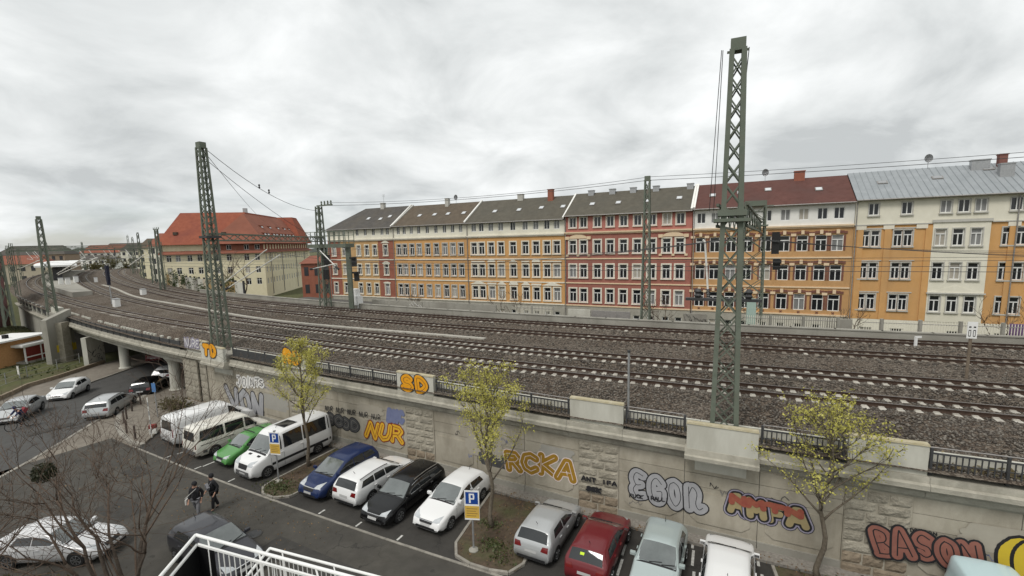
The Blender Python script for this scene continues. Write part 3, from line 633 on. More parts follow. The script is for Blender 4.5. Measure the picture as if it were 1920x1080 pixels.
# ------------------------------------------------------------------ railings on the coping
BAR = MB().box((0, 0, 0.30), (0.035, 0.02, 0.60)).mesh('railing_bar', M['iron'])
def railing(sa, sb, label, bars=True, plate=False, ext=.10, h=.62, gap=0.155):
    t = thing('coping_railing', label, 'railing', C((sa+sb)/2, OW((sa+sb)/2)+ext, 4.42+ZC((sa+sb)/2)-4.0), group='railings along the coping'); T = Vector(t.location)
    def q(s, z, d=0.0): return C(s, OW(s)+ext+d, 4.42+z+ZC(s)-4.0)
    n = max(1, int(round((sa-sb)/2.0))); e = np.linspace(sa-.06, sb+.06, n+1)
    for s in e: b = MB().box((0, 0, .40), (.075, .075, 1.0)); o = b.build('post', M['iron'], t); o.location = q(s, -.1)-T; o.rotation_euler = (0, 0, RZ(s))
    for i in range(n):
        for z, w, m_ in ((.0, .045, 'iron'), (.31, .03, 'iron'), (h, .05, 'iron')): b = MB().beam(q(e[i], z), q(e[i+1], z), w); b.build('rail', M[m_], t, world=True)
        if bars:
            k = int((e[i]-e[i+1])/gap)
            for j in range(1, k): s = e[i]+(e[i+1]-e[i])*j/k; inst('bar', BAR, t, q(s, 0, .018)-T, RZ(s))
        if plate:
            b = MB(); a, c = q(e[i]-.05, 0, .02), q(e[i+1]+.05, 0, .02); b.beam(a+Vector((0, 0, .32)), c+Vector((0, 0, .32)), .02, .62); b.build('plate', M['iron'], t, world=True)
    # higher grey tube behind
    b = MB().path([q(s, .74, -.22) for s in np.linspace(sa-.1, sb+.1, 4)], .022); b.build('handrail', M['greyrail'], t, world=True)
    for s in (sa-.12, sb+.12): b = MB().tube(q(s, -.2, -.22), q(s, .74, -.22), .022, n=6); b.build('handrail_post', M['greyrail'], t, world=True)
railing(12.5, 4.85, 'dark barred railing on the coping at the right picture edge')
railing(17.4, 14.75, 'dark barred railing between the mast bastion and the block behind the right tree')
railing(22.45, 20.0, 'dark barred railing between the bare pale block and the mast bastion')
railing(32.45, 24.92, 'long dark barred railing right of the yellow SD block')
railing(42.5, 35.05, 'long dark barred railing left of the yellow SD block')
railing(51.0, 45.05, 'railing with solid dark plates between two yellow painted blocks', False, True)
# ------------------------------------------------------------------ graffiti: letters built from strokes
LET = {
 'A': [[(0, 0), (.42, 1), (.58, 1), (1, 0)], [(.2, .36), (.8, .36)]], 'B': [[(.1, 0), (.1, 1), (.7, .95), (.85, .75), (.65, .53), (.1, .5)], [(.6, .52), (.95, .3), (.75, .04), (.1, 0)]],
 'C': [[(.95, .8), (.6, 1), (.2, .85), (.05, .5), (.2, .15), (.6, 0), (.95, .2)]], 'D': [[(.1, 0), (.1, 1), (.6, .95), (.95, .5), (.6, .03), (.1, 0)]],
 'E': [[(.9, .95), (.35, 1), (.1, .78), (.3, .54), (.65, .52)], [(.3, .52), (.05, .28), (.3, .02), (.9, .1)]], 'F': [[(.1, 0), (.1, 1), (.9, 1)], [(.1, .52), (.75, .52)]],
 'G': [[(.9, .8), (.55, 1), (.15, .8), (.08, .4), (.35, .03), (.8, .06), (.9, .42), (.55, .42)]], 'I': [[(.5, 0), (.5, 1)]], 'J': [[(.2, 1), (.85, 1)], [(.62, 1), (.62, .25), (.4, 0), (.1, .2)]],
 'K': [[(.1, 0), (.1, 1)], [(.95, 1), (.15, .48), (.95, 0)]], 'L': [[(.1, 1), (.1, 0), (.9, 0)]], 'M': [[(.05, 0), (.12, 1), (.5, .4), (.88, 1), (.95, 0)]], 'N': [[(.1, 0), (.1, 1), (.9, 0), (.9, 1)]],
 'O': [[(.5, 1), (.14, .8), (.08, .4), (.35, .02), (.7, .04), (.94, .4), (.85, .82), (.5, 1)]], 'P': [[(.1, 0), (.1, 1), (.7, 1), (.92, .76), (.7, .5), (.1, .5)]],
 'R': [[(.1, 0), (.1, 1), (.7, .97), (.9, .76), (.65, .5), (.1, .48)], [(.5, .48), (.95, 0)]], 'S': [[(.92, .85), (.5, 1), (.12, .8), (.3, .56), (.75, .45), (.92, .2), (.5, 0), (.05, .14)]],
 'T': [[(0, 1), (1, 1)], [(.5, 1), (.5, 0)]], 'U': [[(.08, 1), (.1, .25), (.4, 0), (.75, .1), (.9, .4), (.92, 1)]], 'V': [[(.02, 1), (.45, 0), (.55, 0), (.98, 1)]],
 'n': [[(.1, 0), (.15, .95)], [(.13, .6), (.45, .97), (.75, .75), (.55, .3), (.75, .05), (1.1, .2)]], ' ': [], '!': [[(.4, 1), (.5, .3)], [(.5, .02), (.52, .0)]]}
def stroke_poly(b, a, c, w, place, k):
    d = Vector(c)-Vector(a); l = d.length
    if l < 1e-6: return
    x = d/l; y = Vector((-x.y, x.x)); n = 6; pts = []
    for i in range(n+1): t = -math.pi/2+math.pi*i/n; pts.append(Vector(c)+x*(w*math.cos(t))+y*(w*math.sin(t)))
    for i in range(n+1): t = math.pi/2+math.pi*i/n; pts.append(Vector(a)+x*(w*math.cos(t))+y*(w*math.sin(t)))
    vs = [place(p.x, p.y, k) for p in pts]; b.add(vs, [tuple(range(len(vs)))])
def crom(pl, n=4):
    if len(pl) < 3: return pl
    cl = (Vector(pl[0])-Vector(pl[-1])).length < 1e-6; out = []
    for i in range(len(pl)-1):
        p0 = Vector(pl[i-1]) if i > 0 else (Vector(pl[-2]) if cl else Vector(pl[0])); p1, p2 = Vector(pl[i]), Vector(pl[i+1]); p3 = Vector(pl[i+2]) if i+2 < len(pl) else (Vector(pl[1]) if cl else p2)
        for k in range(n): t = k/n; out.append(tuple(.5*((2*p1)+(p2-p0)*t+(2*p0-5*p1+4*p2-p3)*t*t+(3*p1-p0-3*p2+p3)*t*t*t)))
    return out+[tuple(pl[-1])]
def graffiti(parent, word, quad, label, layers, extra=0.0, aspect_in=0.86, jitter=0.0, curvy=True, wob=.035):
    """quad: pixels TL, TR, BR, BL of the lettering. layers: (half stroke width in m, material) drawn one above the other"""
    cs = [wall_hit(px, py, extra) for px, py in quad]
    if any(c is None for c in cs): return None
    (s0, z0), (s1, z1), (s2, z2), (s3, z3) = cs; n = len(word); rs = random.Random(len(word)*17+int(quad[0][0]))
    strokes = []
    for i, ch in enumerate(word):
        jx, jy, ja = rs.uniform(-1, 1)*jitter, rs.uniform(-1, 1)*jitter, rs.uniform(-1, 1)*jitter
        gy = rs.uniform(-.05, .05) if jitter else 0
        for st in LET.get(ch, []):
            pl = []; st = [(x+rs.uniform(-wob, wob), y+gy+rs.uniform(-wob, wob)) for x, y in st]
            if curvy: st = crom(st)
            for (x, y) in st:
                x2 = x+ja*(y-.5)+jx; u = (i+(1-aspect_in)/2+x2*aspect_in)/n; v = y+jy
                sa = s3+(s2-s3)*u; sb = s0+(s1-s0)*u; za = z3+(z2-z3)*u; zb_ = z0+(z1-z0)*u
                pl.append((sa+(sb-sa)*v, za+(zb_-za)*v))
            strokes.append((i, pl))
    root = None
    for li, (w, m_) in enumerate(layers):
        b = MB(); k = 0
        nl = len(layers)
        for ci, pl in strokes:
            base = 0.026+extra+0.0015*((ci % 2 if n < 8 else 0)*nl+li)
            def place(s, z, k, base=base): return C(s, OW(s)+base+0.00004*(k % 30), z)
            for p, q in zip(pl, pl[1:]): stroke_poly(b, p, q, w, place, k); k += 1
        o = b.build('graffiti' if root is None else 'graffiti_fill', m_, root or parent, world=True)
        if o.data.polygons and o.data.polygons[0].normal.dot(C(20, 5)-C(20, 0)) < 0: o.data.flip_normals()
        if root is None: root = o; o['label'] = label
    return root
def gm(n, c, c2=None): return mat('spray_'+n, c, c2, 3.0, 0.75)
GB = gm('black', (0.018, 0.018, 0.02)); GS = gm('silver', (0.30, 0.30, 0.31), (0.36, 0.36, 0.37)); GY = gm('orange', (0.74, 0.33, 0.012), (0.68, 0.29, 0.012)); GO = gm('ochre', (0.33, 0.185, 0.02), (0.27, 0.15, 0.018))
GP = gm('pink_white', (0.62, 0.50, 0.48), (0.7, 0.62, 0.58)); GR = gm('brick_red', (0.25, 0.062, 0.045), (0.31, 0.10, 0.06)); GT = gm('terracotta', (0.28, 0.115, 0.085), (0.22, 0.09, 0.07)); GV = gm('violet', (0.22, 0.20, 0.27), (0.3, 0.28, 0.34)); GBL = gm('blue', (0.13, 0.15, 0.26), (0.17, 0.19, 0.30)); GDR = gm('dark_red', (0.20, 0.035, 0.015)); GK = gm('khaki', (0.33, 0.27, 0.14), (0.29, 0.23, 0.12)); GYL = gm('yellow', (0.60, 0.44, 0.03), (0.54, 0.40, 0.04)); GCH = gm('charcoal', (0.05, 0.05, 0.05), (0.09, 0.09, 0.09)); GYO = gm('warm_yellow', (0.66, 0.38, 0.03), (0.60, 0.33, 0.025)); GW = gm('white', (0.66, 0.65, 0.62)); GDG = gm('dark_grey', (0.14, 0.13, 0.12), (0.2, 0.19, 0.17))
graffiti(WALL, 'SD', [(750, 704), (802, 713), (805, 734), (752, 729)], 'orange letters S and D with black outlines', [(.22, GB), (.165, GY), (.012, GB)], extra=.24, aspect_in=.66)
graffiti(WALL, 'TD', [(380, 647), (406, 651), (407, 667), (380, 663)], 'orange letters T and D with black outlines', [(.24, GB), (.18, GY)], extra=.74, aspect_in=.66)
graffiti(WALL, 'RD', [(530, 657), (566, 664), (566, 682), (530, 676)], 'orange letters on the block behind the left tree', [(.24, GB), (.18, GY)], extra=.24, aspect_in=.66)
graffiti(WALL, 'NUR', [(692, 790), (757, 804), (759, 830), (684, 814)], 'ochre letters NUR with red outlines', [(.215, GDR), (.15, GYO), (.018, GDR)], extra=.0, aspect_in=.86, jitter=.07, curvy=False)
graffiti(WALL, 'NUR NUR NUR NUR NUR', [(610, 760), (714, 778), (714, 787), (609, 769)], 'row of small black NUR tags', [(.022, GB)], aspect_in=.75, jitter=.06)
graffiti(WALL, 'BNC', [(727, 768), (758, 773), (758, 792), (725, 788)], 'faded blue block letters', [(.13, GBL)], aspect_in=.72)
graffiti(WALL, 'GCOD', [(612, 778), (672, 790), (672, 804), (612, 793)], 'black and charcoal piece left of the NUR letters', [(.22, GB), (.17, GCH), (.02, GDG)], jitter=.12)
graffiti(WALL, 'VON', [(422, 726), (496, 744), (494, 784), (436, 768)], 'large silver letters VON with black outlines', [(.32, GB), (.24, GS), (.03, GS)], aspect_in=.78, curvy=False)
graffiti(WALL, 'JOINTS', [(445, 707), (494, 713), (495, 724), (446, 724)], 'white letters with black contours above the silver piece', [(.17, GW), (.03, GB)], jitter=.16, curvy=False, wob=.09)
graffiti(WALL, 'RCKA', [(946, 847), (1082, 866), (1078, 896), (948, 876)], 'ochre angular letters with pale pink outlines', [(.23, GP), (.185, GO), (.014, GP)], aspect_in=.82, jitter=.08, curvy=False)
graffiti(WALL, 'ANT IFA', [(1090, 892), (1157, 905), (1157, 911), (1090, 899)], 'black brushed word on the pilaster', [(.035, GB)], extra=.12, aspect_in=.78)
graffiti(WALL, 'SEK', [(1100, 911), (1128, 917), (1127, 924), (1099, 918)], 'smudged black letters on the brown stones', [(.05, GB)], extra=.12)
graffiti(WALL, 'EGOn', [(1180, 883), (1318, 917), (1322, 960), (1182, 927)], 'silver bubble letters EGON with black outlines', [(.25, GB), (.20, GS), (.014, GB)], aspect_in=.70)
graffiti(WALL, 'FUCK IRALLI', [(1180, 925), (1254, 935), (1254, 941), (1180, 931)], 'small black scrawl across the silver piece', [(.02, GB)], extra=.035, jitter=.08)
graffiti(WALL, 'AMFA', [(1362, 926), (1512, 962), (1514, 990), (1366, 956)], 'red and khaki angular letters with black outlines', [(.28, GB), (.255, GV), (.20, GB), (.125, GK)], aspect_in=.80, jitter=.06, curvy=False)
graffiti(WALL, 'NMTN', [(1366, 927), (1508, 961), (1508, 970), (1366, 939)], 'red upper halves of the angular letters', [(.11, GR)], extra=.03, aspect_in=.84, curvy=False)
graffiti(WALL, 'BASON', [(1628, 990), (1838, 1022), (1842, 1062), (1640, 1034)], 'terracotta round letters BASON with dark outlines', [(.225, GB), (.155, GT), (.02, GB)], extra=.10, aspect_in=.72, jitter=.05)
graffiti(WALL, 'DRAGON', [(1706, 990), (1756, 998), (1756, 1003), (1706, 996)], 'small black tag above the terracotta letters', [(.015, GB)], jitter=.1)
graffiti(WALL, 'OCO', [(1898, 1030), (1990, 1046), (1990, 1090), (1898, 1070)], 'yellow swelling shapes with thick black outline', [(.52, GB), (.42, GYL), (.03, GB)], aspect_in=.7)
graffiti(WALL, 'NURE', [(346, 634), (374, 639), (374, 652), (347, 648)], 'violet and white scribbled letters beside the TD block', [(.16, GV), (.04, GW)], extra=.24)

# small scrawled tags, drips and painted-over patches along the wall
rsd = random.Random(77); BUFF = gm('buff', (0.36, 0.33, 0.27), (0.33, 0.30, 0.245)); BUFF2 = gm('buff_grey', (0.30, 0.29, 0.26), (0.33, 0.315, 0.28))
for k in range(26):
    s0 = rsd.uniform(8, 54); z0 = rsd.uniform(.7, 2.7)
    if any(b_-.2 < s0 < a+1.2 for a, b_ in PIL): continue
    b = MB(); q = (s0, z0); c = 0
    for j in range(rsd.randint(5, 11)): n_ = (q[0]-rsd.uniform(-.05, .16), z0+rsd.uniform(-.14, .16)); stroke_poly(b, q, n_, .012, lambda s, z, k: C(s, OW(s)+.0245+.00003*k, z), c); q = n_; c += 1
    o = b.build('tag', rsd.choice([GB, GB, GCH, GBL, GDG]), WALL, world=True); o.data.flip_normals()
for s0, z0, w, h, m_ in ((47.5, 1.2, 2.2, 1.0, BUFF2), (30.4, 1.5, 1.8, 1.1, BUFF), (26.2, 2.3, 1.2, .4, BUFF2), (38.2, 2.4, 1.6, .5, BUFF), (11.2, 2.0, 1.6, .8, BUFF), (29.6, 1.1, 1.3, .5, GCH)):
    b = MB()
    for j in range(7): zz = z0+h*j/7; stroke_poly(b, (s0+rsd.uniform(0, .25), zz), (s0-w+rsd.uniform(-.2, .2), zz+rsd.uniform(-.05, .05)), .11, lambda s, z, k: C(s, OW(s)+.0225+.00008*k, z), j)
    o = b.build('painted_patch', m_, WALL, world=True); o.data.flip_normals()
# ------------------------------------------------------------------ railway bridge over the street
BR = thing('railway_bridge', 'dark underpass railway bridge on pale round columns with stone edge beam', 'bridge', C(78, 2.0, -0.9)); BL = Vector(BR.location)
S0, S1 = 58.65, 97.0
for s in np.arange(S0, S1, 3.2): sweep('edge_stone', COPE, s+.008, min(s+3.192, S1), M['cornice'], BR, 1.6)
def swp(name, prof, s0, s1, m_, par, of=OW, step=3.0): return sweep(name, [(a, z, 1) for a, z in prof], s0, s1, m_, par, step, of)
swp('edge_girder', [(-.7, 2.95), (-.25, 2.95), (-.22, 3.36), (-.7, 3.36)], S0, S1, M['oldconcrete'], BR)
SHADE_PAINT = mat('shade_painted_concrete', (0.07, 0.065, 0.058), (0.10, 0.095, 0.085), 2, .95); swp('deck_soffit', [(-34, 3.1), (-.6, 3.1), (-.6, 3.45), (-34, 3.45)], S0, S1, SHADE_PAINT, BR)  # underpass shade painted into soffit and abutment; deck lengthened out of view to darken
for k in range(1, 6):
    s_ = None; swp('cross_girder', [(-.7-3.6*k, 2.75), (-.3-3.6*k, 2.75), (-.3-3.6*k, 3.1), (-.7-3.6*k, 3.1)], S0, S1, M['joint'], BR)
# left abutment wall facing the underpass and its pier
p0, p1 = C(96.5, 2.9), C(92.5, -22); b = MB(); b.quad((*p1[:2], -1.4), (*p0[:2], -1.4), (*p0[:2], 3.6), (*p1[:2], 3.6)); b.build('abutment_face', SHADE_PAINT, BR, world=True)
COLP = MB().lathe([(.62, 0), (.62, .25), (.5, .3), (.46, 1.0), (.44, 2.8), (.5, 3.0), (.72, 3.35), (.85, 3.75), (.85, 3.95)], n=18)
colm = COLP.mesh('column', M['concrete'], smooth=False)
for px, py in ((236, 691), (332, 732)):
    p = G(px, py); s, o = SO(p); o = min(o, OW(s)-1.0); q = C(s, o); inst('column', colm, BR, Vector((q.x, q.y, zg(q.x, q.y)-.05))-BL, 0, (1, 1, 0.955))
    for k in (1, 2):
        q = C(s-0.6*k, o-6.5*k); inst('column', colm, BR, Vector((q.x, q.y, zg(q.x, q.y)-.05))-BL, 0, (1, 1, 0.955))
# dark plates with pale stone posts along the bridge edge
t = thing('bridge_railing', 'dark solid railing along the bridge edge above the underpass', 'railing', C(78, OW(78), 4.3)); T = Vector(t.location)
for s in np.arange(S0+.3, S1-2, 1.9):
    z = 4.30+ZC(s)-4.0; b = MB(); a, c = C(s, OW(s)+.12, z+.34), C(s+1.86, OW(s+1.86)+.12, z+.34-.02); b.beam(a, c, .03, .66); b.build('plate', M['iron'], t, world=True)
    b = MB(); b.box((0, 0, .34), (.07, .07, .74)); o = b.build('post', M['iron'], t); o.location = C(s, OW(s)+.14, z)-T; o.rotation_euler = (0, 0, RZ(s))
t = thing('bridge_walkway', 'broken row of white slabs lying behind the dark bridge railing', 'slabs', C(78, OW(78)-.5, 4.5)); T = Vector(t.location)
for s in np.arange(S0-2, S1, .75):
    if random.random() < .25: continue
    o = OW(s)-.55; b = MB(); b.box((0, 0, -.03), (.42, .16, .2)); ob = b.build('slab', M['concrete'], t); ob.location = C(s, o, zbed(s, o)+.1)-T; ob.rotation_euler = (0, 0, RZ(s))
# purple painted block beside the TD bastion
# left abutment pier with buttress wall, and viaduct further left with white posts
LA = thing('viaduct_wall', 'old grey viaduct wall with posts continuing left of the bridge', 'wall', C(105, 3.0, 0)); LL = Vector(LA.location)
b = MB(); q = [C(97, OW(97)+.55), C(100.5, OW(100)+.55), C(100.5, OW(100)-2), C(97, OW(97)-2)]; b.prism([(p.x, p.y) for p in q], -1.2, 4.45); b.build('pier', M['oldconcrete'], LA, world=True)
b = MB(); q = [C(97.2, OW(97)+.35), C(100.3, OW(100)+.35), C(100.3, OW(100)-.4), C(97.2, OW(97)-.4)]; b.prism([(p.x, p.y) for p in q], 4.45, 5.15); b.build('pier_block', M['concrete'], LA, world=True)
# big smooth side wall running towards the viewer left of the bridge
def zat(px, py, w):
    r_ = ray(px, py); t_ = (w.x*r_.x+w.y*r_.y)/(r_.x**2+r_.y**2); return CAM_H+r_.z*t_
a, e = G(146, 672), G(99, 686); a.z = 0; e.z = 0; d = (e-a).normalized(); nrm = Vector((d.y, -d.x, 0)); za_, ze_ = zat(143, 578, a), zat(86, 601, e)
b = MB(); pl = [(a.x, a.y), (e.x, e.y), (e.x+nrm.x*.6, e.y+nrm.y*.6), (a.x+nrm.x*.6, a.y+nrm.y*.6)]
vs = [(p[0], p[1], -1.2) for p in pl]+[(pl[0][0], pl[0][1], za_), (pl[1][0], pl[1][1], ze_), (pl[2][0], pl[2][1], ze_), (pl[3][0], pl[3][1], za_)]
b.add(vs, [(3, 2, 1, 0), (4, 5, 6, 7), (0, 1, 5, 4), (1, 2, 6, 5), (2, 3, 7, 6), (3, 0, 4, 7)]); b.build('wing_wall', M['oldconcrete'], LA, world=True)
for s in np.arange(101, 140, 4.0):
    swp('viaduct_panel', [(-.5, -2.0), (0, -2.0), (0, 3.4), (-.5, 3.4)], s, s+3.97, M['oldconcrete'], LA); swp('viaduct_coping', [(-.6, 3.4), (.35, 3.4), (.4, 3.6), (-.6, 3.75)], s, s+3.98, M['cornice'], LA)
    b = MB(); b.box((0, 0, .5), (.35, .3, 1.3)); o = b.build('post', M['concrete'], LA); o.location = C(s, OW(s), 3.5)-LL; o.rotation_euler = (0, 0, RZ(s))
    b = MB(); b.beam(C(s, OW(s), 4.6), C(s+4, OW(s+4), 4.6), .08, .08); b.beam(C(s, OW(s), 4.0), C(s+4, OW(s+4), 4.0), .04, .7); b.build('rail', M['iron'], LA, world=True)
# small painted abutment wall in front of the bridge (graffiti face)
gw = thing('painted_wall', 'low pale wall end with black scribbles beside the underpass footpath', 'wall', G(186, 683)); p, q = G(168, 690, 0), G(199, 679, 0)
d = (q-p); d.z = 0; dn = d.normalized(); nn = Vector((-dn.y, dn.x, 0)); b = MB(); pl = [p, q, q+nn*.5, p+nn*.5]; b.prism([(v.x, v.y) for v in pl], min(p.z, q.z)-.3, 2.6); b.build('wall_block', M['concrete'], gw, world=True)
b = MB()
for k in range(22):
    u = random.random(); z = random.uniform(-.5, 1.2); a_ = p+d*u-nn*(.012+.0006*k); b.beam((a_.x, a_.y, z), (a_.x+dn.x*random.uniform(-.5, .5), a_.y+dn.y*random.uniform(-.5, .5), z+random.uniform(-.5, .6)), .012, .05)
b.build('scribble', GB, gw, world=True)
# yellow tag on the wing wall
b = MB()
for k in range(5): q = a.lerp(e, .12+.13*k)-nrm*(.03+.001*k); b.box((q.x, q.y, .75+.18*math.sin(k*2)), (.95, .02, .85), math.atan2(d.y, d.x))
o = b.build('yellow_tag', GYL, LA, world=True)
# short pier beside the wing wall
b = MB(); q = a-d*.7; b.box((q.x, q.y, 1.6), (1.2, 1.0, 4.8), math.atan2(d.y, d.x)); b.build('wing_pier', M['rustic'], LA, world=True)
# ------------------------------------------------------------------ kiosk on the bank
def kiosk():
    base = G(66, 682); base.z = bankz(base.x, base.y)+.05
    axis = (G(96, 676)-G(44, 690)); ang = math.atan2(axis.y, axis.x)
    t = thing('kiosk', 'small orange brick kiosk with flat white roof and red glazed bay', 'kiosk', base, ang)
    W, D, Hh = 5.2, 4.0, 2.9
    b = MB(); b.bx(-W*.75, W*.35, 0.6, D, -.8, Hh); b.build('wall', mat('kiosk_brick', (0.48, 0.27, 0.12), (0.40, 0.21, 0.09), 5, .9, bump=.2), t)
    r = MB(); r.bx(-W*.75-.9, W*.35+.5, -.1, D+.5, Hh+.002, Hh+.18); ro = r.build('roof', M['white'], t)
    r = MB(); r.bx(-1.5, -1.1, 1.4, 1.8, Hh+.18, Hh+.6); r.build('vent', M['black'], ro)
    b = MB(); b.bx(-W*.30, W*.42, -.5, .598, -.6, .25); b.build('bay_base', M['oldconcrete'], t)
    r = MB(); r.bx(-W*.36, W*.46, -.7, .597, 2.05, 2.30); r.build('bay_roof', M['white'], t)
    f = MB(); x0, x1 = -W*.28, W*.40
    for x in (x0, x0+(x1-x0)*.55, x0+(x1-x0)*.72, x1): f.bx(x-.06, x+.06, -.52, -.40, -.5, 2.05)
    for z in (-.45, .75, 1.98): f.bx(x0, x1, -.515, -.405, z-.06, z+.06)
    for x in (x0, x1): f.bx(x-.05, x+.05, -.4, .55, 1.9, 2.05)
    fr = f.build('bay_frame', M['white'], t)
    for xa, xb in ((x0+.06, x0+(x1-x0)*.55-.06), (x0+(x1-x0)*.55+.06, x0+(x1-x0)*.72-.06), (x0+(x1-x0)*.72+.06, x1-.06)):
        for za, zb_ in ((-.39, .69), (.81, 1.92)): g_ = MB(); g_.bx(xa, xb, -.47, -.45, za, zb_); g_.build('pane', mat('red_blind', (0.17, 0.022, 0.016), (0.12, 0.018, 0.014), 3, .3), fr)
    g_ = MB(); g_.bx(x1-.02, x1+.02, -.4, .55, -.39, 1.92); g_.build('side_pane', M['glass'], t)
kiosk()
# wire fence on the bank
def bank_fence():
    pts = [G(x, y) for x, y in ((-40, 742), (12, 722), (52, 708), (108, 694), (150, 682))]
    t = thing('wire_fence', 'low rusty wire fence with thin posts on the grass bank', 'fence', pts[2])
    T = pts[2]
    for p in pts:
        z = bankz(p.x, p.y); b = MB(); b.tube((p.x, p.y, z), (p.x, p.y, z+1.25), .04, n=6); b.build('post', M['galv'], t, world=True)
    for a, c in zip(pts, pts[1:]):
        for h in (.15, .65, 1.2): b = MB(); b.tube((a.x, a.y, bankz(a.x, a.y)+h), (c.x, c.y, bankz(c.x, c.y)+h), .018, n=5); b.build('rail', M['greyrail'], t, world=True)
bank_fence()
# garden wall foot along the far pavement
gwl = thing('garden_wall', 'low brown plinth wall along the far pavement below the grass bank', 'wall', F2[3])
for a, c in zip(F2[:7], F2[1:7]):
    n = int((c-a).length/1.6)+1
    for i in range(n):
        p, q = a.lerp(c, i/n), a.lerp(c, (i+.985)/n); b = MB(); z = (zg(p.x, p.y)+zg(q.x, q.y))/2; b.beam((p.x, p.y, z+.2), (q.x, q.y, z+.2), .25, .55); b.build('wall_piece', M['brownstone'], gwl, world=True)
# notice board on the fence
p = G(38, 712); t = thing('notice_board', 'white square notice board on the fence by the grass bank', 'sign', p); b = MB(); b.bx(-.04, .04, -.04, .04, 0, 1.5); b.build('post', M['galv'], t); b = MB(); b.bx(-.45, .45, -.07, -.045, .55, 1.45); o = b.build('board', M['whiteplastic'], t); t.rotation_euler = (0, 0, -.6)
# ------------------------------------------------------------------ street furniture on the corner pavement
BOL = MB().lathe([(.06, 0), (.055, .75), (.06, .78), (.06, .86), (.045, .92), (.0, .93)], n=10).mesh('bollard', M['darkbark'])
BOL.materials[0] = mat('bollard_paint', (0.05, 0.04, 0.035), (0.08, 0.06, 0.05), 8, .6)
bl = ['dark bollard nearest to the white panel van on the pavement corner', 'dark bollard at the pale rounded kerb corner', 'dark bollard just left of the pavement corner, left of a pair', 'dark bollard upper one of the pair at the pavement kerb', 'dark bollard beside the silver estate on the street', 'dark bollard farthest up the kerb near the black car']
for (px, py), l in zip(((254, 823), (238, 812), (233, 793), (238, 786), (248, 771), (264, 758)), bl):
    o = inst('bollard', BOL, None, G(px, py, .12)); tag(o, l, 'bollard', 'bollards on the corner pavement')
def pole_sign(name, label, base, h, kind, rz=0.0):
    t = thing(name, label, 'sign', base, rz); b = MB(); b.tube((0, 0, 0), (0, 0, h), .038, n=10); b.build('pole', M['galv'], t)
    if kind == 'P':
        b = MB(); b.bx(-.30, .30, -.062, -.042, h-1.25, h-.02); pl = b.build('plate', M['white'], t)
        b = MB(); b.bx(-.25, .25, -.066, -.0625, h-.58, h-.08); b.build('blue_field', M['blue'], pl)
        letter = MB(); x0 = -.11
        letter.bx(-.11, -.04, -.070, -.0665, h-.53, h-.14); letter.bx(-.04, .10, -.070, -.0665, h-.20, h-.14); letter.bx(.05, .11, -.0702, -.0666, h-.33, h-.201); letter.bx(-.04, .10, -.070, -.0665, h-.385, h-.331); letter.build('letter_p', M['white'], pl)
        b = MB(); b.bx(-.29, .29, -.066, -.0625, h-1.18, h-.66); y_ = b.build('yellow_field', M['yellow'], pl)
        b = MB()
        for k in range(4): b.bx(-.22, .22-.06*(k % 2), -.069, -.0665, h-.76-.1*k-.03, h-.76-.1*k)
        b.build('small_print', mat('print_brown', (0.28, 0.17, 0.05), None, rough=.6), y_)
        b = MB(); b.bx(-.05, .05, -.05, .05, h-.01, h+.05); b.build('pole_cap', M['galv'], t)
        b = MB(); b.lathe([(.2, 0), (.2, .04), (.05, .12)], n=12); b.build('foot', M['oldconcrete'], t)
    elif kind == 'blue':
        b = MB(); b.bx(-.17, .17, -.062, -.042, h-.70, h-.05); b.build('blue_plate', mat('faded_blue', (0.06, 0.16, 0.36), (0.09, 0.2, 0.4), 4, .5), t)
    return t
P1 = C(39.4, 8.8, .07); P2 = C(27.45, 9.25, .07)
pole_sign('parking_sign', 'blue P parking sign with yellow panel beside the white minibus', P1, 2.75, 'P', -.18)
pole_sign('parking_sign', 'blue P parking sign with yellow panel beside the white hatchback', P2, 2.6, 'P', -.12)
pole_sign('street_sign', 'small blue street sign on a pole behind the white panel van', G(296, 781, .12), 2.6, 'blue', -.2)
# striped thin pole with a small red box at its foot
p = G(285, 820, .12); t = thing('marker_pole', 'thin pole with pale bands at the pavement beside the panel van', 'pole', p)
for k in range(9): b = MB(); b.tube((0, 0, .3*k), (0, 0, .3*k+.3), .03, n=8); b.build('band', M['galv'] if k % 2 else M['whiteplastic'], t)
p = G(288, 812, .12); t = thing('rubbish_box', 'small red brown box on the pavement behind the panel van', 'box', p, .4); b = MB(); b.bx(-.2, .2, -.15, .15, 0, .35); b.build('body', M['whiteplastic'], t); b = MB(); b.bx(-.2, .2, -.15, .15, .352, .6); b.build('red_top', M['red'], t)
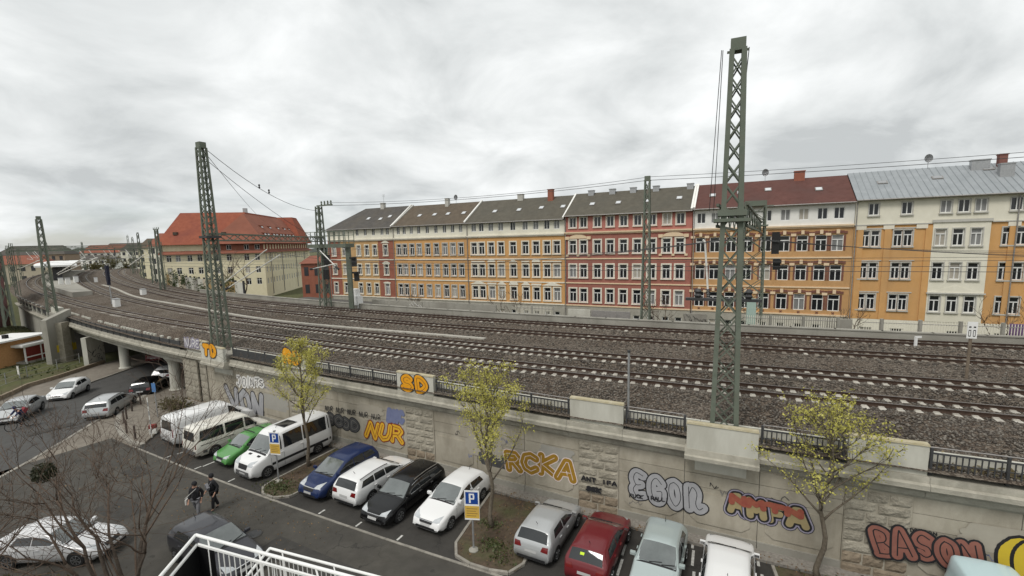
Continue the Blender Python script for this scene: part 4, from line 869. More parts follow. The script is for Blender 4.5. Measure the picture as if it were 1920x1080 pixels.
# ------------------------------------------------------------------ row of houses beyond the railway
FA = math.radians(-26.0); FO = Vector((1.24, 74.56, 0)); FD = Vector((math.cos(FA), math.sin(FA), 0)); FN = Vector((-FD.y, FD.x, 0))
def FU(px, py, dep=0.0):
    w = hit_plane(px, py, FO+FN*dep, FD); return (w-FO-FN*dep).dot(FD), w.z
def plaster(n, a, b, st=None): return mat('facade_'+n, a, b, 1.6, .92, bump=.12, bscale=14, stain=st, sscale=.35, vstretch=.6)
MF = {'orange': plaster('orange', (0.46, 0.265, 0.115), (0.52, 0.31, 0.145), (0.38, 0.22, 0.10)), 'orange2': plaster('orange_light', (0.55, 0.305, 0.115), (0.595, 0.34, 0.14), (0.45, 0.27, 0.125)), 'ochre': plaster('ochre', (0.48, 0.305, 0.14), (0.53, 0.345, 0.17), (0.38, 0.22, 0.09)),
      'red': plaster('red', (0.30, 0.118, 0.09), (0.35, 0.145, 0.112), (0.25, 0.10, 0.078)), 'pink': plaster('pink', (0.40, 0.155, 0.125), (0.45, 0.185, 0.15)), 'cream': plaster('cream', (0.67, 0.64, 0.53), (0.73, 0.70, 0.59), (0.60, 0.57, 0.46)), 'white': plaster('white', (0.72, 0.71, 0.67), (0.77, 0.76, 0.72), (0.64, 0.63, 0.58)),
      'brick': plaster('brick', (0.25, 0.092, 0.06), (0.31, 0.12, 0.08)), 'stone': plaster('stone', (0.68, 0.635, 0.53), (0.75, 0.705, 0.60), (0.58, 0.54, 0.44)), 'grey': plaster('grey', (0.42, 0.41, 0.37), (0.50, 0.485, 0.44)), 'plinth': plaster('plinth', (0.30, 0.285, 0.24), (0.38, 0.36, 0.31)), 'palepeach': plaster('peach', (0.66, 0.50, 0.33), (0.70, 0.55, 0.38)), 'yellow': plaster('yellow', (0.66, 0.60, 0.42), (0.71, 0.65, 0.47), (0.60, 0.54, 0.36))}
MR = {'grey': mat('roof_slate', (0.062, 0.057, 0.052), (0.092, 0.085, 0.076), 1.2, .9, bump=.5, bscale=9, stain=(0.105, 0.09, 0.068), sscale=.25), 'brown': mat('roof_brown', (0.085, 0.066, 0.047), (0.12, 0.095, 0.068), 1.2, .9, bump=.5, bscale=9, stain=(0.085, 0.075, 0.06), sscale=.25), 'green': mat('roof_moss', (0.078, 0.070, 0.054), (0.108, 0.098, 0.076), 1.2, .9, bump=.5, bscale=9, stain=(0.085, 0.08, 0.065), sscale=.25),
      'maroon': mat('roof_maroon', (0.085, 0.035, 0.028), (0.12, 0.052, 0.042), 1.2, .85, bump=.5, bscale=9, stain=(0.075, 0.04, 0.035), sscale=.3), 'metal': mat('roof_metal', (0.27, 0.29, 0.30), (0.33, 0.35, 0.36), .9, .5, metal=.3), 'red': mat('roof_red_tile', (0.22, 0.064, 0.037), (0.28, 0.088, 0.05), 1.0, .9, bump=.6, bscale=6, stain=(0.18, 0.055, 0.04), sscale=.2), 'oldred': mat('roof_old_red', (0.21, 0.078, 0.05), (0.26, 0.10, 0.065), 1.0, .9, bump=.6, bscale=6, stain=(0.16, 0.065, 0.045), sscale=.25)}
def zone(parent, name, m_, x0, x1, z0, z1, holes=(), y=0.0, rev=0.2):
    """front wall strip with real window openings and reveals"""
    xs = sorted({x0, x1, *[h[0] for h in holes], *[h[1] for h in holes]}); zs = sorted({z0, z1, *[h[2] for h in holes], *[h[3] for h in holes]}); b = MB()
    for i in range(len(xs)-1):
        for j in range(len(zs)-1):
            cx, cz = (xs[i]+xs[i+1])/2, (zs[j]+zs[j+1])/2
            if any(h[0] < cx < h[1] and h[2] < cz < h[3] for h in holes): continue
            b.quad((xs[i], y, zs[j]), (xs[i+1], y, zs[j]), (xs[i+1], y, zs[j+1]), (xs[i], y, zs[j+1]))
    for a, c, d, e in holes:
        b.quad((a, y, d), (a, y+rev, d), (a, y+rev, e), (a, y, e)); b.quad((c, y+rev, d), (c, y, d), (c, y, e), (c, y+rev, e)); b.quad((a, y, e), (a, y+rev, e), (c, y+rev, e), (c, y, e)); b.quad((a, y+rev, d), (a, y, d), (c, y, d), (c, y+rev, d))
    return b.build(name, m_, parent)
WM = {}
FRAME = mat('window_frame', (0.74, 0.74, 0.72), (0.66, 0.66, 0.64), 2, .5)
BRF = mat('brown_window_frame', (0.16, 0.12, 0.09), None, rough=.6)
def wmesh(w, h, kind):
    k = (round(w, 2), round(h, 2), kind)
    if k in WM: return WM[k]
    f = 0.085 if w > .8 else .07; b = MB(); x, y0, y1 = w/2, .10, .17
    b.bx(-x, -x+f, y0, y1, 0, h); b.bx(x-f, x, y0, y1, 0, h); b.bx(-x+f, x-f, y0, y1, 0, f); b.bx(-x+f, x-f, y0, y1, h-f, h)
    if kind in ('cross', 'two'): b.bx(-.05, .05, y0+.005, y1, f, h-f)
    if kind in ('cross', 'tee'):
        zt = h*.70; b.bx(-x+f, x-f, y0-.01, y1-.005, zt-.055, zt+.055)
        if kind == 'tee': b.bx(-.05, .05, y0+.005, y1, f, zt-.055)
    fm = b.mesh('window', FRAME); g_ = MB(); g_.quad((-x+.01, .165, .01), (x-.01, .165, .01), (x-.01, .165, h-.01), (-x+.01, .165, h-.01)); pm = [g_.mesh('pane', M[n]) for n in ('glass', 'curtain', 'blind')]
    WM[k] = (fm, pm); return WM[k]
SM = {}
def surround(w, h, bw, mk, sill=True, top=.18, out=.07):
    k = (round(w, 2), round(h, 2), bw, mk, top)
    if k in SM: return SM[k]
    b = MB(); x = w/2; b.bx(-x-bw, -x, -out, .02, -.02, h+top); b.bx(x, x+bw, -out, .02, -.02, h+top); b.bx(-x, x, -out+.004, .02, h, h+top); s = b.mesh('surround', mk)
    q = MB(); q.bx(-x-bw-.05, x+bw+.05, -out-.08, .03, -.16, -.022); SM[k] = (s, q.mesh('sill', mk)); return SM[k]
def window(par, x, z0, w, h, kind='tee', sur=None, y=0.0, cur=.13, blind=.05):
    fm, pm = wmesh(w, h, kind); o = inst('window', fm, par, (x, y, z0)); r = random.random()
    inst('pane', pm[1 if r < cur else 2 if r < cur+blind else 0], o)
    if sur:
        s, q = surround(w, h, sur[1], sur[0], top=sur[2] if len(sur) > 2 else .18); inst('surround', s, o); inst('sill', q, o)
    return o
def gable_roof(par, x0, x1, eave, ridge, m_, d0=-.45, dr=6.0, d1=12.5, zr2=None, hipL=0.0):
    b = MB(); t = .14
    e0, r0 = (d0, eave), (dr, ridge); zb = zr2 or eave
    a = [(x0, d0, eave), (x1, d0, eave), (x1, dr, ridge), (x0+hipL, dr, ridge)]; b.add(a+[(v[0], v[1], v[2]-t) for v in a], [(0, 1, 2, 3), (7, 6, 5, 4), (0, 4, 5, 1), (1, 5, 6, 2), (3, 7, 4, 0)])
    a = [(x0+hipL, dr, ridge), (x1, dr, ridge), (x1, d1, zb), (x0, d1, zb)]; b.add(a, [(0, 1, 2, 3)])
    if hipL: b.add([(x0, d0, eave), (x0+hipL, dr, ridge), (x0, d1, zb)], [(0, 1, 2)])
    return b.build('roof', m_, par)
def roof_pt(x, f, eave, ridge, d0=-.45, dr=6.0, up=.0): return Vector((x, d0+(dr-d0)*f, eave+(ridge-eave)*f+up))
def skylight(roof, x, f, eave, ridge, w=.8, l=.9, m_=None):
    a = roof_pt(x, f, eave, ridge); sl = math.atan2(ridge-eave, 6.45); Mx = Matrix.Rotation(sl, 3, 'X'); b = MB(); b.box(a+Vector((0, 0, .06)), (w, l, .10), M=Mx); o = b.build('skylight', M['greyrail'], roof); q = MB(); q.box(a+Vector((0, -.02, .115)), (w*.78, l*.78, .02), M=Mx); q.build('skylight_pane', m_ or mat('sky_glass', (0.5, 0.52, 0.53), None, rough=.1), o); return o
SKYG = mat('skylight_glass', (0.55, 0.57, 0.58), None, rough=.08, spec=.6)
def chimney(roof, x, f, eave, ridge, w, h, m_, name='chimney'):
    a = roof_pt(x, f, eave, ridge); b = MB(); b.bx(a.x-w/2, a.x+w/2, a.y-.35, a.y+.35, a.z-.8, a.z+h); b.bx(a.x-w/2-.06, a.x+w/2+.06, a.y-.41, a.y+.41, a.z+h, a.z+h+.12); return b.build(name, m_, roof)
def dish(roof, x, f, eave, ridge):
    a = roof_pt(x, f, eave, ridge); b = MB(); b.tube(a, a+Vector((0, 0, 1.1)), .03, n=6)
    c = a+Vector((0, -.1, 1.2)); n = 12
    vs = [c+Vector((0, .12, 0))]+[c+Vector((.42*math.cos(6.283*k/n), -.02, .5*math.sin(6.283*k/n))) for k in range(n)]; b.add(vs, [(0, 1+k, 1+(k+1) % n) for k in range(n)]+[(1+k, 0, 1+(k+1) % n) for k in range(n)]); b.tube(c, c+Vector((0, -.5, -.1)), .02, n=5); return b.build('satellite_dish', M['galv'], roof)
def aerial(roof, x, f, eave, ridge, h=1.6):
    a = roof_pt(x, f, eave, ridge); b = MB(); b.tube(a, a+Vector((0, 0, h)), .03, n=5)
    for k in range(4): b.tube(a+Vector((-.4, 0, h-.15*k)), a+Vector((.4, 0, h-.15*k)), .015, n=4)
    return b.build('aerial', M['galv'], roof)
ROWS = [(3.05, 2.05), (6.80, 1.97), (10.45, 1.97)]
def house(label, u0, u1, body, attic, roofm, cols, eave=16.0, ridge=19.95, splitz=13.5, ww=1.12, attic_w=.95, attic_h=1.35, attic_z=14.25, rows=ROWS, sur=('stone', .17), kind='tee', akind='two', attcols=None, asur=None, zones=None, plz=2.5, hipL=0.0, band='stone', roofd=12.5, acur=.2):
    t = thing('house', label, 'house', FO+FD*u0, FA, 'row of tall houses beyond the railway'); W = u1-u0; cx = [c-u0 for c in cols]; ax = [c-u0 for c in (attcols or cols)]
    S = (MF[sur[0]], sur[1]) if sur else None
    zs = zones or [(0, W, body)]
    for za, zb_, m_ in zs:
        hs = [(x-ww/2, x+ww/2, z, z+h) for x in cx if za <= x < zb_ for z, h in rows]; zone(t, 'wall', MF[m_], za, zb_, plz, splitz, hs)
    zone(t, 'attic_wall', MF[attic], 0, W, splitz, eave-.1, [(x-attic_w/2, x+attic_w/2, attic_z, attic_z+attic_h) for x in ax], y=.012)
    hs = [(x-.45, x+.45, .75, 1.35) for x in cx]; zone(t, 'plinth_wall', MF['plinth'], 0, W, -1.6, plz, hs, y=-.08)
    b = MB(); b.bx(.02, W-.02, .34, roofd-.5, -1.6, eave-.3)
    vs = [(.02, .34, eave-.3), (.02, 6, ridge-.35), (.02, roofd-.5, eave-.3), (W-.02, .34, eave-.3), (W-.02, 6, ridge-.35), (W-.02, roofd-.5, eave-.3)]
    if not hipL: b.add(vs, [(0, 2, 1), (3, 4, 5)])
    b.build('house_core', MF[attic], t)
    for i, x in enumerate(cx):
        for z, h in rows: window(t, x, z, ww, h, kind, S)
        window(t, x, .75, .9, .6, 'plain', None, y=-.08, cur=.1)
    for x in ax: window(t, x, attic_z, attic_w, attic_h, akind, (MF[asur[0]], asur[1]) if asur else None, cur=acur)
    for z in (plz, 5.95, 9.65): b = MB(); b.bx(0.02, W-.02, -.10 if z > plz else -.17, .0, z-.08, z+.10); b.build('string_course', MF[band], t)
    b = MB(); b.bx(.02, W-.02, -.28, 0, splitz-.10, splitz+.09); b.bx(.02, W-.02, -.16, 0, splitz-.28, splitz-.10); b.build('cornice', MF[band], t)
    r = gable_roof(t, 0.0 if not hipL else -.4, W, eave, ridge, MR[roofm], d1=roofd, hipL=hipL)
    b = MB(); b.tube((0, -.52, eave-.09), (W, -.52, eave-.09), .09, n=6); b.build('gutter', M['greyrail'], t)
    b = MB(); b.tube((.12, -.14, eave-.3), (.12, -.14, .2), .06, n=6); b.build('downpipe', M['greyrail'], t)
    return t, r, W
def verge(roof, x, eave, ridge, m_='white', w=.26):
    a, c = roof_pt(x, 0, eave, ridge, up=.12), roof_pt(x, 1, eave, ridge, up=.12); b = MB(); b.beam(a, c, w, .22); return b.build('verge', MF[m_], roof)
# 1: corner house in orange and red brick
B1 = [-40.72, -37.97, -34.18, -32.13, -30.12, -27.51]
t, r, W = house('corner house of orange and red brick at the left end of the row', -42.0, -25.6, 'ochre', 'cream', 'grey', B1, eave=15.6, ridge=19.9, ww=.95, attcols=[-40.5, -37.9, -34.4, -32.3, -30.3, -28.2, -26.9], attic_w=.72, kind='tee', sur=('cream', .16), zones=[(0, 3.0, 'brick'), (3.0, 12.7, 'ochre'), (12.7, 16.4, 'brick')], hipL=5.0, roofd=14)
for x, f in ((8.5, .45), (11.8, .4), (13.6, .5)): skylight(r, x, f, 15.6, 19.9, m_=SKYG)
aerial(r, 9.6, .98, 15.6, 19.9, 2.6); chimney(r, 9.4, .97, 15.6, 19.9, .8, .9, MF['grey']); verge(r, 16.3, 15.6, 19.9)
b = MB()
for z, h in ((8.85, .5), (5.2, .3)):
    n = 8; vs = [(14.5+.95*math.cos(math.pi*k/n), -.09, z+h*math.sin(math.pi*k/n)) for k in range(n+1)]; b.add(vs, [tuple(range(n+1))[::-1]])
b.add([(13.4, -.1, 12.75), (15.6, -.1, 12.75), (14.5, -.1, 13.3)], [(0, 1, 2)]); b.build('arched_lintel', MF['cream'], t)
b = MB(); b.bx(12.72, 16.36, -.09, -.002, 2.62, 13.2); 
# left flank of the corner house
b = MB(); b.bx(-.35, 0.015, .0, 13.5, 2.5, 13.5); b.build('flank_wall', MF['brick'], t); b = MB(); b.bx(-.34, .0, 0.0, 13.5, 13.5, 15.5); b.build('flank_attic', MF['cream'], t)
# 2
B2 = [-24.36, -22.99, -21.35, -19.73, -17.84, -16.0, -14.19, -12.52, -10.88]
t, r, W = house('plain orange house with nine window axes and a brown roof', -25.55, -9.7, 'orange2', 'cream', 'brown', B2, eave=15.75, ridge=19.8, ww=.95, attic_w=.72, sur=('grey', .15), band='stone')
for x, f in ((4.4, .45), (7.7, .46), (10.6, .46), (13.9, .46)): skylight(r, x, f, 15.75, 19.8, m_=SKYG)
chimney(r, 8.7, .9, 15.75, 19.8, .7, 1.2, MF['grey']); dish(r, 10.4, .95, 15.75, 19.8); verge(r, .3, 15.75, 19.8, 'grey'); verge(r, 15.7, 15.75, 19.8)
# 3
B3 = [-8.29, -6.84, -5.01, -3.17, -0.98, 1.21, 3.06, 4.92, 6.56]
t, r, W = house('orange house with white triangular pediments over its lower windows', -9.65, 7.85, 'orange2', 'cream', 'green', B3, eave=15.75, ridge=19.8, ww=1.08, attic_w=.95, attic_h=1.4, sur=('stone', .17), band='stone', acur=.5)
def pediment(t, x, z, w, h, kind, m_):
    b = MB()
    if kind == 'tri': b.add([(x-w/2, -.16, z), (x+w/2, -.16, z), (x, -.16, z+h), (x-w/2, 0, z), (x+w/2, 0, z), (x, 0, z+h)], [(0, 1, 2), (1, 4, 5, 2), (3, 0, 2, 5), (0, 3, 4, 1)])
    elif kind == 'arc':
        n = 8; a = [(x+w/2*math.cos(math.pi*k/n), -.14, z+h*math.sin(math.pi*k/n)) for k in range(n+1)]; c = [(p[0], 0, p[2]) for p in a]; b.add(a+c, [tuple(range(n, -1, -1))]+[(k, k+1, n+2+k, n+1+k) for k in range(n)])
    else: b.bx(x-w/2, x+w/2, -.16, 0, z, z+h)
    b.build('pediment', m_, t)
u0 = -9.65
for xa, w, k in (((B3[0]+B3[1])/2, 3.2, 'tri'), (B3[2], 1.7, 'flat'), (B3[3], 1.7, 'tri'), (B3[4], 1.7, 'arc'), (B3[5], 1.7, 'tri'), (B3[6], 1.7, 'flat'), ((B3[7]+B3[8])/2, 3.4, 'tri')): pediment(t, xa-u0, 5.42, w, .28 if k == 'flat' else .62, k, MF['stone'])
for xa, w, k in (((B3[0]+B3[1])/2, 2.6, 'flat'), (B3[2], 1.5, 'arc'), (B3[3], 1.4, 'flat'), (B3[4], 1.5, 'tri'), (B3[5], 1.4, 'flat'), (B3[6], 1.5, 'arc'), ((B3[7]+B3[8])/2, 3.2, 'flat')): pediment(t, xa-u0, 9.12, w, .22 if k == 'flat' else .55, k, MF['stone'])
for x, f in ((4.2, .45), (8.7, .46), (12.6, .5), (16.3, .5)): skylight(r, x, f, 15.75, 19.8, m_=SKYG)
chimney(r, 7.6, .96, 15.75, 19.8, 1.0, .8, MF['grey']); chimney(r, 13.4, .85, 15.75, 19.8, .9, 1.6, MF['brick']); verge(r, W-.1, 15.75, 19.8)
# 4
B4 = [9.16, 10.84, 12.98, 14.9, 16.85, 18.84, 20.84, 22.86, 24.62]
t, r, W = house('red plastered house with pale window surrounds and a grey green roof', 7.9, 26.15, 'red', 'pink', 'green', B4, eave=16.15, ridge=19.95, ww=1.08, attic_w=1.05, attic_h=1.5, attic_z=14.35, splitz=13.6, sur=('stone', .18), asur=('stone', .14), band='palepeach')
for x, f in ((3.6, .45), (7.6, .45), (11.7, .45), (16.2, .5)): skylight(r, x, f, 16.15, 19.95, m_=SKYG)
for x in (2.6, 6.0, 9.2, 12.6, 18.0): chimney(r, min(x, 17.4), .92, 16.15, 19.95, .9, .55, M['galv'])
verge(r, W-.1, 16.15, 19.95)
for x in ((B4[0]+B4[1])/2-7.9, (B4[7]+B4[8])/2-7.9): 
    n = 10; b = MB(); w, h = 3.0, .6; a = [(x+w/2*math.cos(math.pi*k/n), -.13, 12.68+h*math.sin(math.pi*k/n)) for k in range(n+1)]; c = [(p[0], 0, p[2]) for p in a]; b.add(a+c, [tuple(range(n, -1, -1))]+[(k, k+1, n+2+k, n+1+k) for k in range(n)]); b.build('arched_lintel', MF['palepeach'], t)
    for dx in (-1.7, 1.7): b = MB(); b.bx(x+dx-.3, x+dx+.3, -.2, 0, 12.55, 13.0); b.build('bracket', MF['palepeach'], t)
    for dx in (-1.7, 0, 1.7): b = MB(); b.bx(x+dx-.2, x+dx+.2, -.15, 0, 10.0, 10.3); b.build('bracket', MF['palepeach'], t)
# 5
B5 = [27.26, 29.01, 31.01, 32.89, 35.02, 37.04, 38.99, 40.94, 42.62]
t, r, W = house('orange house with white top storey and dark red roof behind the tall mast', 26.25, 44.15, 'orange', 'white', 'maroon', B5, eave=16.25, ridge=20.0, ww=1.22, attic_w=1.08, attic_h=1.4, attic_z=14.3, splitz=13.55, sur=None, band='palepeach', acur=.35)
BR5 = plaster('dark_brick', (0.15, 0.065, 0.05), (0.20, 0.09, 0.065))
LB = MB(); n = 6
for k in range(n): a0, a1 = -.95+1.9*k/n, -.95+1.9*(k+1)/n; f = lambda a: .22*math.cos(a*1.3); LB.bx(a0, a1, -.1, 0, .04+f((a0+a1)/2)*.8, .30+f((a0+a1)/2))
LBM = LB.mesh('brick_lintel', BR5); KS = MB().bx(-.17, .17, -.15, 0, .12, .62).mesh('keystone', MF['palepeach']); IP = MB().bx(-.28, .28, -.13, 0, -.05, .28).mesh('impost', MF['palepeach']); JB = MB().bx(-.1, .1, -.05, 0, -1.9, 0).mesh('brick_jamb', BR5)
RH = MB(); RH.box((0, -.03, 0), (.34, .06, .08), M=Matrix.Rotation(.8, 3, 'Y')); RH.box((0, -.032, 0), (.34, .06, .08), M=Matrix.Rotation(-.8, 3, 'Y')); RHM = RH.mesh('diamond_ornament', BR5)
for x in B5:
    x -= 26.25
    for z, h in ROWS:
        inst('brick_lintel', LBM, t, (x, 0, z+h)); inst('keystone', KS, t, (x, 0, z+h)); inst('impost', IP, t, (x-.98, -.004, z+h-.05)); inst('brick_jamb', JB, t, (x-.72, 0, z+h)); inst('brick_jamb', JB, t, (x+.72, 0, z+h))
    inst('diamond_ornament', RHM, t, (x, 0, 2.85-.05))
for x, f in ((2.2, .5), (5.6, .55), (8.9, .6), (14.5, .5)): skylight(r, x, f, 16.25, 20.0, m_=SKYG)
dish(r, 8.6, .96, 16.25, 20.0); chimney(r, 12.6, .95, 16.25, 20.0, 1.2, 1.0, MF['brick']); verge(r, .1, 16.25, 20.0)
# 6: wide house with cream bay and grey metal roof
def house6():
    U0, U1 = 44.2, 78.0; L6 = [(5.25-1.85+.06, 1.85), (7.15, 1.9), (10.9, 1.88)]; L6 = [(3.46, 1.85), (7.15, 1.88), (10.92, 1.86)]; e, rg = 16.4, 20.2
    t = thing('house', 'wide orange and cream house with grey metal roof at the right edge', 'house', FO+FD*U0, FA, 'row of tall houses beyond the railway'); W = U1-U0
    bay0, bay1 = 51.4-U0, 56.2-U0
    wl = [45.32, 46.28, 48.37, 49.29]; wb = [52.1, 53.6, 55.1]; wr = [57.62, 58.73, 60.6, 61.6, 65, 66, 68, 69, 72, 74]
    hs = lambda cs, w: [(c-U0-w/2, c-U0+w/2, z, z+h) for c in cs for z, h in L6]
    zone(t, 'wall', MF['orange2'], 0, bay0, 2.3, 13.4, hs(wl, .82)); zone(t, 'bay_wall', MF['cream'], bay0, bay1, 2.3, 13.7, hs(wb, .95), y=-.14); zone(t, 'wall', MF['orange2'], bay1, W, 2.3, 13.4, hs(wr, .82))
    zone(t, 'attic_wall', MF['cream'], 0, W, 13.4, e-.1, [(c-U0-.5, c-U0+.5, 14.55, 15.95) for c in (45.95, 49.0, 52.4, 53.9, 55.3, 58.1, 61.0, 65, 68)], y=.012)
    zone(t, 'plinth_wall', MF['cream'], 0, W, -1.6, 2.3, [(c-U0-.6, c-U0+.6, .6, 1.3) for c in (46, 48.9, 54, 58, 62)], y=-.10)
    b = MB(); b.bx(.02, W, .34, 12, -1.6, e-.3); b.build('house_core', MF['cream'], t)
    sg = (MF['grey'], .10, .12)
    for c in wl+wr:
        for z, h in L6: window(t, c-U0, z, .82, h, 'tee', sg)
    for c in wb:
        for z, h in L6: window(t, c-U0, z, .95, h, 'tee', sg, y=-.14)
    for c in (45.95, 49.0, 52.4, 53.9, 55.3, 58.1, 61.0, 65, 68): window(t, c-U0, 14.55, 1.0, 1.4, 'two', (MF['grey'], .06, .06))
    for c in (46, 48.9, 54, 58, 62): window(t, c-U0, .6, 1.2, .7, 'plain', None, y=-.10)
    for x in (.3, 2.9, 6.6, 13.5, 16.2): b = MB(); b.bx(x, x+.6, -.12, -.0, 2.3, 13.2); b.build('pilaster_strip', MF['orange2'], t)
    for x in (.3, 2.9, 5.9, 13.5, 16.2): b = MB(); b.bx(x-.15, x+.85, -.1301, -.0, 12.9, 13.35); b.build('capital', MF['stone'], t)
    for c in (45.8, 48.83):
        for z in (5.5, 9.2, 12.95): b = MB(); b.bx(c-U0-1.2, c-U0+1.2, -.06, 0, z, z+.12); b.build('lintel', MF['grey'], t)
    pediment(t, (bay0+bay1)/2, 5.62, 5.0, .85, 'tri', MF['cream'])
    b = MB(); b.bx(bay0-.1, bay1+.1, -.34, -.14, 5.5, 5.66); b.bx(bay0-.1, bay1+.1, -.26, -.14, 13.5, 13.8); b.bx(0, bay0-.1, -.16, 0, 13.38, 13.5); b.bx(bay1+.1, W, -.16, 0, 13.38, 13.5); b.build('cornice', MF['grey'], t)
    r = gable_roof(t, 0, W, e, rg, MR['metal'], d1=12.5)
    for k in range(1, 52):
        x = .62*k
        if x < W-.2: a, c = roof_pt(x, .0, e, rg, up=.02), roof_pt(x, 1, e, rg, up=.02); b = MB(); b.beam(a, c, .05, .07); b.build('standing_seam', MR['metal'], r)
    for x, f in ((3.0, .55), (8.2, .6), (13.0, .8), (19.5, .6)): skylight(r, x, f, e, rg, 1.0, .7, M['galv'])
    dish(r, 7.9, .97, e, rg); chimney(r, 14.2, .85, e, rg, .7, 1.3, plaster('chimney', (0.19, 0.085, 0.07), (0.23, 0.11, 0.09))); chimney(r, 12.3, .84, e, rg, 1.6, .9, M['galv'], 'roof_hatch'); chimney(r, 13.9, .55, e, rg, 1.2, 1.2, M['galv'], 'dormer')
    b = MB(); b.tube((0, -.52, e-.09), (W, -.52, e-.09), .09, n=6); b.build('gutter', M['greyrail'], t)
    for x in (.12, bay1+2.0): b = MB(); b.tube((x, -.2, e-.3), (x, -.2, .2), .06, n=6); b.build('downpipe', M['greyrail'], t)
house6()
# person leaning out of the open top window of house 5
# ------------------------------------------------------------------ boundary strip between the railway and the houses
def strip_wall(px0, px1, ytop, label, name, m_, h=1.2, o=-18.6, graff=None, n=1):
    def so_at(px):
        best = None
        r_ = ray(px, ytop)
        for tt in np.linspace(.02, .16, 500):
            s, oo = SO((r_.x*tt, r_.y*tt))
            if oo <= o: return s, CAM_H+r_.z*tt
        return s, 5.5
    (sa, za), (sb, zb_) = so_at(px0), so_at(px1); zt = (za+zb_)/2; t = thing(name, label, 'wall', C((sa+sb)/2, o, 3.5)); T = Vector(t.location)
    for i in range(n):
        a, c = sa+(sb-sa)*i/n, sa+(sb-sa)*(i+1)/n; L = abs(a-c)-.015; b = MB(); b.bx(-L/2, L/2, -.09, .09, 0, zt-3.5); ob = b.build('slab', m_, t); s = (a+c)/2; ob.location = C(s, o, 3.5)-T; ob.rotation_euler = (0, 0, RZ(s))
        if graff:
            g_ = MB()
            for k in range(6):
                x = -L/2+L*(k+.6)/6.5; z = zt-3.5-random.uniform(.3, .8); g_.beam((x, -.10-.0004*k, z-.3), (x+random.uniform(-.3, .3), -.10-.0004*k, z+.3), .008, .09, up=(0, 1, 0)); g_.beam((x, -.104-.0004*k, z+.3), (x+.3, -.104-.0004*k, z), .008, .08, up=(0, 1, 0))
            g_.build('graffiti', graff, ob)
    return t
strip_wall(1283, 1325, 588, 'pale slab with dark scribbles behind the parapet, left of the tall mast', 'slab_wall', M['oldconcrete'], graff=GB)
strip_wall(1066, 1107, 580, 'pale concrete slab behind the parapet below the red house', 'slab_wall', M['concrete'], n=2)
strip_wall(1110, 1182, 583, 'grey rail barrier behind the parapet below the red house', 'slab_wall', M['greyrail'], n=3)
strip_wall(768, 792, 565, 'slab with white and blue tag behind the parapet below the plain orange house', 'slab_wall', M['oldconcrete'], graff=GW)
strip_wall(700, 766, 563, 'row of old concrete slabs behind the parapet left of the tagged slab', 'slab_wall', M['oldconcrete'], n=4)
strip_wall(795, 930, 568, 'grey slab row behind the parapet below two orange houses', 'slab_wall', M['oldconcrete'], n=6)
strip_wall(1550, 1598, 598, 'grey slabs with worn panels behind the parapet at the drainpipe', 'slab_wall', M['oldconcrete'], n=3)
strip_wall(1888, 1925, 607, 'purple metal gate behind the parapet at the right edge', 'gate', mat('purple_gate', (0.16, 0.09, 0.19), (0.13, 0.075, 0.16), 3, .6), n=2)
PK = MB().box((0, 0, .6), (.04, .03, 1.2)).mesh('picket', MF['cream'])
def pickets(px0, px1, y, label):
    s0 = SO(P(px0, y+8, 5.2))[0]; s1 = SO(P(px1, y+8, 5.2))[0]; o = -18.0; t = thing('picket_fence', label, 'fence', C((s0+s1)/2, o, 4.6), group='picket fences behind the parapet'); T = Vector(t.location)
    for s in np.arange(min(s0, s1), max(s0, s1), .16): inst('picket', PK, t, C(s, o, 4.75)-T, RZ(s))
    for s in np.arange(min(s0, s1), max(s0, s1), 2.4): b = MB(); b.bx(-.09, .09, -.09, .09, 0, 1.45); ob = b.build('post', M['oldconcrete'], t); ob.location = C(s, o, 4.6)-T
    for z in (5.0, 5.75): b = MB(); b.path([C(s, o+.03, z) for s in np.linspace(s0, s1, 8)], .02, 4); b.build('rail', M['greyrail'], t, world=True)
pickets(1392, 1548, 592, 'pale picket fence behind the parapet right of the tall mast'); pickets(1600, 1880, 600, 'pale picket fence behind the parapet below the wide cream house'); pickets(985, 1062, 572, 'pale picket fence behind the parapet below the pediment house')
# ------------------------------------------------------------------ big yellow block with red hipped roof
KY = 130.0; _r = ray(497, 500); K0 = Vector((_r.x*KY/_r.y, KY, 0)); KA = math.radians(8.0)
YB = thing('office_block', 'large pale yellow block with huge red hipped roof left of the house row', 'building', K0, KA)
EV = 13.7
rowsz = [(2.2, 1.8), (5.5, 1.8), (9.0, 1.8)]
def faceA(x0, x1, y, cols, nm='wall', um='yellow'):
    hs = [(c-.65, c+.65, z, z+h) for c in cols for z, h in rowsz]; zone(YB, nm, MF['yellow'], x0, x1, -1.6, 11.7, hs, y=y); zone(YB, 'upper_wall', MF[um] if um == 'yellow' else MR['oldred'], x0+.3, x1-.3, 11.7, EV, [(c-.65, c+.65, 12.05, 13.4) for c in cols], y=y+.35)
    for c in cols:
        for z, h in rowsz: window(YB, c, z, 1.3, h, 'cross', None, y=y)
        window(YB, c, 12.05, 1.3, 1.35, 'two', None, y=y+.35)
    b = MB(); b.add([(x0-.4, y-.9, 11.1), (x1+.4, y-.9, 11.1), (x1+.2, y+.3, 11.95), (x0-.2, y+.3, 11.95), (x0-.4, y-.9, 11.0), (x1+.4, y-.9, 11.0)], [(0, 1, 2, 3), (4, 5, 1, 0)]); b.build('pent_roof', MR['oldred'], YB)
faceA(-13.6, 0, 0, [-12.0, -9.2, -4.6, -1.8], um='red'); faceA(-28, -13.6, 2.6, [-26, -23.6, -20.6, -18, -15.6])
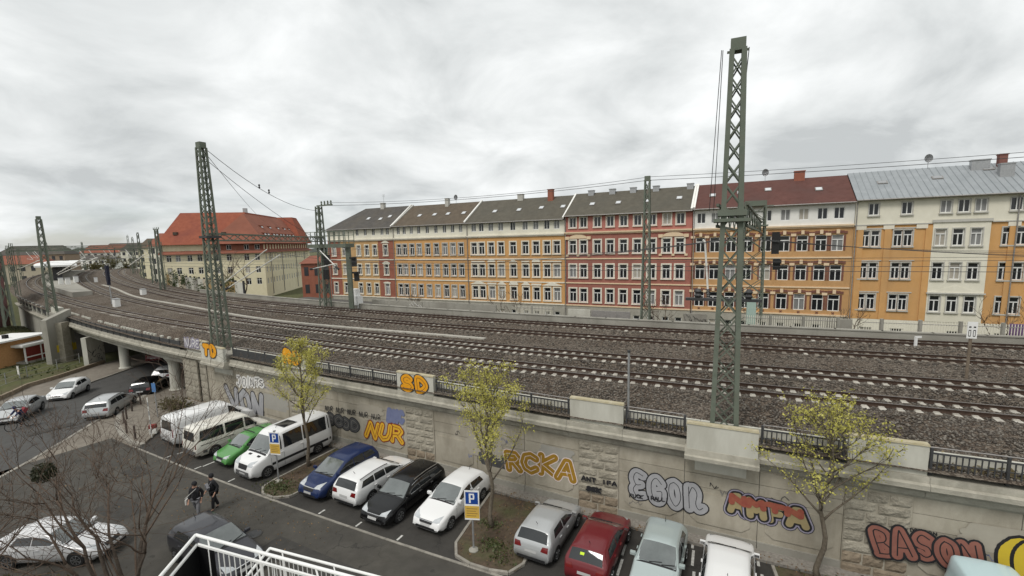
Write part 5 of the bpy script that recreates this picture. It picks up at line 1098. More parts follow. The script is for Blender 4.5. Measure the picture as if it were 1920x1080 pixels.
# long right flank
cols = list(np.arange(1.6, 43, 2.3)); hs = [(c-.45, c+.45, z, z+1.7) for c in cols for z, h in rowsz]
o = zone(YB, 'flank_wall', MF['yellow'], 0, 44, -1.6, 11.7, hs); o.rotation_euler = (0, 0, math.pi/2)
o = zone(YB, 'flank_upper', MR['oldred'], .3, 43.7, 11.7, EV, [(c-.45, c+.45, 12.05, 13.4) for c in cols], y=.35); o.rotation_euler = (0, 0, math.pi/2)
for c in cols:
    for z, h in rowsz: w = window(YB, 0, z, .9, 1.7, 'two', None); w.location = (0, c, z); w.rotation_euler = (0, 0, math.pi/2)
    w = window(YB, 0, 12.05, .9, 1.35, 'two', None); w.location = (-.35, c, 12.05); w.rotation_euler = (0, 0, math.pi/2)
b = MB(); b.add([(.9, -.9, 11.1), (.9, 44.4, 11.1), (-.3, 44.2, 11.95), (-.3, .3, 11.95)], [(0, 1, 2, 3)]); b.build('pent_roof', MR['oldred'], YB)
for y in (4.8, 14.2, 27.6, 37): b = MB(); b.tube((.12, y, -1), (.12, y, 11.2), .09, n=6); b.build('downpipe', M['greyrail'], YB)
b = MB(); b.bx(-27.6, -.4, 3.0, 43.6, -1.6, EV-.2); b.bx(-13.2, -.4, .75, 3.1, -1.6, EV-.2); b.build('core', MF['yellow'], YB)
b = MB(); b.quad((-28, 2.6, -1.6), (-28, 44, -1.6), (-28, 44, EV), (-28, 2.6, EV)); o = b.build('left_flank', MF['yellow'], YB); o.data.flip_normals()
def hip(x0, x1, y0, y1, a0, a1, c0, c1, zt):
    b.add([(x0, y0, EV), (x1, y0, EV), (x1, y1, EV), (x0, y1, EV), (a0, c0, zt), (a1, c0, zt), (a1, c1, zt), (a0, c1, zt)], [(0, 1, 5, 4), (1, 2, 6, 5), (2, 3, 7, 6), (3, 0, 4, 7), (4, 5, 6, 7), (3, 2, 1, 0)])
b = MB(); hip(-28.8, -5.5, 1.8, 45, -25.6, -8.0, 10, 36, 23.0); hip(-9.5, .9, 33, 45, -8.5, -3.2, 37, 42, 22.98); E0 = []; TP = [(-25.6, 10, 23.0), (-3.0, 10, 23.0), (-3.0, 36, 23.0), (-25.6, 36, 23.0)]
RF = b.build('roof', MR['red'], YB)
b = MB(); b.add([(-14.4, -.9, EV-.01), (.91, -.9, EV-.01), (-6.8, 5.6, 22.3), (-6.8, 11.5, 22.3), (-14.4, 3, EV-.01), (.93, 36, EV-.01), (-6.6, 36, 22.3)], [(0, 1, 2), (1, 5, 6, 2), (4, 0, 2, 3), (2, 6, 3)]); b.build('wing_roof', MR['oldred'], YB)
for k in range(14):                               # slanted roof windows on the right slope
    y = (5.5, 8.0, 12.5, 15.0, 18.5, 21.0, 24.5, 27.0, 30.5, 9.0, 15.5, 22.5, 28.5, 33.0)[k]; f = .30 if k < 9 else .56; x = .93-7.7*f; z = EV+8.6*f+.15
    b = MB(); b.box((0, 0, 0), (.35, 1.5, .95), M=Matrix.Rotation(-.5, 3, 'Y')); b.box((-.25, 0, .38), (1.1, 1.9, .14), M=Matrix.Rotation(.25, 3, 'Y')); o = b.build('dormer', MR['oldred'], RF); o.location = (x, y, z)
    g_ = MB(); g_.box((.19, 0, .0), (.02, 1.25, .7), M=Matrix.Rotation(-.5, 3, 'Y')); g_.build('dormer_pane', SKYG, o)
for x, y, z in ((-24.5, 4.4, 16.9), (-10.5, 1.2, 16.6), (-20.0, 7.0, 18.5)): b = MB(); b.box((0, 0, 0), (1.0, .9, .8)); o = b.build('dormer', M['darkbark'], RF); o.location = (x, y, z)
b = MB(); b.box((0, 0, 0), (1.0, 1.0, 1.6)); o = b.build('chimney', M['galv'], RF); o.location = (-9, 13, 23.6)
# ------------------------------------------------------------------ other far buildings
WIN = mat('far_window', (0.05, 0.05, 0.055), None, rough=.2)
def plain_house(label, px, yb, dist, w, d, h, rh, m_, rm, rz=0.0, rows=3, cols=5, name='far_house', flat_=False, zb=-1.6):
    r_ = ray(px, yb); f = dist/r_.y; t = thing(name, label, 'building', (r_.x*f, dist, zb), rz, 'far buildings on the left horizon'); b = MB(); b.bx(-w/2, w/2, 0, d, 0, h); b.build('wall', m_, t)
    if flat_: b = MB(); b.bx(-w/2-.3, w/2+.3, -.3, d+.3, h+.002, h+.35); b.build('roof', rm, t)
    else:
        b = MB(); b.add([(-w/2-.4, -.5, h+.002), (w/2+.4, -.5, h+.002), (w/2+.4, d+.5, h+.002), (-w/2-.4, d+.5, h+.002), (-w/2+w*.12, d/2, h+rh), (w/2-w*.12, d/2, h+rh)], [(0, 1, 5, 4), (2, 3, 4, 5), (1, 2, 5), (3, 0, 4), (3, 2, 1, 0)]); b.build('roof', rm, t)
    ww = w/cols*.42; wh = h/rows*.5; me = MB().bx(-ww/2, ww/2, -.06, .02, 0, wh).mesh('window', WIN)
    for i in range(cols):
        for j in range(rows): inst('window', me, t, (-w/2+w*(i+.5)/cols, 0, h*(j+.3)/rows))
    return t
GREYF = MF['grey']; BEI = plaster('beige', (0.42, 0.37, 0.28), (0.48, 0.42, 0.33)); BRN = plaster('brownish', (0.26, 0.19, 0.14), (0.30, 0.23, 0.17))
plain_house('long dark roofed brown building at the far left horizon', 55, 470, 250, 30, 14, 13, 5, BRN, MR['grey'], .3, 3, 9)
plain_house('beige house behind the railway station at the far left', 30, 478, 210, 20, 12, 9, 4, BEI, MR['oldred'], .5, 2, 6)
plain_house('white row building near the horizon left of the red roof block', 155, 470, 330, 36, 12, 8.5, 3, MF['white'], MR['grey'], .1, 2, 9)
plain_house('grey house with red brown roof near the horizon', 195, 462, 420, 40, 14, 13, 7, MF['grey'], MR['oldred'], .2, 3, 8)
plain_house('small dark roofed house at the horizon centre left', 232, 458, 460, 46, 14, 14, 8, BEI, MR['grey'], .1, 3, 9)
plain_house('pale house with grey roof beside the signal masts', 262, 462, 360, 26, 12, 14, 6, MF['cream'], MR['grey'], .3, 3, 6)
plain_house('cream house with steep red gable left of the big red roof', 303, 470, 175, 9, 12, 15.5, 5, MF['cream'], MR['oldred'], .14, 4, 3)
plain_house('yellowish house between the mast and the red roof block', 288, 468, 230, 14, 12, 15, 5, MF['yellow'], MR['brown'], .2, 4, 4)
plain_house('low red brick annex behind the gantry mast', 596, 540, 125, 8, 10, 9.5, 2.0, MF['brick'], MR['oldred'], .1, 2, 3)
# apartment tower with balconies at the left edge
def tower():
    base = P(-12, 640, -1.0); t = thing('apartment_block', 'white and maroon apartment block with balconies at the left edge', 'building', (base.x, base.y, -1.6), math.radians(38)); 
    W, D, n = 11, 12, 6; b = MB(); b.bx(-W, 0, 0, D, 0, n*2.85); b.build('wall', plaster('maroon', (0.14, 0.06, 0.055), (0.17, 0.08, 0.07)), t)
    b = MB(); b.bx(-W-.3, .3, -.3, D+.3, n*2.85+.002, n*2.85+.4); b.build('roof', M['concrete'], t)
    for k in range(n):
        z = k*2.85
        for x0 in (-10.6, -5.2): 
            b = MB(); b.bx(x0, x0+4.8, -1.3, -.002, z+.1, z+.25); b.bx(x0, x0+4.8, -1.3, -1.22, z+.25, z+1.2); b.bx(x0, x0+.08, -1.2, -.002, z+.25, z+1.2); b.bx(x0+4.72, x0+4.8, -1.2, -.002, z+.25, z+1.2); b.build('balcony', M['white'], t)
            b = MB(); b.bx(x0+.8, x0+3.8, -.05, .02, z+.3, z+2.4); b.build('window', WIN, t)
        for y in (2.0, 6.5): b = MB(); b.bx(-.02, .05, y, y+1.8, z+.9, z+2.3); b.build('window', WIN, t)
tower()
# hills on the horizon
def hills():
    b = MB(); n = 160; top = []; base = []
    for i in range(n+1):
        a = math.radians(-75+150*i/n); R1 = 1500; h = 17+5*math.sin(i*.19)+3*math.sin(i*.53+1)+2*math.sin(i*1.7)+random.uniform(-2, 2); x, y = R1*math.sin(a), R1*math.cos(a); base.append((x*.9, y*.9, -2)); top.append((x, y, h))
    for i in range(n): b.quad(base[i], base[i+1], top[i+1], top[i])
    o = b.build('hills', mat('hill_wood', (0.045, 0.055, 0.045), (0.065, 0.07, 0.06), .02, 1.0)); struct(o)
hills()
# ------------------------------------------------------------------ station platform between tracks 1 and 2
PT = thing('station_platform', 'pale station platform between the diverging tracks at the far left', 'platform', C(150, -4.2, 5.0)); PTL = Vector(PT.location)
for s in np.arange(118, 250, 6.0):
    def q(ss, f): a, c = -1.9, TO(2, ss)+1.9; return C(ss, a+(c-a)*f)
    b = MB(); pl = [q(s, 0), q(s+5.97, 0), q(s+5.97, 1), q(s, 1)]; b.prism([(p.x, p.y) for p in pl], 4.9, 5.75); b.build('platform_slab', M['oldconcrete'], PT, world=True)
CN = thing('platform_canopy', 'long flat white platform canopy on dark posts at the far left station', 'canopy', C(185, -5, 5.8)); 
for s in np.arange(165, 245, 10.0):
    def q(ss, f): a, c = -.9, TO(2, ss)+.9; return C(ss, a+(c-a)*f)
    b = MB(); pl = [q(s, 0), q(s+9.95, 0), q(s+9.95, 1), q(s, 1)]; b.prism([(p.x, p.y) for p in pl], 9.0, 9.4); b.build('roof_panel', M['white'], CN, world=True)
    p = q(s+5, .5); b = MB(); b.tube((p.x, p.y, 5.7), (p.x, p.y, 9.05), .18, n=6); b.build('post', M['iron'], CN, world=True)
    b = MB(); b.box((p.x, p.y, 7.1), (4.5, 1.6, 2.4), RZ(s)); b.build('shelter', WIN, CN, world=True)
for px, py, l in ((115, 533, 'white relay cabinet at the platform end, left one'), (128, 533, 'white relay cabinet at the platform end, middle one'), (143, 529, 'white relay cabinet at the platform end, right one')):
    p = P(px, py, 5.75); t = thing('relay_cabinet', l, 'cabinet', p, -.7, 'cabinets at the platform end'); b = MB(); b.bx(-.6, .6, -.35, .35, 0, 1.25); b.build('body', M['white'], t); b = MB(); b.bx(-.66, .66, -.41, .41, 1.252, 1.33); b.build('lid', M['galv'], t)
# overgrown sound wall left of the yellow block
SW = thing('noise_barrier', 'ivy grown noise barrier with dark posts along the far tracks', 'wall', C(110, -18.5, 4.7)); SWL = Vector(SW.location)
for s in np.arange(92, 140, 3.0):
    o = TO(4, s)-3.9; b = MB(); b.box((0, 0, 1.25), (2.9, .14, 2.5)); ob = b.build('panel', random.choice([M['oldconcrete'], BEI, M['concrete'], mat('barrier_ochre', (0.36, 0.24, 0.10), (0.28, 0.2, 0.1), 2)]), SW); ob.location = C(s, o, 4.5)-SWL; ob.rotation_euler = (0, 0, RZ(s)); b = MB(); b.box((0, 0, 1.4), (.22, .26, 2.8)); ob = b.build('post', M['iron'], SW); ob.location = C(s-1.5, o, 4.5)-SWL; ob.rotation_euler = (0, 0, RZ(s))
def leaf_cloud(pts, size, m_, name, parent=None, world=True, n4=True, jit=0.0, squash=1.0):
    """many small leaf faces around given points, one mesh"""
    pts = np.array([tuple(p) for p in pts], float); n = len(pts); rs = np.random.RandomState(len(pts) % 1000)
    a = rs.normal(size=(n, 3)); a /= np.linalg.norm(a, axis=1)[:, None]; c = rs.normal(size=(n, 3)); c -= a*(a*c).sum(1)[:, None]; c /= np.linalg.norm(c, axis=1)[:, None]
    sz = size*(.6+.8*rs.rand(n))[:, None]; v = np.stack([pts-a*sz*.5, pts+c*sz*.32, pts+a*sz*.6, pts-c*sz*.32], 1)
    if parent is not None and world: v = v-np.array(tuple(parent.location))
    me = bpy.data.meshes.new(name); me.vertices.add(n*4); me.vertices.foreach_set('co', v.reshape(-1)); me.loops.add(n*4); me.loops.foreach_set('vertex_index', np.arange(n*4, dtype=np.int32)); me.polygons.add(n); me.polygons.foreach_set('loop_start', np.arange(n, dtype=np.int32)*4); me.polygons.foreach_set('loop_total', np.full(n, 4, np.int32)); me.update(); me.validate(); me.materials.append(m_)
    o = bpy.data.objects.new(name, me); COL.objects.link(o); o.parent = parent; return o
pts = []
for k in range(26):
    s = random.uniform(92, 138); o = TO(4, s)-3.7; z0 = random.uniform(4.8, 6.8); rr = random.uniform(.3, 1.0)
    for j in range(60): p = C(s+random.gauss(0, rr), o+random.gauss(0, .25), z0+random.gauss(0, rr*.8)); pts.append(p)
leaf_cloud(pts, .3, M['ivy'], 'ivy', SW)
# distant trees as small crowns along the horizon
FT = mat('far_crown', (0.05, 0.055, 0.032), (0.085, 0.08, 0.05), .6, 1.0)
for k, (px, y, dist, h, l) in enumerate(((205, 478, 300, 11, 'far brown green tree beside the white row building'), (240, 482, 240, 9, 'far tree in front of the pale house by the signal masts'), (178, 480, 260, 8, 'far low tree above the platform canopy'), (90, 470, 300, 10, 'far tree right of the long dark roofed building'), (128, 466, 380, 12, 'far tree between the dark roofed building and the white row'))):
    r_ = ray(px, y); f = dist/r_.y; p = Vector((r_.x*f, dist, -1.6)); t = thing('far_tree', l, 'tree', p); b = MB(); b.tube((0, 0, 0), (0, 0, h*.6), .3, .15, 6); b.build('trunk', M['darkbark'], t)
    pts = []
    for c in range(26):
        cx, cy, cz = random.gauss(0, h*.22), random.gauss(0, h*.22), h*.65+random.gauss(0, h*.16)
        for j in range(34): pts.append((cx+random.gauss(0, h*.07), cy+random.gauss(0, h*.07), cz+random.gauss(0, h*.06)))
    leaf_cloud(pts, .8, M['shrub'], 'crown', t, world=False)
# ------------------------------------------------------------------ catenary masts
def lattice(name, label, base, h, w0, w1, rz, z0=-.1, pitch=1.0, leg=.11, bars=True, cat='mast', head=True, m_=None):
    """square lattice mast: four corner angles and crossing diagonals on every side"""
    m_ = m_ or M['mast']; t = thing(name, label, cat, base, rz); 
    wid = lambda z: w0+(w1-w0)*z/h
    for sx in (-1, 1):
        for sy in (-1, 1):
            a = Vector((sx*w0/2, sy*w0/2, z0)); c = Vector((sx*w1/2, sy*w1/2, h)); b = MB(); b.beam(a, c, leg, leg, up=(1, 0, 0)); b.build('corner_angle', m_, t)
    z = .15
    while z < h-.3:
        p = pitch*(wid(z)/w0*.5+.5); z2 = min(z+p, h-.05); wa, wb = wid(z)/2, wid(z2)/2
        for fc in range(4):
            R = Matrix.Rotation(fc*math.pi/2, 3, 'Z')
            for sg in (-1, 1):
                a = R @ Vector((sg*wa, -wa-leg*.35*(1 if sg > 0 else .6), z)); c = R @ Vector((-sg*wb, -wb-leg*.35*(1 if sg > 0 else .6), z2)); b = MB(); b.beam(a, c, .055, .02, up=R @ Vector((0, 1, 0))); b.build('lattice_bar', m_, t)
        z = z2
    if head: b = MB(); b.box((0, 0, h+.16), (w1+.10, w1, .42)); b.build('head_plate', m_, t); b = MB(); b.beam((-w1*.9, 0, h-.02), (w1*.9, 0, h-.02), .07); b.build('head_arm', m_, t)
    return t
def on_off(px, py, k, z):
    r = ray(px, py)
    for t_ in np.linspace(.01, .16, 1500):
        s, o = SO((r.x*t_, r.y*t_))
        if o <= OW(s)+k: return C(s, o, z)
RB = on_off(1357, 797, -.25, 4.6); sR, oR = SO(RB)
RM = lattice('catenary_mast', 'tall green lattice mast standing on the concrete bastion', RB, 14.4, .86, .40, RZ(sR), pitch=.95, leg=.17)
LB_ = on_off(416, 652, -.25, 4.6); sL, oL = SO(LB_)
LM = lattice('catenary_mast', 'tall green lattice mast behind the TD bastion', LB_, 15.0, .92, .45, RZ(sL), pitch=1.0, leg=.12)
FB = P(98, 583, 4.9); sF, oF = SO(FB)
lattice('catenary_mast', 'green lattice mast at the far left viaduct edge', FB, 11.6, .85, .42, RZ(sF), pitch=1.1, leg=.15)
tB = P(1210, 603, 4.7); lattice('catenary_mast', 'slim lattice mast in front of the red house', tB, 12.9, .75, .38, RZ(SO(tB)[0]), pitch=1.1, leg=.12)
gB = P(611, 574, 4.9); GM = lattice('catenary_mast', 'lattice mast of the signal gantry left of the corner house', gB, 12.3, .95, .5, RZ(SO(gB)[0]), pitch=1.2, leg=.13, head=False)
b = MB(); b.bx(-.3, 2.6, -.08, .08, 12.3, 12.45)
for x in (.6, 1.2, 1.8, 2.4): b.lathe([(.05, 12.45), (.12, 12.55), (.05, 12.65), (.12, 12.75), (.05, 12.9)], (x, 0, 0), 6)
b.build('insulator_arm', M['mast'], GM)
QM = lattice('catenary_mast', 'green lattice mast with signals seen behind the tall bastion mast', P(1406, 608, 4.9), 10.0, 1.6, 1.5, RZ(17), pitch=1.25, leg=.11)
b = MB(); b.box((0, 0, 8.35), (1.9, 1.9, .12)); 
for x in (-.7, .7):
    for y in (-.7, .7): b.tube((x, y, 8.4), (x, y, 9.5), .03, n=5)
for z in (8.9, 9.5):
    for a, c in (((-.7, -.7), (.7, -.7)), ((.7, -.7), (.7, .7)), ((.7, .7), (-.7, .7)), ((-.7, .7), (-.7, -.7))): b.tube((*a, z), (*c, z), .025, n=5)
b.build('service_platform', M['mast'], QM)
for x, z, hh in ((1.6, 6.0, 1.8), (1.75, 4.7, .9)):
    b = MB(); b.bx(x-.26, x+.26, -.3, .1, z, z+hh); b.bx(x-.3, x+.3, -.5, -.3, z+hh*.6, z+hh*.9); b.beam((.4, 0, z+.4), (x, 0, z+.4), .07); b.build('signal_head', M['blacksignal'], QM)
b = MB(); b.bx(-.35, .35, -.9, -.5, 0, 2.3); b.build('green_cabinet', mat('mint_cabinet', (0.36, 0.46, 0.40), (0.32, 0.42, 0.37), 2, .6), QM)
# portal beams across the tracks
def truss(parent, A, B, w=.7, h=.8, n=14, base=None):
    A, B = Vector(A), Vector(B); d = (B-A); L = d.length; x = d/L; y = Vector((-x.y, x.x, 0)); z = Vector((0, 0, 1)); T = Vector(parent.location); R = Matrix.Rotation(-parent.rotation_euler.z, 3, 'Z')
    loc = lambda p: R @ (p-T)
    for sy in (-1, 1):
        for sz in (0, 1): b = MB(); b.beam(loc(A+y*(sy*w/2)+z*(sz*h)), loc(B+y*(sy*w/2)+z*(sz*h)), .10); b.build('beam_chord', M['mast'], parent)
    for i in range(n):
        for sy in (-1, 1):
            a = A+x*(L*i/n)+y*(sy*w/2); c = A+x*(L*(i+1)/n)+y*(sy*w/2)
            if i % 2: a, c = a+z*h, c
            else: a, c = a, c+z*h
            b = MB(); b.beam(loc(a), loc(c), .05); b.build('beam_lattice', M['mast'], parent)
Rtop = Vector((RB.x, RB.y, 12.75)); Qp = Vector(QM.location); truss(RM, Rtop, (Qp.x, Qp.y, 12.75), 1.0, .8, 16)
b = MB(); b.box((0, 0, 8.35), (1.25, 1.1, .12)); b.box((0, 0, 8.62), (.98, .95, .22)); b.build('bracket_platform', M['mast'], RM)
b = MB(); b.box((0, 0, 8.6), (1.05, 1.05, .16)); b.build('bracket_collar', M['iron'], LM)
Ltop = Vector((LB_.x, LB_.y, 12.95)); Gp = Vector(GM.location); truss(LM, Ltop, (Gp.x, Gp.y, 12.95), .55, .5, 18)
# signal gantry walkway right of the left portal mast
GB_ = thing('signal_gantry', 'green signal gantry walkway with railings and dark signal heads', 'gantry', P(660, 579, 4.9), 0); Gl = Vector(GB_.location); A = Vector((Gp.x, Gp.y, 12.4)); B = Vector((Gl.x, Gl.y, 12.4)); ax = (B-A); ax.z = 0; axn = ax.normalized(); nn = Vector((-axn.y, axn.x, 0)); A = A-axn*2.2; B = B+axn*.4
b = MB(); b.beam(A-Gl, B-Gl, 1.2, .45); b.build('walkway_beam', M['mast'], GB_)
for sd in (-.6, .6):
    for z in (.9, 1.5, 2.0): b = MB(); b.beam(A+nn*sd+Vector((0, 0, z-.3))-Gl, B+nn*sd+Vector((0, 0, z-.3))-Gl, .06); b.build('rail', M['mast'], GB_)
    for k in range(9): p = A.lerp(B, k/8)+nn*sd; b = MB(); b.beam(p-Gl+Vector((0, 0, .2)), p-Gl+Vector((0, 0, 1.72)), .07); b.build('rail_post', M['mast'], GB_)
b = MB(); b.box((0, 0, 3.75), (.5, .45, 7.6)); b.build('gantry_post', M['mast'], GB_)
for dx, z in ((1.0, 5.6), (1.3, 3.9)): b = MB(); b.box(axn*dx+Vector((0, 0, z)), (.5, .4, 1.1)); b.box(axn*dx+Vector((0, 0, z+.45))-nn*.25, (.55, .35, .2)); b.build('signal_head', M['blacksignal'], GB_)
for k, z in ((-4.3, 5.8), (-4.6, 4.0)): b = MB(); b.box(axn*k+Vector((0, 0, z)), (.6, .4, 1.2)); b.build('signal_head', M['blacksignal'], GB_)
p = P(668, 575, 4.95); t = thing('relay_cabinet', 'white relay cabinet with a second box on top beside the gantry post', 'cabinet', p, RZ(62)); b = MB(); b.bx(-.8, .8, -.4, .4, .25, 1.35); b.bx(-.7, -.6, -.3, .3, -.4, .25); b.bx(.6, .7, -.3, .3, -.4, .25); b.build('body', M['white'], t); b = MB(); b.bx(-.4, .5, -.3, .3, 1.352, 2.2); b.build('upper_box', M['white'], t)
# cantilever struts with white insulators
def strut(label, pts, r=.05, name='cantilever', cat='strut', mats=None):
    pts = [Vector(p) for p in pts]; t = thing(name, label, cat, pts[0]); T = pts[0]
    for i in range(len(pts)-1): b = MB(); b.tube(pts[i]-T, pts[i+1]-T, r, n=8); b.build('tube', M['whiteplastic'] if not mats else mats, t)
    e = pts[-1]; d = (pts[-2]-e).normalized(); b = MB()
    for k in range(5): b.tube(e+d*(.12*k)-T, e+d*(.12*k+.06)-T, .12, n=8)
    b.build('insulator', M['iron'], t)
def on(px, py, s, o): # point on the vertical plane across the tracks at chainage s with offset plane o
    a = C(s, o); d = Vector((-math.cos(TH(s)), math.sin(TH(s)), 0)); return hit_plane(px, py, a, d)
strut('white slanting catenary strut left of the bastion mast', [on(1318, 449, 18, -3.9), on(1322, 455, 18, -3.9), on(1328, 560, 18, -3.9)], .055)
strut('white slanting catenary strut right of the bastion mast', [on(1383, 466, 18, -3.9), on(1390, 558, 18, -3.9)], .055)
strut('upper long pale strut beside the left lattice mast', [on(500, 468, 50, -2), on(414, 535, 50, -2)], .05)
strut('lower long pale strut beside the left lattice mast', [on(525, 478, 50, -2), on(424, 542, 50, -2)], .05)
strut('short pale crossing strut below the gantry', [on(600, 470, 60, -12), on(635, 505, 60, -12)], .06)
strut('second pale crossing strut below the gantry', [on(628, 495, 60, -12), on(582, 505, 60, -12)], .06)
strut('pale strut above the far left tracks', [on(182, 483, 100, -2), on(108, 516, 100, -2)], .08)
strut('second pale strut above the far left tracks', [on(158, 483, 100, -2), on(106, 514, 100, -2)], .08)
strut('pale strut at the far left viaduct mast', [on(77, 487, 100, 3), on(34, 505, 100, 3)], .06)
strut('pale strut over the far tracks by the ivy wall', [on(270, 478, 100, -9), on(240, 500, 100, -9)], .08)
b = MB(); c = on(1355, 562, 18, -2.0); lb = thing('catenary_shelf', 'dark shelf with insulators below the white struts', 'bracket', c); b.box((0, 0, 0), (3.6, .3, .14), RZ(18)); b.build('shelf', M['iron'], lb)
for k in (-1.2, 1.2): b = MB(); b.lathe([(.12, .07), (.2, .2), (.12, .3), (.2, .42), (.1, .55)], (k*math.cos(RZ(18)), k*math.sin(RZ(18)), 0), 8); b.build('insulator', M['iron'], lb)
# smaller far masts on the left
for i, (px, yb, yt, l) in enumerate(((306, 545, 430, 'lattice mast left of the red roof block'), (268, 520, 438, 'far lattice mast near the pale house'), (247, 508, 442, 'far lattice mast above the tracks, right of a pair'), (256, 512, 446, 'thin far mast between two lattice masts'), (290, 530, 452, 'thin far mast in front of the yellowish house'), (160, 505, 455, 'far mast with cross arm above the station'), (18, 610, 478, 'green lattice mast beside the left edge viaduct'))):
    p = P(px, yb, 4.9); dist = p.length; r_ = ray(px, yt); t_ = (p.x*r_.x+p.y*r_.y)/(r_.x**2+r_.y**2); h = CAM_H+r_.z*t_-4.9
    t = lattice('catenary_mast', l, p, h, .7, .4, RZ(SO(p)[0]), pitch=2.2, leg=.14, head=False)
    b = MB(); b.beam((-1.6, 0, h), (1.6, 0, h), .12)
    for x in (-1.5, -.5, .5, 1.5): b.beam((x, 0, h), (x, 0, h+.35), .09)
    b.build('cross_arm', M['mast'], t)
# dark signals on posts in the left track field
for px, yb, yt, l in ((210, 570, 500, 'black signal on a post between the left tracks'), (219, 500, 466, 'dark far signal head above the tracks'), (256, 505, 466, 'dark far signal head near the ivy wall')):
    p = P(px, yb, 5.0); r_ = ray(px, yt); t_ = (p.x*r_.x+p.y*r_.y)/(r_.x**2+r_.y**2); h = CAM_H+r_.z*t_-5.0; t = thing('rail_signal', l, 'signal', p, RZ(SO(p)[0]), None); b = MB(); b.tube((0, 0, -.1), (0, 0, h), .07, n=6); b.build('post', M['galv'], t); b = MB(); b.bx(-.45, .45, -.2, .1, h-1.9, h+.2); b.bx(-.3, .3, -.2, .1, h-2.5, h-1.9); b.build('head', mat('signal_navy', (0.012, 0.014, 0.03), None, rough=.5), t)
for px, py, l in ((219, 574, 'white relay box between the first two tracks'), (269, 553, 'white relay box between the second and third tracks'), (180, 528, 'small white relay box on the curve')):
    p = P(px, py, 5.0); t = thing('relay_box', l, 'cabinet', p, RZ(SO(p)[0])); b = MB(); b.bx(-.6, .6, -.3, .3, -.15, .95); b.build('body', M['white'], t); b = MB(); b.bx(-.64, .64, -.34, .34, .952, 1.02); b.build('lid', M['galv'], t)
# small track-side posts
p = P(1178, 776, 4.75); t = thing('track_post', 'slim grey post on the ballast above the pale block', 'post', p); b = MB(); b.tube((0, 0, -.1), (0, 0, 2.75), .05, n=8); b.build('pole', M['galv'], t); b = MB(); b.lathe([(.07, 2.75), (.07, 2.85), (.0, 2.87)], n=8); b.build('cap', M['iron'], t)
p = P(1812, 706, 5.0); t = thing('kilometre_sign', 'small white kilometre plate on a brown post by the third track', 'sign', p, RZ(8)); b = MB(); b.tube((0, 0, -.1), (0, 0, 2.75), .07, n=8); b.build('pole', mat('rusty_post', (0.14, 0.11, 0.08), (0.2, 0.16, 0.12), 5), t)
b = MB(); b.bx(-.2, .2, -.09, -.07, 2.0, 2.85); pl = b.build('plate', M['white'], t); b = MB()
for dx in (-.09, .09): b.bx(dx-.045, dx+.045, -.096, -.0905, 2.1, 2.14); b.bx(dx-.045, dx+.045, -.096, -.0905, 2.4, 2.44); b.bx(dx-.05, dx-.03, -.0965, -.0906, 2.14, 2.4); b.bx(dx+.03, dx+.05, -.0965, -.0906, 2.14, 2.4); b.bx(dx-.045, dx+.045, -.096, -.0905, 2.55, 2.62)
b.build('digits', M['black'], pl)
p = P(1716, 652, 5.0); t = thing('track_marker', 'low white marker stake between the far tracks', 'marker', p); b = MB(); b.bx(-.06, .06, -.06, .06, -.1, .75); b.bx(-.06, .3, -.07, -.065, .65, .78); b.build('stake', M['white'], t)
# ------------------------------------------------------------------ overhead wires
def wire(label, pts, r=.02, sag=0.0):
    pts = [Vector(p) for p in pts]
    if len(pts) == 2 and sag: a, c = pts; pts = [a.lerp(c, k/12)-Vector((0, 0, sag*4*(k/12)*(1-k/12))) for k in range(13)]
    b = MB(); b.path(pts, r, 5); o = b.build('overhead_wire', M['iron'], origin=pts[0]); tag(o, label, 'wire')
tn = {1: 'nearest', 2: 'second', 3: 'third', 4: 'farthest'}
for k in (1, 2, 3, 4):
    wire('contact wire above the %s track' % tn[k], [C(s, TO(k, s), 10.75) for s in np.arange(-25, 200, 3)], .012)
    wire('carrier wire above the %s track' % tn[k], [C(s, TO(k, s), 10.75+.35+1.2*(((s-18) % 36)/18-1)**2) for s in np.arange(-25, 200, 2)], .012)
Lh = Vector((LB_.x, LB_.y, LB_.z+15.0)); Rh = Vector((RB.x, RB.y, RB.z+14.4)); th = Vector((tB.x, tB.y, 4.7+12.9)); gh = Vector((Gp.x, Gp.y, Gp.z+12.4))
wire('long wire from the left mast head down to the yellow block', [Lh, K0+Vector((-4, 10, 20))], .022, .6)
wire('upper stay wire from the left mast head to the gantry beam', [Lh+Vector((0, 0, -.6)), (Gp.x-1.0, Gp.y, 13.6)], .02, .4)
wire('wire with two insulators from the left mast head to the gantry mast', [Lh+Vector((.2, 0, 0)), gh+Vector((-.2, 0, -.6))], .022, 1.0)
wire('line wire from the gantry mast head to the slim mast by the red house', [gh, th], .022, .5)
wire('second line wire from the gantry mast head to the slim mast', [gh+Vector((1.4, -.6, .3)), th+Vector((.2, 0, .3))], .018, .6)
e = C(-30, -18.5, 18.2); wire('line wire from the slim mast towards the right edge', [th, e], .022, .5); wire('second line wire from the slim mast towards the right edge', [th+Vector((0, 0, .3)), e+Vector((0, 0, .35))], .018, .5)
for dx, l in ((-.45, 'left thin stay along the bastion mast'), (-.5, 'outer left thin stay beside the bastion mast'), (.4, 'right thin stay at the bastion mast head')):
    if dx < 0: a = Rh+Vector((dx-.05, .1, .05)); wire(l, [a, on(1330 if dx < -.46 else 1338, 396, sR, oR-3)], .014)
    else: a = Rh+Vector((dx, 0, .1)); wire(l, [a, a+Vector((-.12, .1, -2.2))], .016)
FH = Vector((FB.x, FB.y, FB.z+11.6)); wire('wire from the far left mast head to the station', [FH, C(150, -3, 13)], .03, .5)
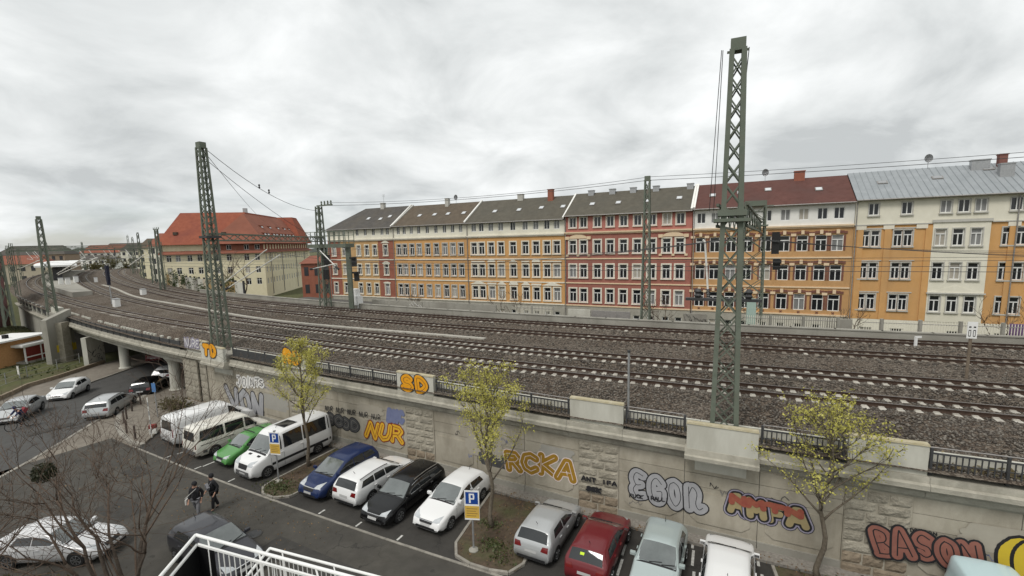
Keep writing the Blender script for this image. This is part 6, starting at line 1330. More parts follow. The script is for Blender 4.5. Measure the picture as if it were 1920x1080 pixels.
for f, nm in ((.36, 'left'), (.44, 'right')): q = Lh.lerp(gh, f)-Vector((0, 0, 4*f*(1-f)*1.0)); t = thing('wire_insulator', 'small dark insulator on the wire, the %s of two' % nm, 'insulator', q); b = MB(); b.lathe([(.05, -.2), (.1, -.1), (.05, 0), (.1, .1), (.05, .2)], n=6); b.build('body', M['iron'], t)

# far catenary portals over the curve
for s, l in ((138, 'catenary portal over the far curve before the platform'), (172, 'catenary portal at the near platform end'), (210, 'catenary portal at the far platform end')):
    a, c = C(s, 2.9, 4.8), C(s, TO(4, s)-3.2, 4.8); t = thing('catenary_portal', l, 'mast', a); T = Vector(a)
    for q in (a, c):
        for sx in (-.25, .25):
            for sy in (-.25, .25): b = MB(); b.beam(q-T+Vector((sx, sy, -.2)), q-T+Vector((sx*.6, sy*.6, 9.4)), .075); b.build('leg', M['mast'], t)
        b = MB()
        for k in range(8): b.beam(q-T+Vector((-.25, -.26, 1.1*k)), q-T+Vector((.25, -.26, 1.1*k+1.1)), .06); b.beam(q-T+Vector((.25, -.27, 1.1*k)), q-T+Vector((-.25, -.27, 1.1*k+1.1)), .06)
        b.build('lacing', M['mast'], t)
    for z in (8.0, 8.7): b = MB(); b.beam(a-T+Vector((0, 0, z)), c-T+Vector((0, 0, z)), .13); b.build('cross_beam', M['mast'], t)
    b = MB(); n = 16
    for k in range(n): u, v = a.lerp(c, k/n)-T, a.lerp(c, (k+1)/n)-T; b.beam(u+Vector((0, 0, 8.0 if k % 2 else 8.7)), v+Vector((0, 0, 8.7 if k % 2 else 8.0)), .06)
    b.build('beam_lacing', M['mast'], t)
    for k in (1, 2, 3, 4): p = C(s, TO(k, s), 12.7)-T; b = MB(); b.tube(p, p+Vector((.9, .5, -1.9)), .05, n=5); b.tube(p+Vector((.9, .5, -1.9)), p+Vector((0, 0, -1.7)), .04, n=5); b.build('registration_arm', M['whiteplastic'], t)
# ------------------------------------------------------------------ vehicles
def paint(n, c, metal=0.0, rough=.28): return mat('paint_'+n, c, None, rough=rough, metal=metal, coat=.45, spec=.4)
CG = mat('windscreen', (0.11, 0.125, 0.12), (0.07, 0.08, 0.078), 1.5, rough=.04, spec=.9, coat=1.0); CGS = mat('tinted_glass', (0.018, 0.020, 0.021), None, rough=.04, spec=.6, coat=.6); CB = mat('car_plastic', (0.02, 0.02, 0.021), None, rough=.5); CD = mat('car_grey_plastic', (0.10, 0.10, 0.10), None, rough=.6)  # windscreen grey has sky reflection and interior painted into its base colour
CH = mat('chrome', (0.6, 0.6, 0.6), None, rough=.15, metal=.9); HL = mat('headlight', (0.50, 0.52, 0.53), (0.36, 0.38, 0.39), 6, rough=.08, spec=.8, coat=1); TLm = mat('taillight', (0.17, 0.010, 0.010), (0.11, 0.008, 0.008), 8, rough=.15, coat=.8); PLm = mat('plate_white', (0.42, 0.42, 0.41), None, rough=.5); TY = mat('tyre', (0.018, 0.018, 0.018), None, rough=.85); RIM = mat('alloy', (0.34, 0.345, 0.35), None, rough=.3, metal=.8); SEAM = mat('door_seam', (0.025, 0.025, 0.025), None, rough=.8)
WH = {}
def wheel_mesh(r, w=.2):
    k = round(r, 3)
    if k in WH: return WH[k]
    t = MB(); t.lathe([(r*.62, -w/2), (r*.9, -w/2), (r, -w/2+.04), (r, w/2-.04), (r*.9, w/2), (r*.62, w/2)], n=24, axis='y'); tm = t.mesh('tyre', TY, smooth=False)
    d = MB(); d.lathe([(0.0, w/2-.05), (r*.62, w/2-.05)], n=20, axis='y'); dm = d.mesh('rim_back', CB)
    q = MB()
    for i in range(7):
        a = 2*math.pi*i/7; q.beam((r*.08*math.cos(a), w/2-.02, r*.08*math.sin(a)), (r*.60*math.cos(a), w/2-.015, r*.60*math.sin(a)), .03, .075, up=(0, 1, 0))
    q.lathe([(r*.57, w/2-.03), (r*.57, w/2+.0), (r*.64, w/2+.002), (r*.64, w/2-.03)], n=24, axis='y'); q.lathe([(.0, w/2), (r*.14, w/2), (r*.14, w/2-.04)], n=10, axis='y')
    WH[k] = (tm, dm, q.mesh('rim', RIM)); return WH[k]
def interp(x, pts): return float(np.interp(x, [p[0] for p in pts], [p[1] for p in pts]))
def smoothpts(pts, n=120):
    xs = np.linspace(0, 1, n); y = np.interp(xs, [p[0] for p in pts], [p[1] for p in pts]); k = np.array([1, 2, 3, 2, 1.])/9; y2 = np.convolve(np.pad(y, 2, mode='edge'), k, mode='valid'); return list(zip(xs, y2))
TYPES = {
 # top profile, belt, roof width factor, windscreen (xf cowl, xf header), rear glass, side windows [(xf0b, xf0t, xf1b, xf1t)]
 'hatch': dict(L=4.0, W=1.70, H=1.47, top=[(0, .42), (.012, .62), (.05, .74), (.12, .82), (.25, .93), (.29, .99), (.47, 1.40), (.56, 1.46), (.72, 1.47), (.87, 1.40), (.90, 1.36), (.965, 1.02), (.985, .92), (1, .62)], belt=[(0, .86), (.3, .92), (.7, .97), (1, 1.02)], ws=(.285, .475), rg='slope', rgx=(.895, .968), side=[(.33, .475, .60, .60), (.615, .615, .84, .80)], wb=(.19, .81), r=.30),
 'estate': dict(L=4.65, W=1.80, H=1.48, top=[(0, .42), (.010, .60), (.05, .74), (.12, .83), (.25, .94), (.28, .99), (.43, 1.40), (.52, 1.46), (.70, 1.48), (.90, 1.43), (.925, 1.39), (.975, 1.02), (.988, .90), (1, .60)], belt=[(0, .86), (.3, .93), (.7, .98), (1, 1.03)], ws=(.272, .432), rg='slope', rgx=(.92, .978), side=[(.31, .43, .54, .54), (.55, .55, .71, .70), (.72, .71, .91, .86)], wb=(.20, .78), r=.32),
 'mpv': dict(L=4.33, W=1.79, H=1.60, top=[(0, .45), (.012, .66), (.05, .80), (.12, .88), (.20, .97), (.24, 1.03), (.44, 1.50), (.54, 1.58), (.70, 1.60), (.90, 1.54), (.93, 1.49), (.975, 1.10), (.99, .95), (1, .62)], belt=[(0, .92), (.3, 1.0), (.7, 1.05), (1, 1.1)], ws=(.235, .445), rg='slope', rgx=(.925, .98), side=[(.29, .44, .55, .55), (.56, .56, .73, .72), (.74, .73, .91, .87)], wb=(.19, .81), r=.32),
 'small': dict(L=3.7, W=1.62, H=1.55, top=[(0, .45), (.015, .66), (.05, .78), (.12, .85), (.22, .95), (.26, 1.02), (.44, 1.46), (.55, 1.54), (.75, 1.55), (.93, 1.49), (.955, 1.42), (.985, 1.05), (.993, .9), (1, .6)], belt=[(0, .9), (.3, .98), (.7, 1.02), (1, 1.05)], ws=(.255, .445), rg='slope', rgx=(.95, .988), side=[(.31, .445, .60, .60), (.615, .615, .86, .84)], wb=(.19, .82), r=.28),
 'sedan': dict(L=4.6, W=1.77, H=1.43, top=[(0, .42), (.010, .60), (.05, .72), (.12, .80), (.26, .92), (.30, .97), (.45, 1.36), (.54, 1.42), (.66, 1.43), (.76, 1.38), (.87, 1.05), (.90, 1.02), (.975, .98), (.99, .88), (1, .55)], belt=[(0, .84), (.3, .91), (.7, .95), (1, .98)], ws=(.295, .452), rg='slope', rgx=(.755, .872), side=[(.335, .45, .57, .57), (.58, .58, .76, .71)], wb=(.19, .79), r=.32),
 'van': dict(L=5.2, W=1.92, H=1.95, top=[(0, .50), (.01, .72), (.03, .92), (.08, 1.02), (.15, 1.10), (.19, 1.18), (.31, 1.84), (.36, 1.92), (.6, 1.95), (.95, 1.93), (.985, 1.90), (.996, 1.5), (1, .5)], belt=[(0, 1.02), (.3, 1.12), (1, 1.12)], ws=(.185, .315), rg='flat', rz=(1.12, 1.68), side=[(.21, .30, .355, .355)], wb=(.18, .77), r=.33),
 'minibus': dict(L=4.9, W=1.84, H=1.94, top=[(0, .50), (.012, .75), (.04, .92), (.10, 1.00), (.19, 1.08), (.225, 1.14), (.33, 1.84), (.38, 1.92), (.6, 1.95), (.94, 1.93), (.975, 1.88), (.995, 1.3), (1, .5)], belt=[(0, 1.0), (.3, 1.10), (1, 1.12)], ws=(.222, .335), rg='flat', rz=(1.17, 1.70), side=[(.25, .32, .39, .39), (.41, .41, .64, .64), (.665, .665, .955, .935)], wb=(.19, .79), r=.32),
 'sprinter': dict(L=5.6, W=1.99, H=2.42, top=[(0, .60), (.008, .85), (.03, 1.08), (.08, 1.18), (.15, 1.28), (.18, 1.36), (.29, 2.12), (.34, 2.33), (.42, 2.40), (.6, 2.42), (.95, 2.41), (.985, 2.36), (.996, 1.8), (1, .6)], belt=[(0, 1.15), (.3, 1.32), (1, 1.36)], ws=(.178, .298), rg='flat', rz=(1.4, 2.05), side=[(.20, .28, .345, .345), (.375, .375, .60, .60), (.615, .615, .96, .955)], wb=(.165, .785), r=.34)}
def car(label, cat, kind, paintm, pos, ang, name='car', scale=1.0, wind=None, rails=False, lower=None, chrome=False, trim=None, backward=False, plates=True, extra=None, L=None):
    T = dict(TYPES[kind]); Lc = L or T['L']; W = T['W']; H = T['H']; t = thing(name, label, cat, pos, ang, None); t.scale = (scale,)*3
    top = smoothpts(T['top'], 160); belt = T['belt']; hw = W/2
    xs = sorted(set(list(np.linspace(0, .04, 6))+list(np.linspace(.04, .96, 44))+list(np.linspace(.96, 1, 7))))
    def plan(f): return 1-.17*max(0, (.10-f)/.10)**2-.10*max(0, (f-.92)/.08)**2
    def sect(f):
        tz = interp(f, top); bz = interp(f, belt); w = hw*plan(f); zb = .20 if .06 < f < .95 else .26+.02
        hz = min(bz, tz-.05); g = max(0.0, min(1.0, (tz-bz)/(H-interp(f, belt)))); wbelt = w*.955; wr = w*(.955-.20*g) if kind not in ('van', 'minibus', 'sprinter') else w*(.955-.11*g)
        mid = zb+(hz-zb)*.5
        if tz > bz+.06: e = tz-.07-.03*g; p = [(0, zb), (w*.82, zb), (w*.965, zb+.08), (w, mid), (w*.992, hz-.10), (wbelt, hz), (wbelt+(wr-wbelt)*.5+.008, hz+(e-hz)*.5), (wr, e), (wr*.90, tz-.035), (wr*.55, tz-.010), (0, tz)]
        else: p = [(0, zb), (w*.82, zb), (w*.965, zb+.08), (w, mid), (w*.985, hz-.10), (w*.95, hz-.01), (w*.90, tz-.035), (w*.84, tz-.022), (w*.7, tz-.012), (w*.4, tz-.003), (0, tz)]
        return p
    b = MB(); n = 11; rows = []
    for f in xs:
        p = sect(f); X = Lc/2-f*Lc; rows.append([(X, -y, z) for y, z in p]+[(X, y, z) for y, z in p[-2:0:-1]])
    m = len(rows[0]); vs = [v for r in rows for v in r]; fs = [(i*m+j, (i+1)*m+j, (i+1)*m+(j+1) % m, i*m+(j+1) % m) for i in range(len(rows)-1) for j in range(m)]; fs += [tuple(range(m)), tuple(range(len(rows)*m-1, (len(rows)-1)*m-1, -1))]
    b.add(vs, fs); body = b.build('body', paintm, t, smooth=True)
    bv = BVHTree.FromPolygons([Vector(v) for v in b.v], b.f)
    import bmesh
    bm = bmesh.new(); bm.from_mesh(body.data); bmesh.ops.recalc_face_normals(bm, faces=bm.faces[:]); bm.to_mesh(body.data); bm.free(); body.data.polygons.foreach_set('use_smooth', [True]*len(body.data.polygons))
    XF = lambda f: Lc/2-f*Lc
    def patch(nm, m_, corners, axis, nu=6, nv=4, off=.006, par=None):
        """conforming panel: corners (2D) projected on the body along an axis: 's+','s-' sides, 't' top, 'f' front, 'r' rear"""
        q = MB(); idx = []
        for i in range(nu+1):
            for j in range(nv+1):
                u, v = i/nu, j/nv; c0, c1, c2, c3 = corners; a = (c0[0]+(c1[0]-c0[0])*u, c0[1]+(c1[1]-c0[1])*u); d = (c3[0]+(c2[0]-c3[0])*u, c3[1]+(c2[1]-c3[1])*u); p = (a[0]+(d[0]-a[0])*v, a[1]+(d[1]-a[1])*v)
                if axis == 's+': o, dr = Vector((p[0], 3, p[1])), Vector((0, -1, 0))
                elif axis == 's-': o, dr = Vector((p[0], -3, p[1])), Vector((0, 1, 0))
                elif axis == 't': o, dr = Vector((p[0], p[1], 5)), Vector((0, 0, -1))
                elif axis == 'f': o, dr = Vector((5, p[0], p[1])), Vector((-1, 0, 0))
                else: o, dr = Vector((-5, p[0], p[1])), Vector((1, 0, 0))
                hit = bv.ray_cast(o, dr)
                if hit[0] is None: return None
                nrm = hit[1] if hit[1].dot(dr) < 0 else -hit[1]; q.v.append(tuple(hit[0]+nrm*off)); idx.append(1)
        for i in range(nu):
            for j in range(nv): k = i*(nv+1)+j; q.f.append((k, k+nv+1, k+nv+2, k+1)); q.mi.append(0)
        o = q.build(nm, m_, par or t, smooth=True)
        c = o.data.polygons[len(o.data.polygons)//2]; ref = {'s+': Vector((0, 1, 0)), 's-': Vector((0, -1, 0)), 't': Vector((0, 0, 1)), 'f': Vector((1, 0, 0)), 'r': Vector((-1, 0, 0))}[axis]
        if c.normal.dot(ref) < 0: o.data.flip_normals()
        return o
    # glazing
    f0, f1 = T['ws']; p0, p1 = sect(f0+.006), sect(f1-.004); y0 = p0[7][0]*.93; y1 = p1[7][0]*.90
    patch('windscreen', wind or CG, [(XF(f0+.008), -y0), (XF(f0+.008), y0), (XF(f1-.006), y1), (XF(f1-.006), -y1)], 't', 8, 5)
    patch('cowl', CB, [(XF(f0-.012), -y0*.97), (XF(f0-.012), y0*.97), (XF(f0+.006), y0), (XF(f0+.006), -y0)], 't', 8, 1, .005)
    if T['rg'] == 'slope':
        g0, g1 = T['rgx']; p0, p1 = sect(g0), sect(g1); patch('rear_window', CGS if kind != 'sedan' else CG, [(XF(g0+.004), -p0[7][0]*.88), (XF(g0+.004), p0[7][0]*.88), (XF(g1-.004), hw*plan(g1)*.80), (XF(g1-.004), -hw*plan(g1)*.80)], 't', 8, 4)
    else:
        za, zb_ = T['rz']; patch('rear_window', CGS, [(-hw*.68, za), (hw*.68, za), (hw*.62, zb_), (-hw*.62, zb_)], 'r', 6, 4)
    for sd, ax in ((1, 's+'), (-1, 's-')):
        if kind == 'van': lst = T['side'][:1]
        else: lst = T['side']
        for i, (a, at, c, ct) in enumerate(lst):
            zb0 = interp(a, belt)+.035; zb1 = interp(c, belt)+.035; zt0 = min(interp(at, top)-.16, H-.15); zt1 = min(interp(ct, top)-.15, H-.15)
            patch('side_window', CGS, [(XF(a), zb0), (XF(c), zb1), (XF(ct), zt1), (XF(at), zt0)], ax, 6, 4)
        # door seams and handles
        dl = [.295, .545, .74] if kind in ('hatch', 'estate', 'mpv', 'small', 'sedan') else [.215, .365, .60]
        for f in dl: patch('door_seam', SEAM, [(XF(f)-.008, .32), (XF(f)+.008, .32), (XF(f)+.008, interp(f, belt)-.02), (XF(f)-.008, interp(f, belt)-.02)], ax, 1, 5, .003)
        patch('sill_trim', lower or CB, [(XF(T['wb'][0]+.09), .22), (XF(T['wb'][1]-.09), .22), (XF(T['wb'][1]-.09), .31), (XF(T['wb'][0]+.09), .31)], ax, 6, 1, .008)
        for f in dl[1:]:
            z = interp(f, belt)-.13; h = bv.ray_cast(Vector((XF(f)+.12, 3*sd, z)), Vector((0, -sd, 0)))
            if h[0] is not None: q = MB(); q.box(h[0]+Vector((0, sd*.02, 0)), (.17, .04, .03)); q.build('door_handle', CH if chrome else paintm, t)
        # wheel arches and wheels
        for f in T['wb']:
            r = T['r']; X = XF(f); q = MB(); nA = 16; ring = []
            for k in range(nA+1):
                a = math.pi*(-.08)+math.pi*1.16*k/nA
                for rr in (r*.3, r*1.17):
                    x, z = X+rr*math.cos(a), r+rr*math.sin(a); h = bv.ray_cast(Vector((x, 3*sd, max(z, .29))), Vector((0, -sd, 0))); yy = h[0].y if h[0] is not None else sd*hw*.95; ring.append((x, yy+sd*.006, z))
            for k in range(nA): q.f.append((2*k, 2*k+1, 2*k+3, 2*k+2)); q.mi.append(0)
            q.v = ring; o = q.build('wheel_arch', CB, t)
            if o.data.polygons[0].normal.y*sd < 0: o.data.flip_normals()
            tm, dm, rm = wheel_mesh(r); wx = hw*plan(f)-.085; w = inst('wheel', tm, t, (X, sd*wx, r), 0 if sd > 0 else math.pi); inst('rim_back', dm, w); inst('rim', rm, w)
        # mirrors
        fm = f0+.055; z = interp(fm, belt)+.10; h = bv.ray_cast(Vector((XF(fm), 3*sd, z)), Vector((0, -sd, 0)))
        if h[0] is not None:
            q = MB(); big = 1.6 if kind in ('sprinter',) else 1.0; c = h[0]+Vector((0, sd*.14*big, .01)); q.box(c, (.10, .20*big, .13*big)); q.box(c+Vector((.03, 0, 0)), (.09, .16*big, .10*big)); q.beam(h[0], c, .05); mo = q.build('mirror', CB if kind in ('van', 'minibus', 'sprinter') and not chrome else paintm, t); g_ = MB(); g_.box(c+Vector((-.052, 0, 0)), (.006, .17*big, .10*big)); g_.build('mirror_glass', CH, mo)
        if rails: pts = []; 
        if rails:
            for f in np.linspace(T['ws'][1]+.05, T.get('rgx', (.92, 1))[0]-.03, 7): p = sect(f); pts.append((XF(f), sd*(p[7][0]-.02), interp(f, top)-.01))
            q = MB(); q.path(pts, .02, 6); q.build('roof_rail', CH if rails == 'chrome' else CB, t)
        if trim == 'chrome':
            pts = []
            for f in np.linspace(lst[0][0], lst[-1][2], 10): h = bv.ray_cast(Vector((XF(f), 3*sd, interp(f, belt)+.012)), Vector((0, -sd, 0))); pts.append(h[0]+Vector((0, sd*.006, 0)))
            q = MB(); q.path(pts, .012, 5); q.build('chrome_trim', CH, t)
            pts = []
            for f in np.linspace(lst[0][1], lst[-1][3], 10): zz = min(interp(f, top)-.13, H-.12); h = bv.ray_cast(Vector((XF(f), 3*sd, zz)), Vector((0, -sd, 0))); pts.append(h[0]+Vector((0, sd*.006, 0)))
            q = MB(); q.path(pts, .012, 5); q.build('chrome_trim', CH, t)
        # lamps
        zl = {'sprinter': (.88, 1.16), 'van': (.78, 1.0), 'minibus': (.72, .93), 'mpv': (.68, .88)}.get(kind, (.60, .78)); patch('headlight', HL, [(sd*hw*.40, zl[0]+.03), (sd*hw*.83, zl[0]+.05), (sd*hw*.83, zl[1]+.02), (sd*hw*.48, zl[1]-.06)], 'f', 5, 3, .012)
        if kind in ('van', 'sprinter', 'minibus'): patch('taillight', TLm, [(sd*hw*.80, .75), (sd*hw*.90, .75), (sd*hw*.88, 1.30 if kind != 'minibus' else 1.02), (sd*hw*.78, 1.30 if kind != 'minibus' else 1.02)], 'r', 2, 4, .012)
        else: patch('taillight', TLm, [(sd*hw*.50, .74), (sd*hw*.86, .72), (sd*hw*.86, .93), (sd*hw*.58, .92)], 'r', 4, 3, .012)
    gz = {'sprinter': (.72, .98), 'van': (.62, .85), 'minibus': (.60, .82), 'mpv': (.58, .74)}.get(kind, (.54, .66))
    patch('grille', CB, [(-hw*.38, gz[0]), (hw*.38, gz[0]), (hw*.44, gz[1]), (-hw*.44, gz[1])], 'f', 6, 2, .010)
    if chrome or kind in ('estate', 'hatch', 'mpv'): patch('grille_bar', CH, [(-hw*.40, gz[1]-.035), (hw*.40, gz[1]-.035), (hw*.41, gz[1]-.01), (-hw*.41, gz[1]-.01)], 'f', 6, 1, .016)
    patch('lower_grille', lower or CB, [(-hw*.66, .30), (hw*.66, .30), (hw*.60, .42), (-hw*.60, .42)], 'f', 6, 2, .010)
    patch('rear_bumper_trim', lower or CB, [(-hw*.74, .29), (hw*.74, .29), (hw*.74, .41), (-hw*.74, .41)], 'r', 6, 2, .010)
    if plates:
        patch('number_plate', PLm, [(-.26, .44), (.26, .44), (.26, .54), (-.26, .54)], 'f', 3, 1, .018)
        patch('number_plate', PLm, [(-.26, .60 if kind != 'van' else .44), (.26, .60 if kind != 'van' else .44), (.26, .71 if kind != 'van' else .55), (-.26, .71 if kind != 'van' else .55)], 'r', 3, 1, .018)
    f = .82 if kind in ('hatch', 'small', 'estate', 'mpv') else .40
    q = MB(); q.tube((XF(f), 0, interp(f, top)-.01), (XF(f)-.12, 0, interp(f, top)+.16), .012, n=5); q.build('aerial', CB, t)
    f = f0-.01; q = MB()
    for yy in (-.25, .2): q.beam((XF(f0+.004), yy, interp(f0+.004, top)+.02), (XF(f0+.025), yy+.45, interp(f0+.025, top)+.02), .018)
    q.build('wiper', CB, t)
    if extra: extra(t, patch, XF, hw, sect, bv)
    return t
def heading(s, out=True, skew=0.0):
    th = TH(s); a = math.atan2(-math.cos(th), -math.sin(th)); return (a if out else a+math.pi)+skew
PW = paint('white', (0.72, 0.72, 0.71)); PW2 = paint('cream_white', (0.66, 0.64, 0.57)); PG = paint('green', (0.075, 0.24, 0.06), rough=.25); PBL = paint('blue', (0.011, 0.024, 0.085), .1); PBK = mat('paint_black', (0.005, 0.005, 0.0055), None, rough=.22, coat=.25, spec=.35); PS = paint('silver', (0.44, 0.45, 0.45), .35); PRD = paint('dark_red', (0.13, 0.012, 0.016)); PSG = paint('silver_green', (0.42, 0.48, 0.47), .3); PGR = paint('anthracite', (0.045, 0.045, 0.052), .3); PLB = paint('light_blue', (0.50, 0.64, 0.66))
sk = .03
def ex_van(t, patch, XF, hw, sect, bv):
    for ax in ('s+', 's-'):
        patch('side_strip', CB, [(XF(.95), .86), (XF(.42), .86), (XF(.42), .90), (XF(.95), .90)], ax, 8, 1, .012)
        for a, c in ((.37, .64), (.66, .95)):
            for z0, z1 in ((1.15, 1.16), (1.70, 1.71)): patch('panel_crease', CD, [(XF(c), z0), (XF(a), z0), (XF(a), z1), (XF(c), z1)], ax, 8, 1, .004)
    patch('rear_door_seam', SEAM, [(-.008, .45), (.008, .45), (.008, 1.85), (-.008, 1.85)], 'r', 1, 6, .005)
def ex_bus(t, patch, XF, hw, sect, bv):
    for ax in ('s+', 's-'): patch('side_strip', CB, [(XF(.95), .90), (XF(.55), .90), (XF(.55), .94), (XF(.95), .94)], ax, 8, 1, .012)
    for ax in ('s+', 's-'): patch('grey_lower_body', CD, [(XF(.93), .24), (XF(.88), .24), (XF(.88), .60), (XF(.93), .60)], ax, 2, 2, .007)
    patch('grey_bumper', CD, [(-hw*.85, .32), (hw*.85, .32), (hw*.85, .58), (-hw*.85, .58)], 'r', 6, 2, .012)
    patch('roof_panel', mat('roof_panel', (0.56, 0.54, 0.48), None, rough=.5), [(XF(.78), -.45), (XF(.48), -.45), (XF(.48), .45), (XF(.78), .45)], 't', 4, 4, .012)
def ex_spr(t, patch, XF, hw, sect, bv):
    for ax in ('s+', 's-'): patch('side_strip', CB, [(XF(.97), .62), (XF(.22), .62), (XF(.22), .78), (XF(.97), .78)], ax, 12, 1, .012)
    patch('bumper', CD, [(-hw*.86, .34), (hw*.86, .34), (hw*.86, .62), (-hw*.86, .62)], 'f', 6, 2, .012)
    for y in (-.5, .32): patch('bonnet_vent', CB, [(XF(.15), y), (XF(.15), y+.3), (XF(.125), y+.28), (XF(.125), y+.04)], 't', 2, 2, .008)
    patch('roof_hatch', CGS, [(XF(.60), -.45), (XF(.60), .45), (XF(.45), .45), (XF(.45), -.45)], 't', 4, 4, .015); patch('roof_hatch_frame', CD, [(XF(.61), -.5), (XF(.61), .5), (XF(.44), .5), (XF(.44), -.5)], 't', 4, 4, .009)
def ex_note(t, patch, XF, hw, sect, bv): patch('neon_note', mat('neon_paper', (0.55, 0.75, 0.05), None), [(XF(.932), .08), (XF(.932), .24), (XF(.918), .24), (XF(.918), .08)], 't', 1, 1, .014)
def ex_green(t, patch, XF, hw, sect, bv):
    for f in (.52, .72): q = MB(); q.beam((XF(f), -hw*.72, 1.60), (XF(f), hw*.72, 1.60), .05, .03); q.build('roof_bar', CB, t)
def ex_bars(t, patch, XF, hw, sect, bv): pass
CARS = [
 ('white panel van with dark rear window parked first at the pavement corner', 'van', 'van', PW, 49.55, 6.45, False, 'panel_van', dict(extra=ex_van)),
 ('cream white minibus with grey bumper parked beside the panel van', 'van', 'minibus', PW2, 46.5, 6.95, False, 'minibus', dict(extra=ex_bus, plates=True)),
 ('bright green small car parked between two white vans', 'car', 'small', PG, 43.8, 7.45, True, 'small_car', dict(extra=ex_green)),
 ('tall white minibus with dark side windows beside the parking sign', 'van', 'sprinter', PW, 41.2, 6.95, True, 'minibus', dict(extra=ex_spr)),
 ('dark blue people carrier parked right of the first planted island', 'car', 'mpv', PBL, 36.45, 7.35, True, 'people_carrier', dict()),
 ('white estate car seen from behind beside the blue people carrier', 'car', 'estate', PW, 34.4, 6.9, False, 'estate_car', dict(rails=True)),
 ('black estate car with chrome window trim between two white cars', 'car', 'estate', PBK, 32.15, 7.5, True, 'estate_car', dict(rails='chrome', trim='chrome', chrome=True)),
 ('white hatchback facing the lane beside the second parking sign', 'car', 'hatch', PW, 29.75, 7.05, True, 'hatchback', dict(L=4.4)),
 ('silver hatchback seen from behind right of the second planted island', 'car', 'hatch', PS, 25.0, 7.2, False, 'hatchback', dict()),
 ('dark red car with a neon note in its rear window', 'car', 'hatch', PRD, 22.85, 7.45, False, 'hatchback', dict(L=4.3, extra=ex_note)),
 ('silver green car parked facing the lane right of the red car', 'car', 'hatch', PSG, 20.65, 7.6, True, 'compact_car', dict(L=4.0)),
 ('white car with black window trim parked nose to the wall at the bottom edge', 'car', 'estate', PW, 18.4, 7.35, False, 'compact_car', dict(L=4.4)),
 ('black car mostly cut off behind the bottom right tree', 'car', 'hatch', PBK, 13.65, 7.7, False, 'hatchback', dict()),
 ('light blue van cut off at the bottom right corner', 'van', 'van', PLB, 11.2, 7.85, True, 'delivery_van', dict())]
for lb, ct, kd, pm_, s, o, out, nm, kw in CARS:
    skew = -.05 if s < 30 else -.03
    car(lb, ct, kd, pm_, C(s, o, 0.0), heading(s, out, skew), name=nm, scale={'panel_van': 1.0, 'minibus': .92 if kd == 'sprinter' else .97}.get(nm, .95), **kw)
def street_car(lb, kd, pm_, rear_px, front_px, side, nm='car', rw=0.0, **kw):
    """placed from the ground contacts of the two visible wheels; side = -1 right wheels, +1 left wheels"""
    a, c = G(*rear_px), G(*front_px); d = (c-a); d.z = 0; d.normalize(); m = (a+c)/2; left = Vector((-d.y, d.x, 0)); W = TYPES[kd]['W']; f0, f1 = TYPES[kd]['wb']; Lc = kw.get('L') or TYPES[kd]['L']; m = m-left*side*(W/2-.12)-d*(Lc*(.5-(f0+f1)/2)); m.z = zg(m.x, m.y); car(lb, 'car', kd, pm_, m, math.atan2(d.y, d.x), name=nm, **kw)
street_car('silver estate car waiting on the street beside the bollards', 'estate', PS, (211, 781), (256, 757), -1, 'estate_car', rails=True)
street_car('white hatchback parked on the far street side', 'hatch', PW, (166, 733), (132, 748), 1, 'hatchback')
street_car('silver white saloon at the left edge behind the cyclist', 'sedan', PS, (91, 765), (30, 796), 1, 'saloon_car')
street_car('black estate car in the shade before the underpass', 'estate', PBK, (285, 741), (318, 722), -1, 'estate_car')
street_car('white car half hidden behind the underpass column', 'hatch', PW, (322, 716), (343, 701), -1, 'hatchback')
street_car('red car deep inside the underpass', 'hatch', PRD, (283, 679), (298, 672), 1, 'hatchback')
p = P(112, 1012, .65); p.z = 0; car('silver white car behind the bare bush at the bottom left', 'car', 'sedan', paint('pearl_white', (0.62, 0.62, 0.62), .1), p, .03, name='saloon_car', L=4.5, scale=.97)
p = C(*SO(P(405, 1030, .5)), 0); car('dark grey car at the bottom behind the white balcony railing', 'car', 'hatch', PGR, p, heading(40, True)+math.pi/2-.05, name='hatchback', L=4.3)
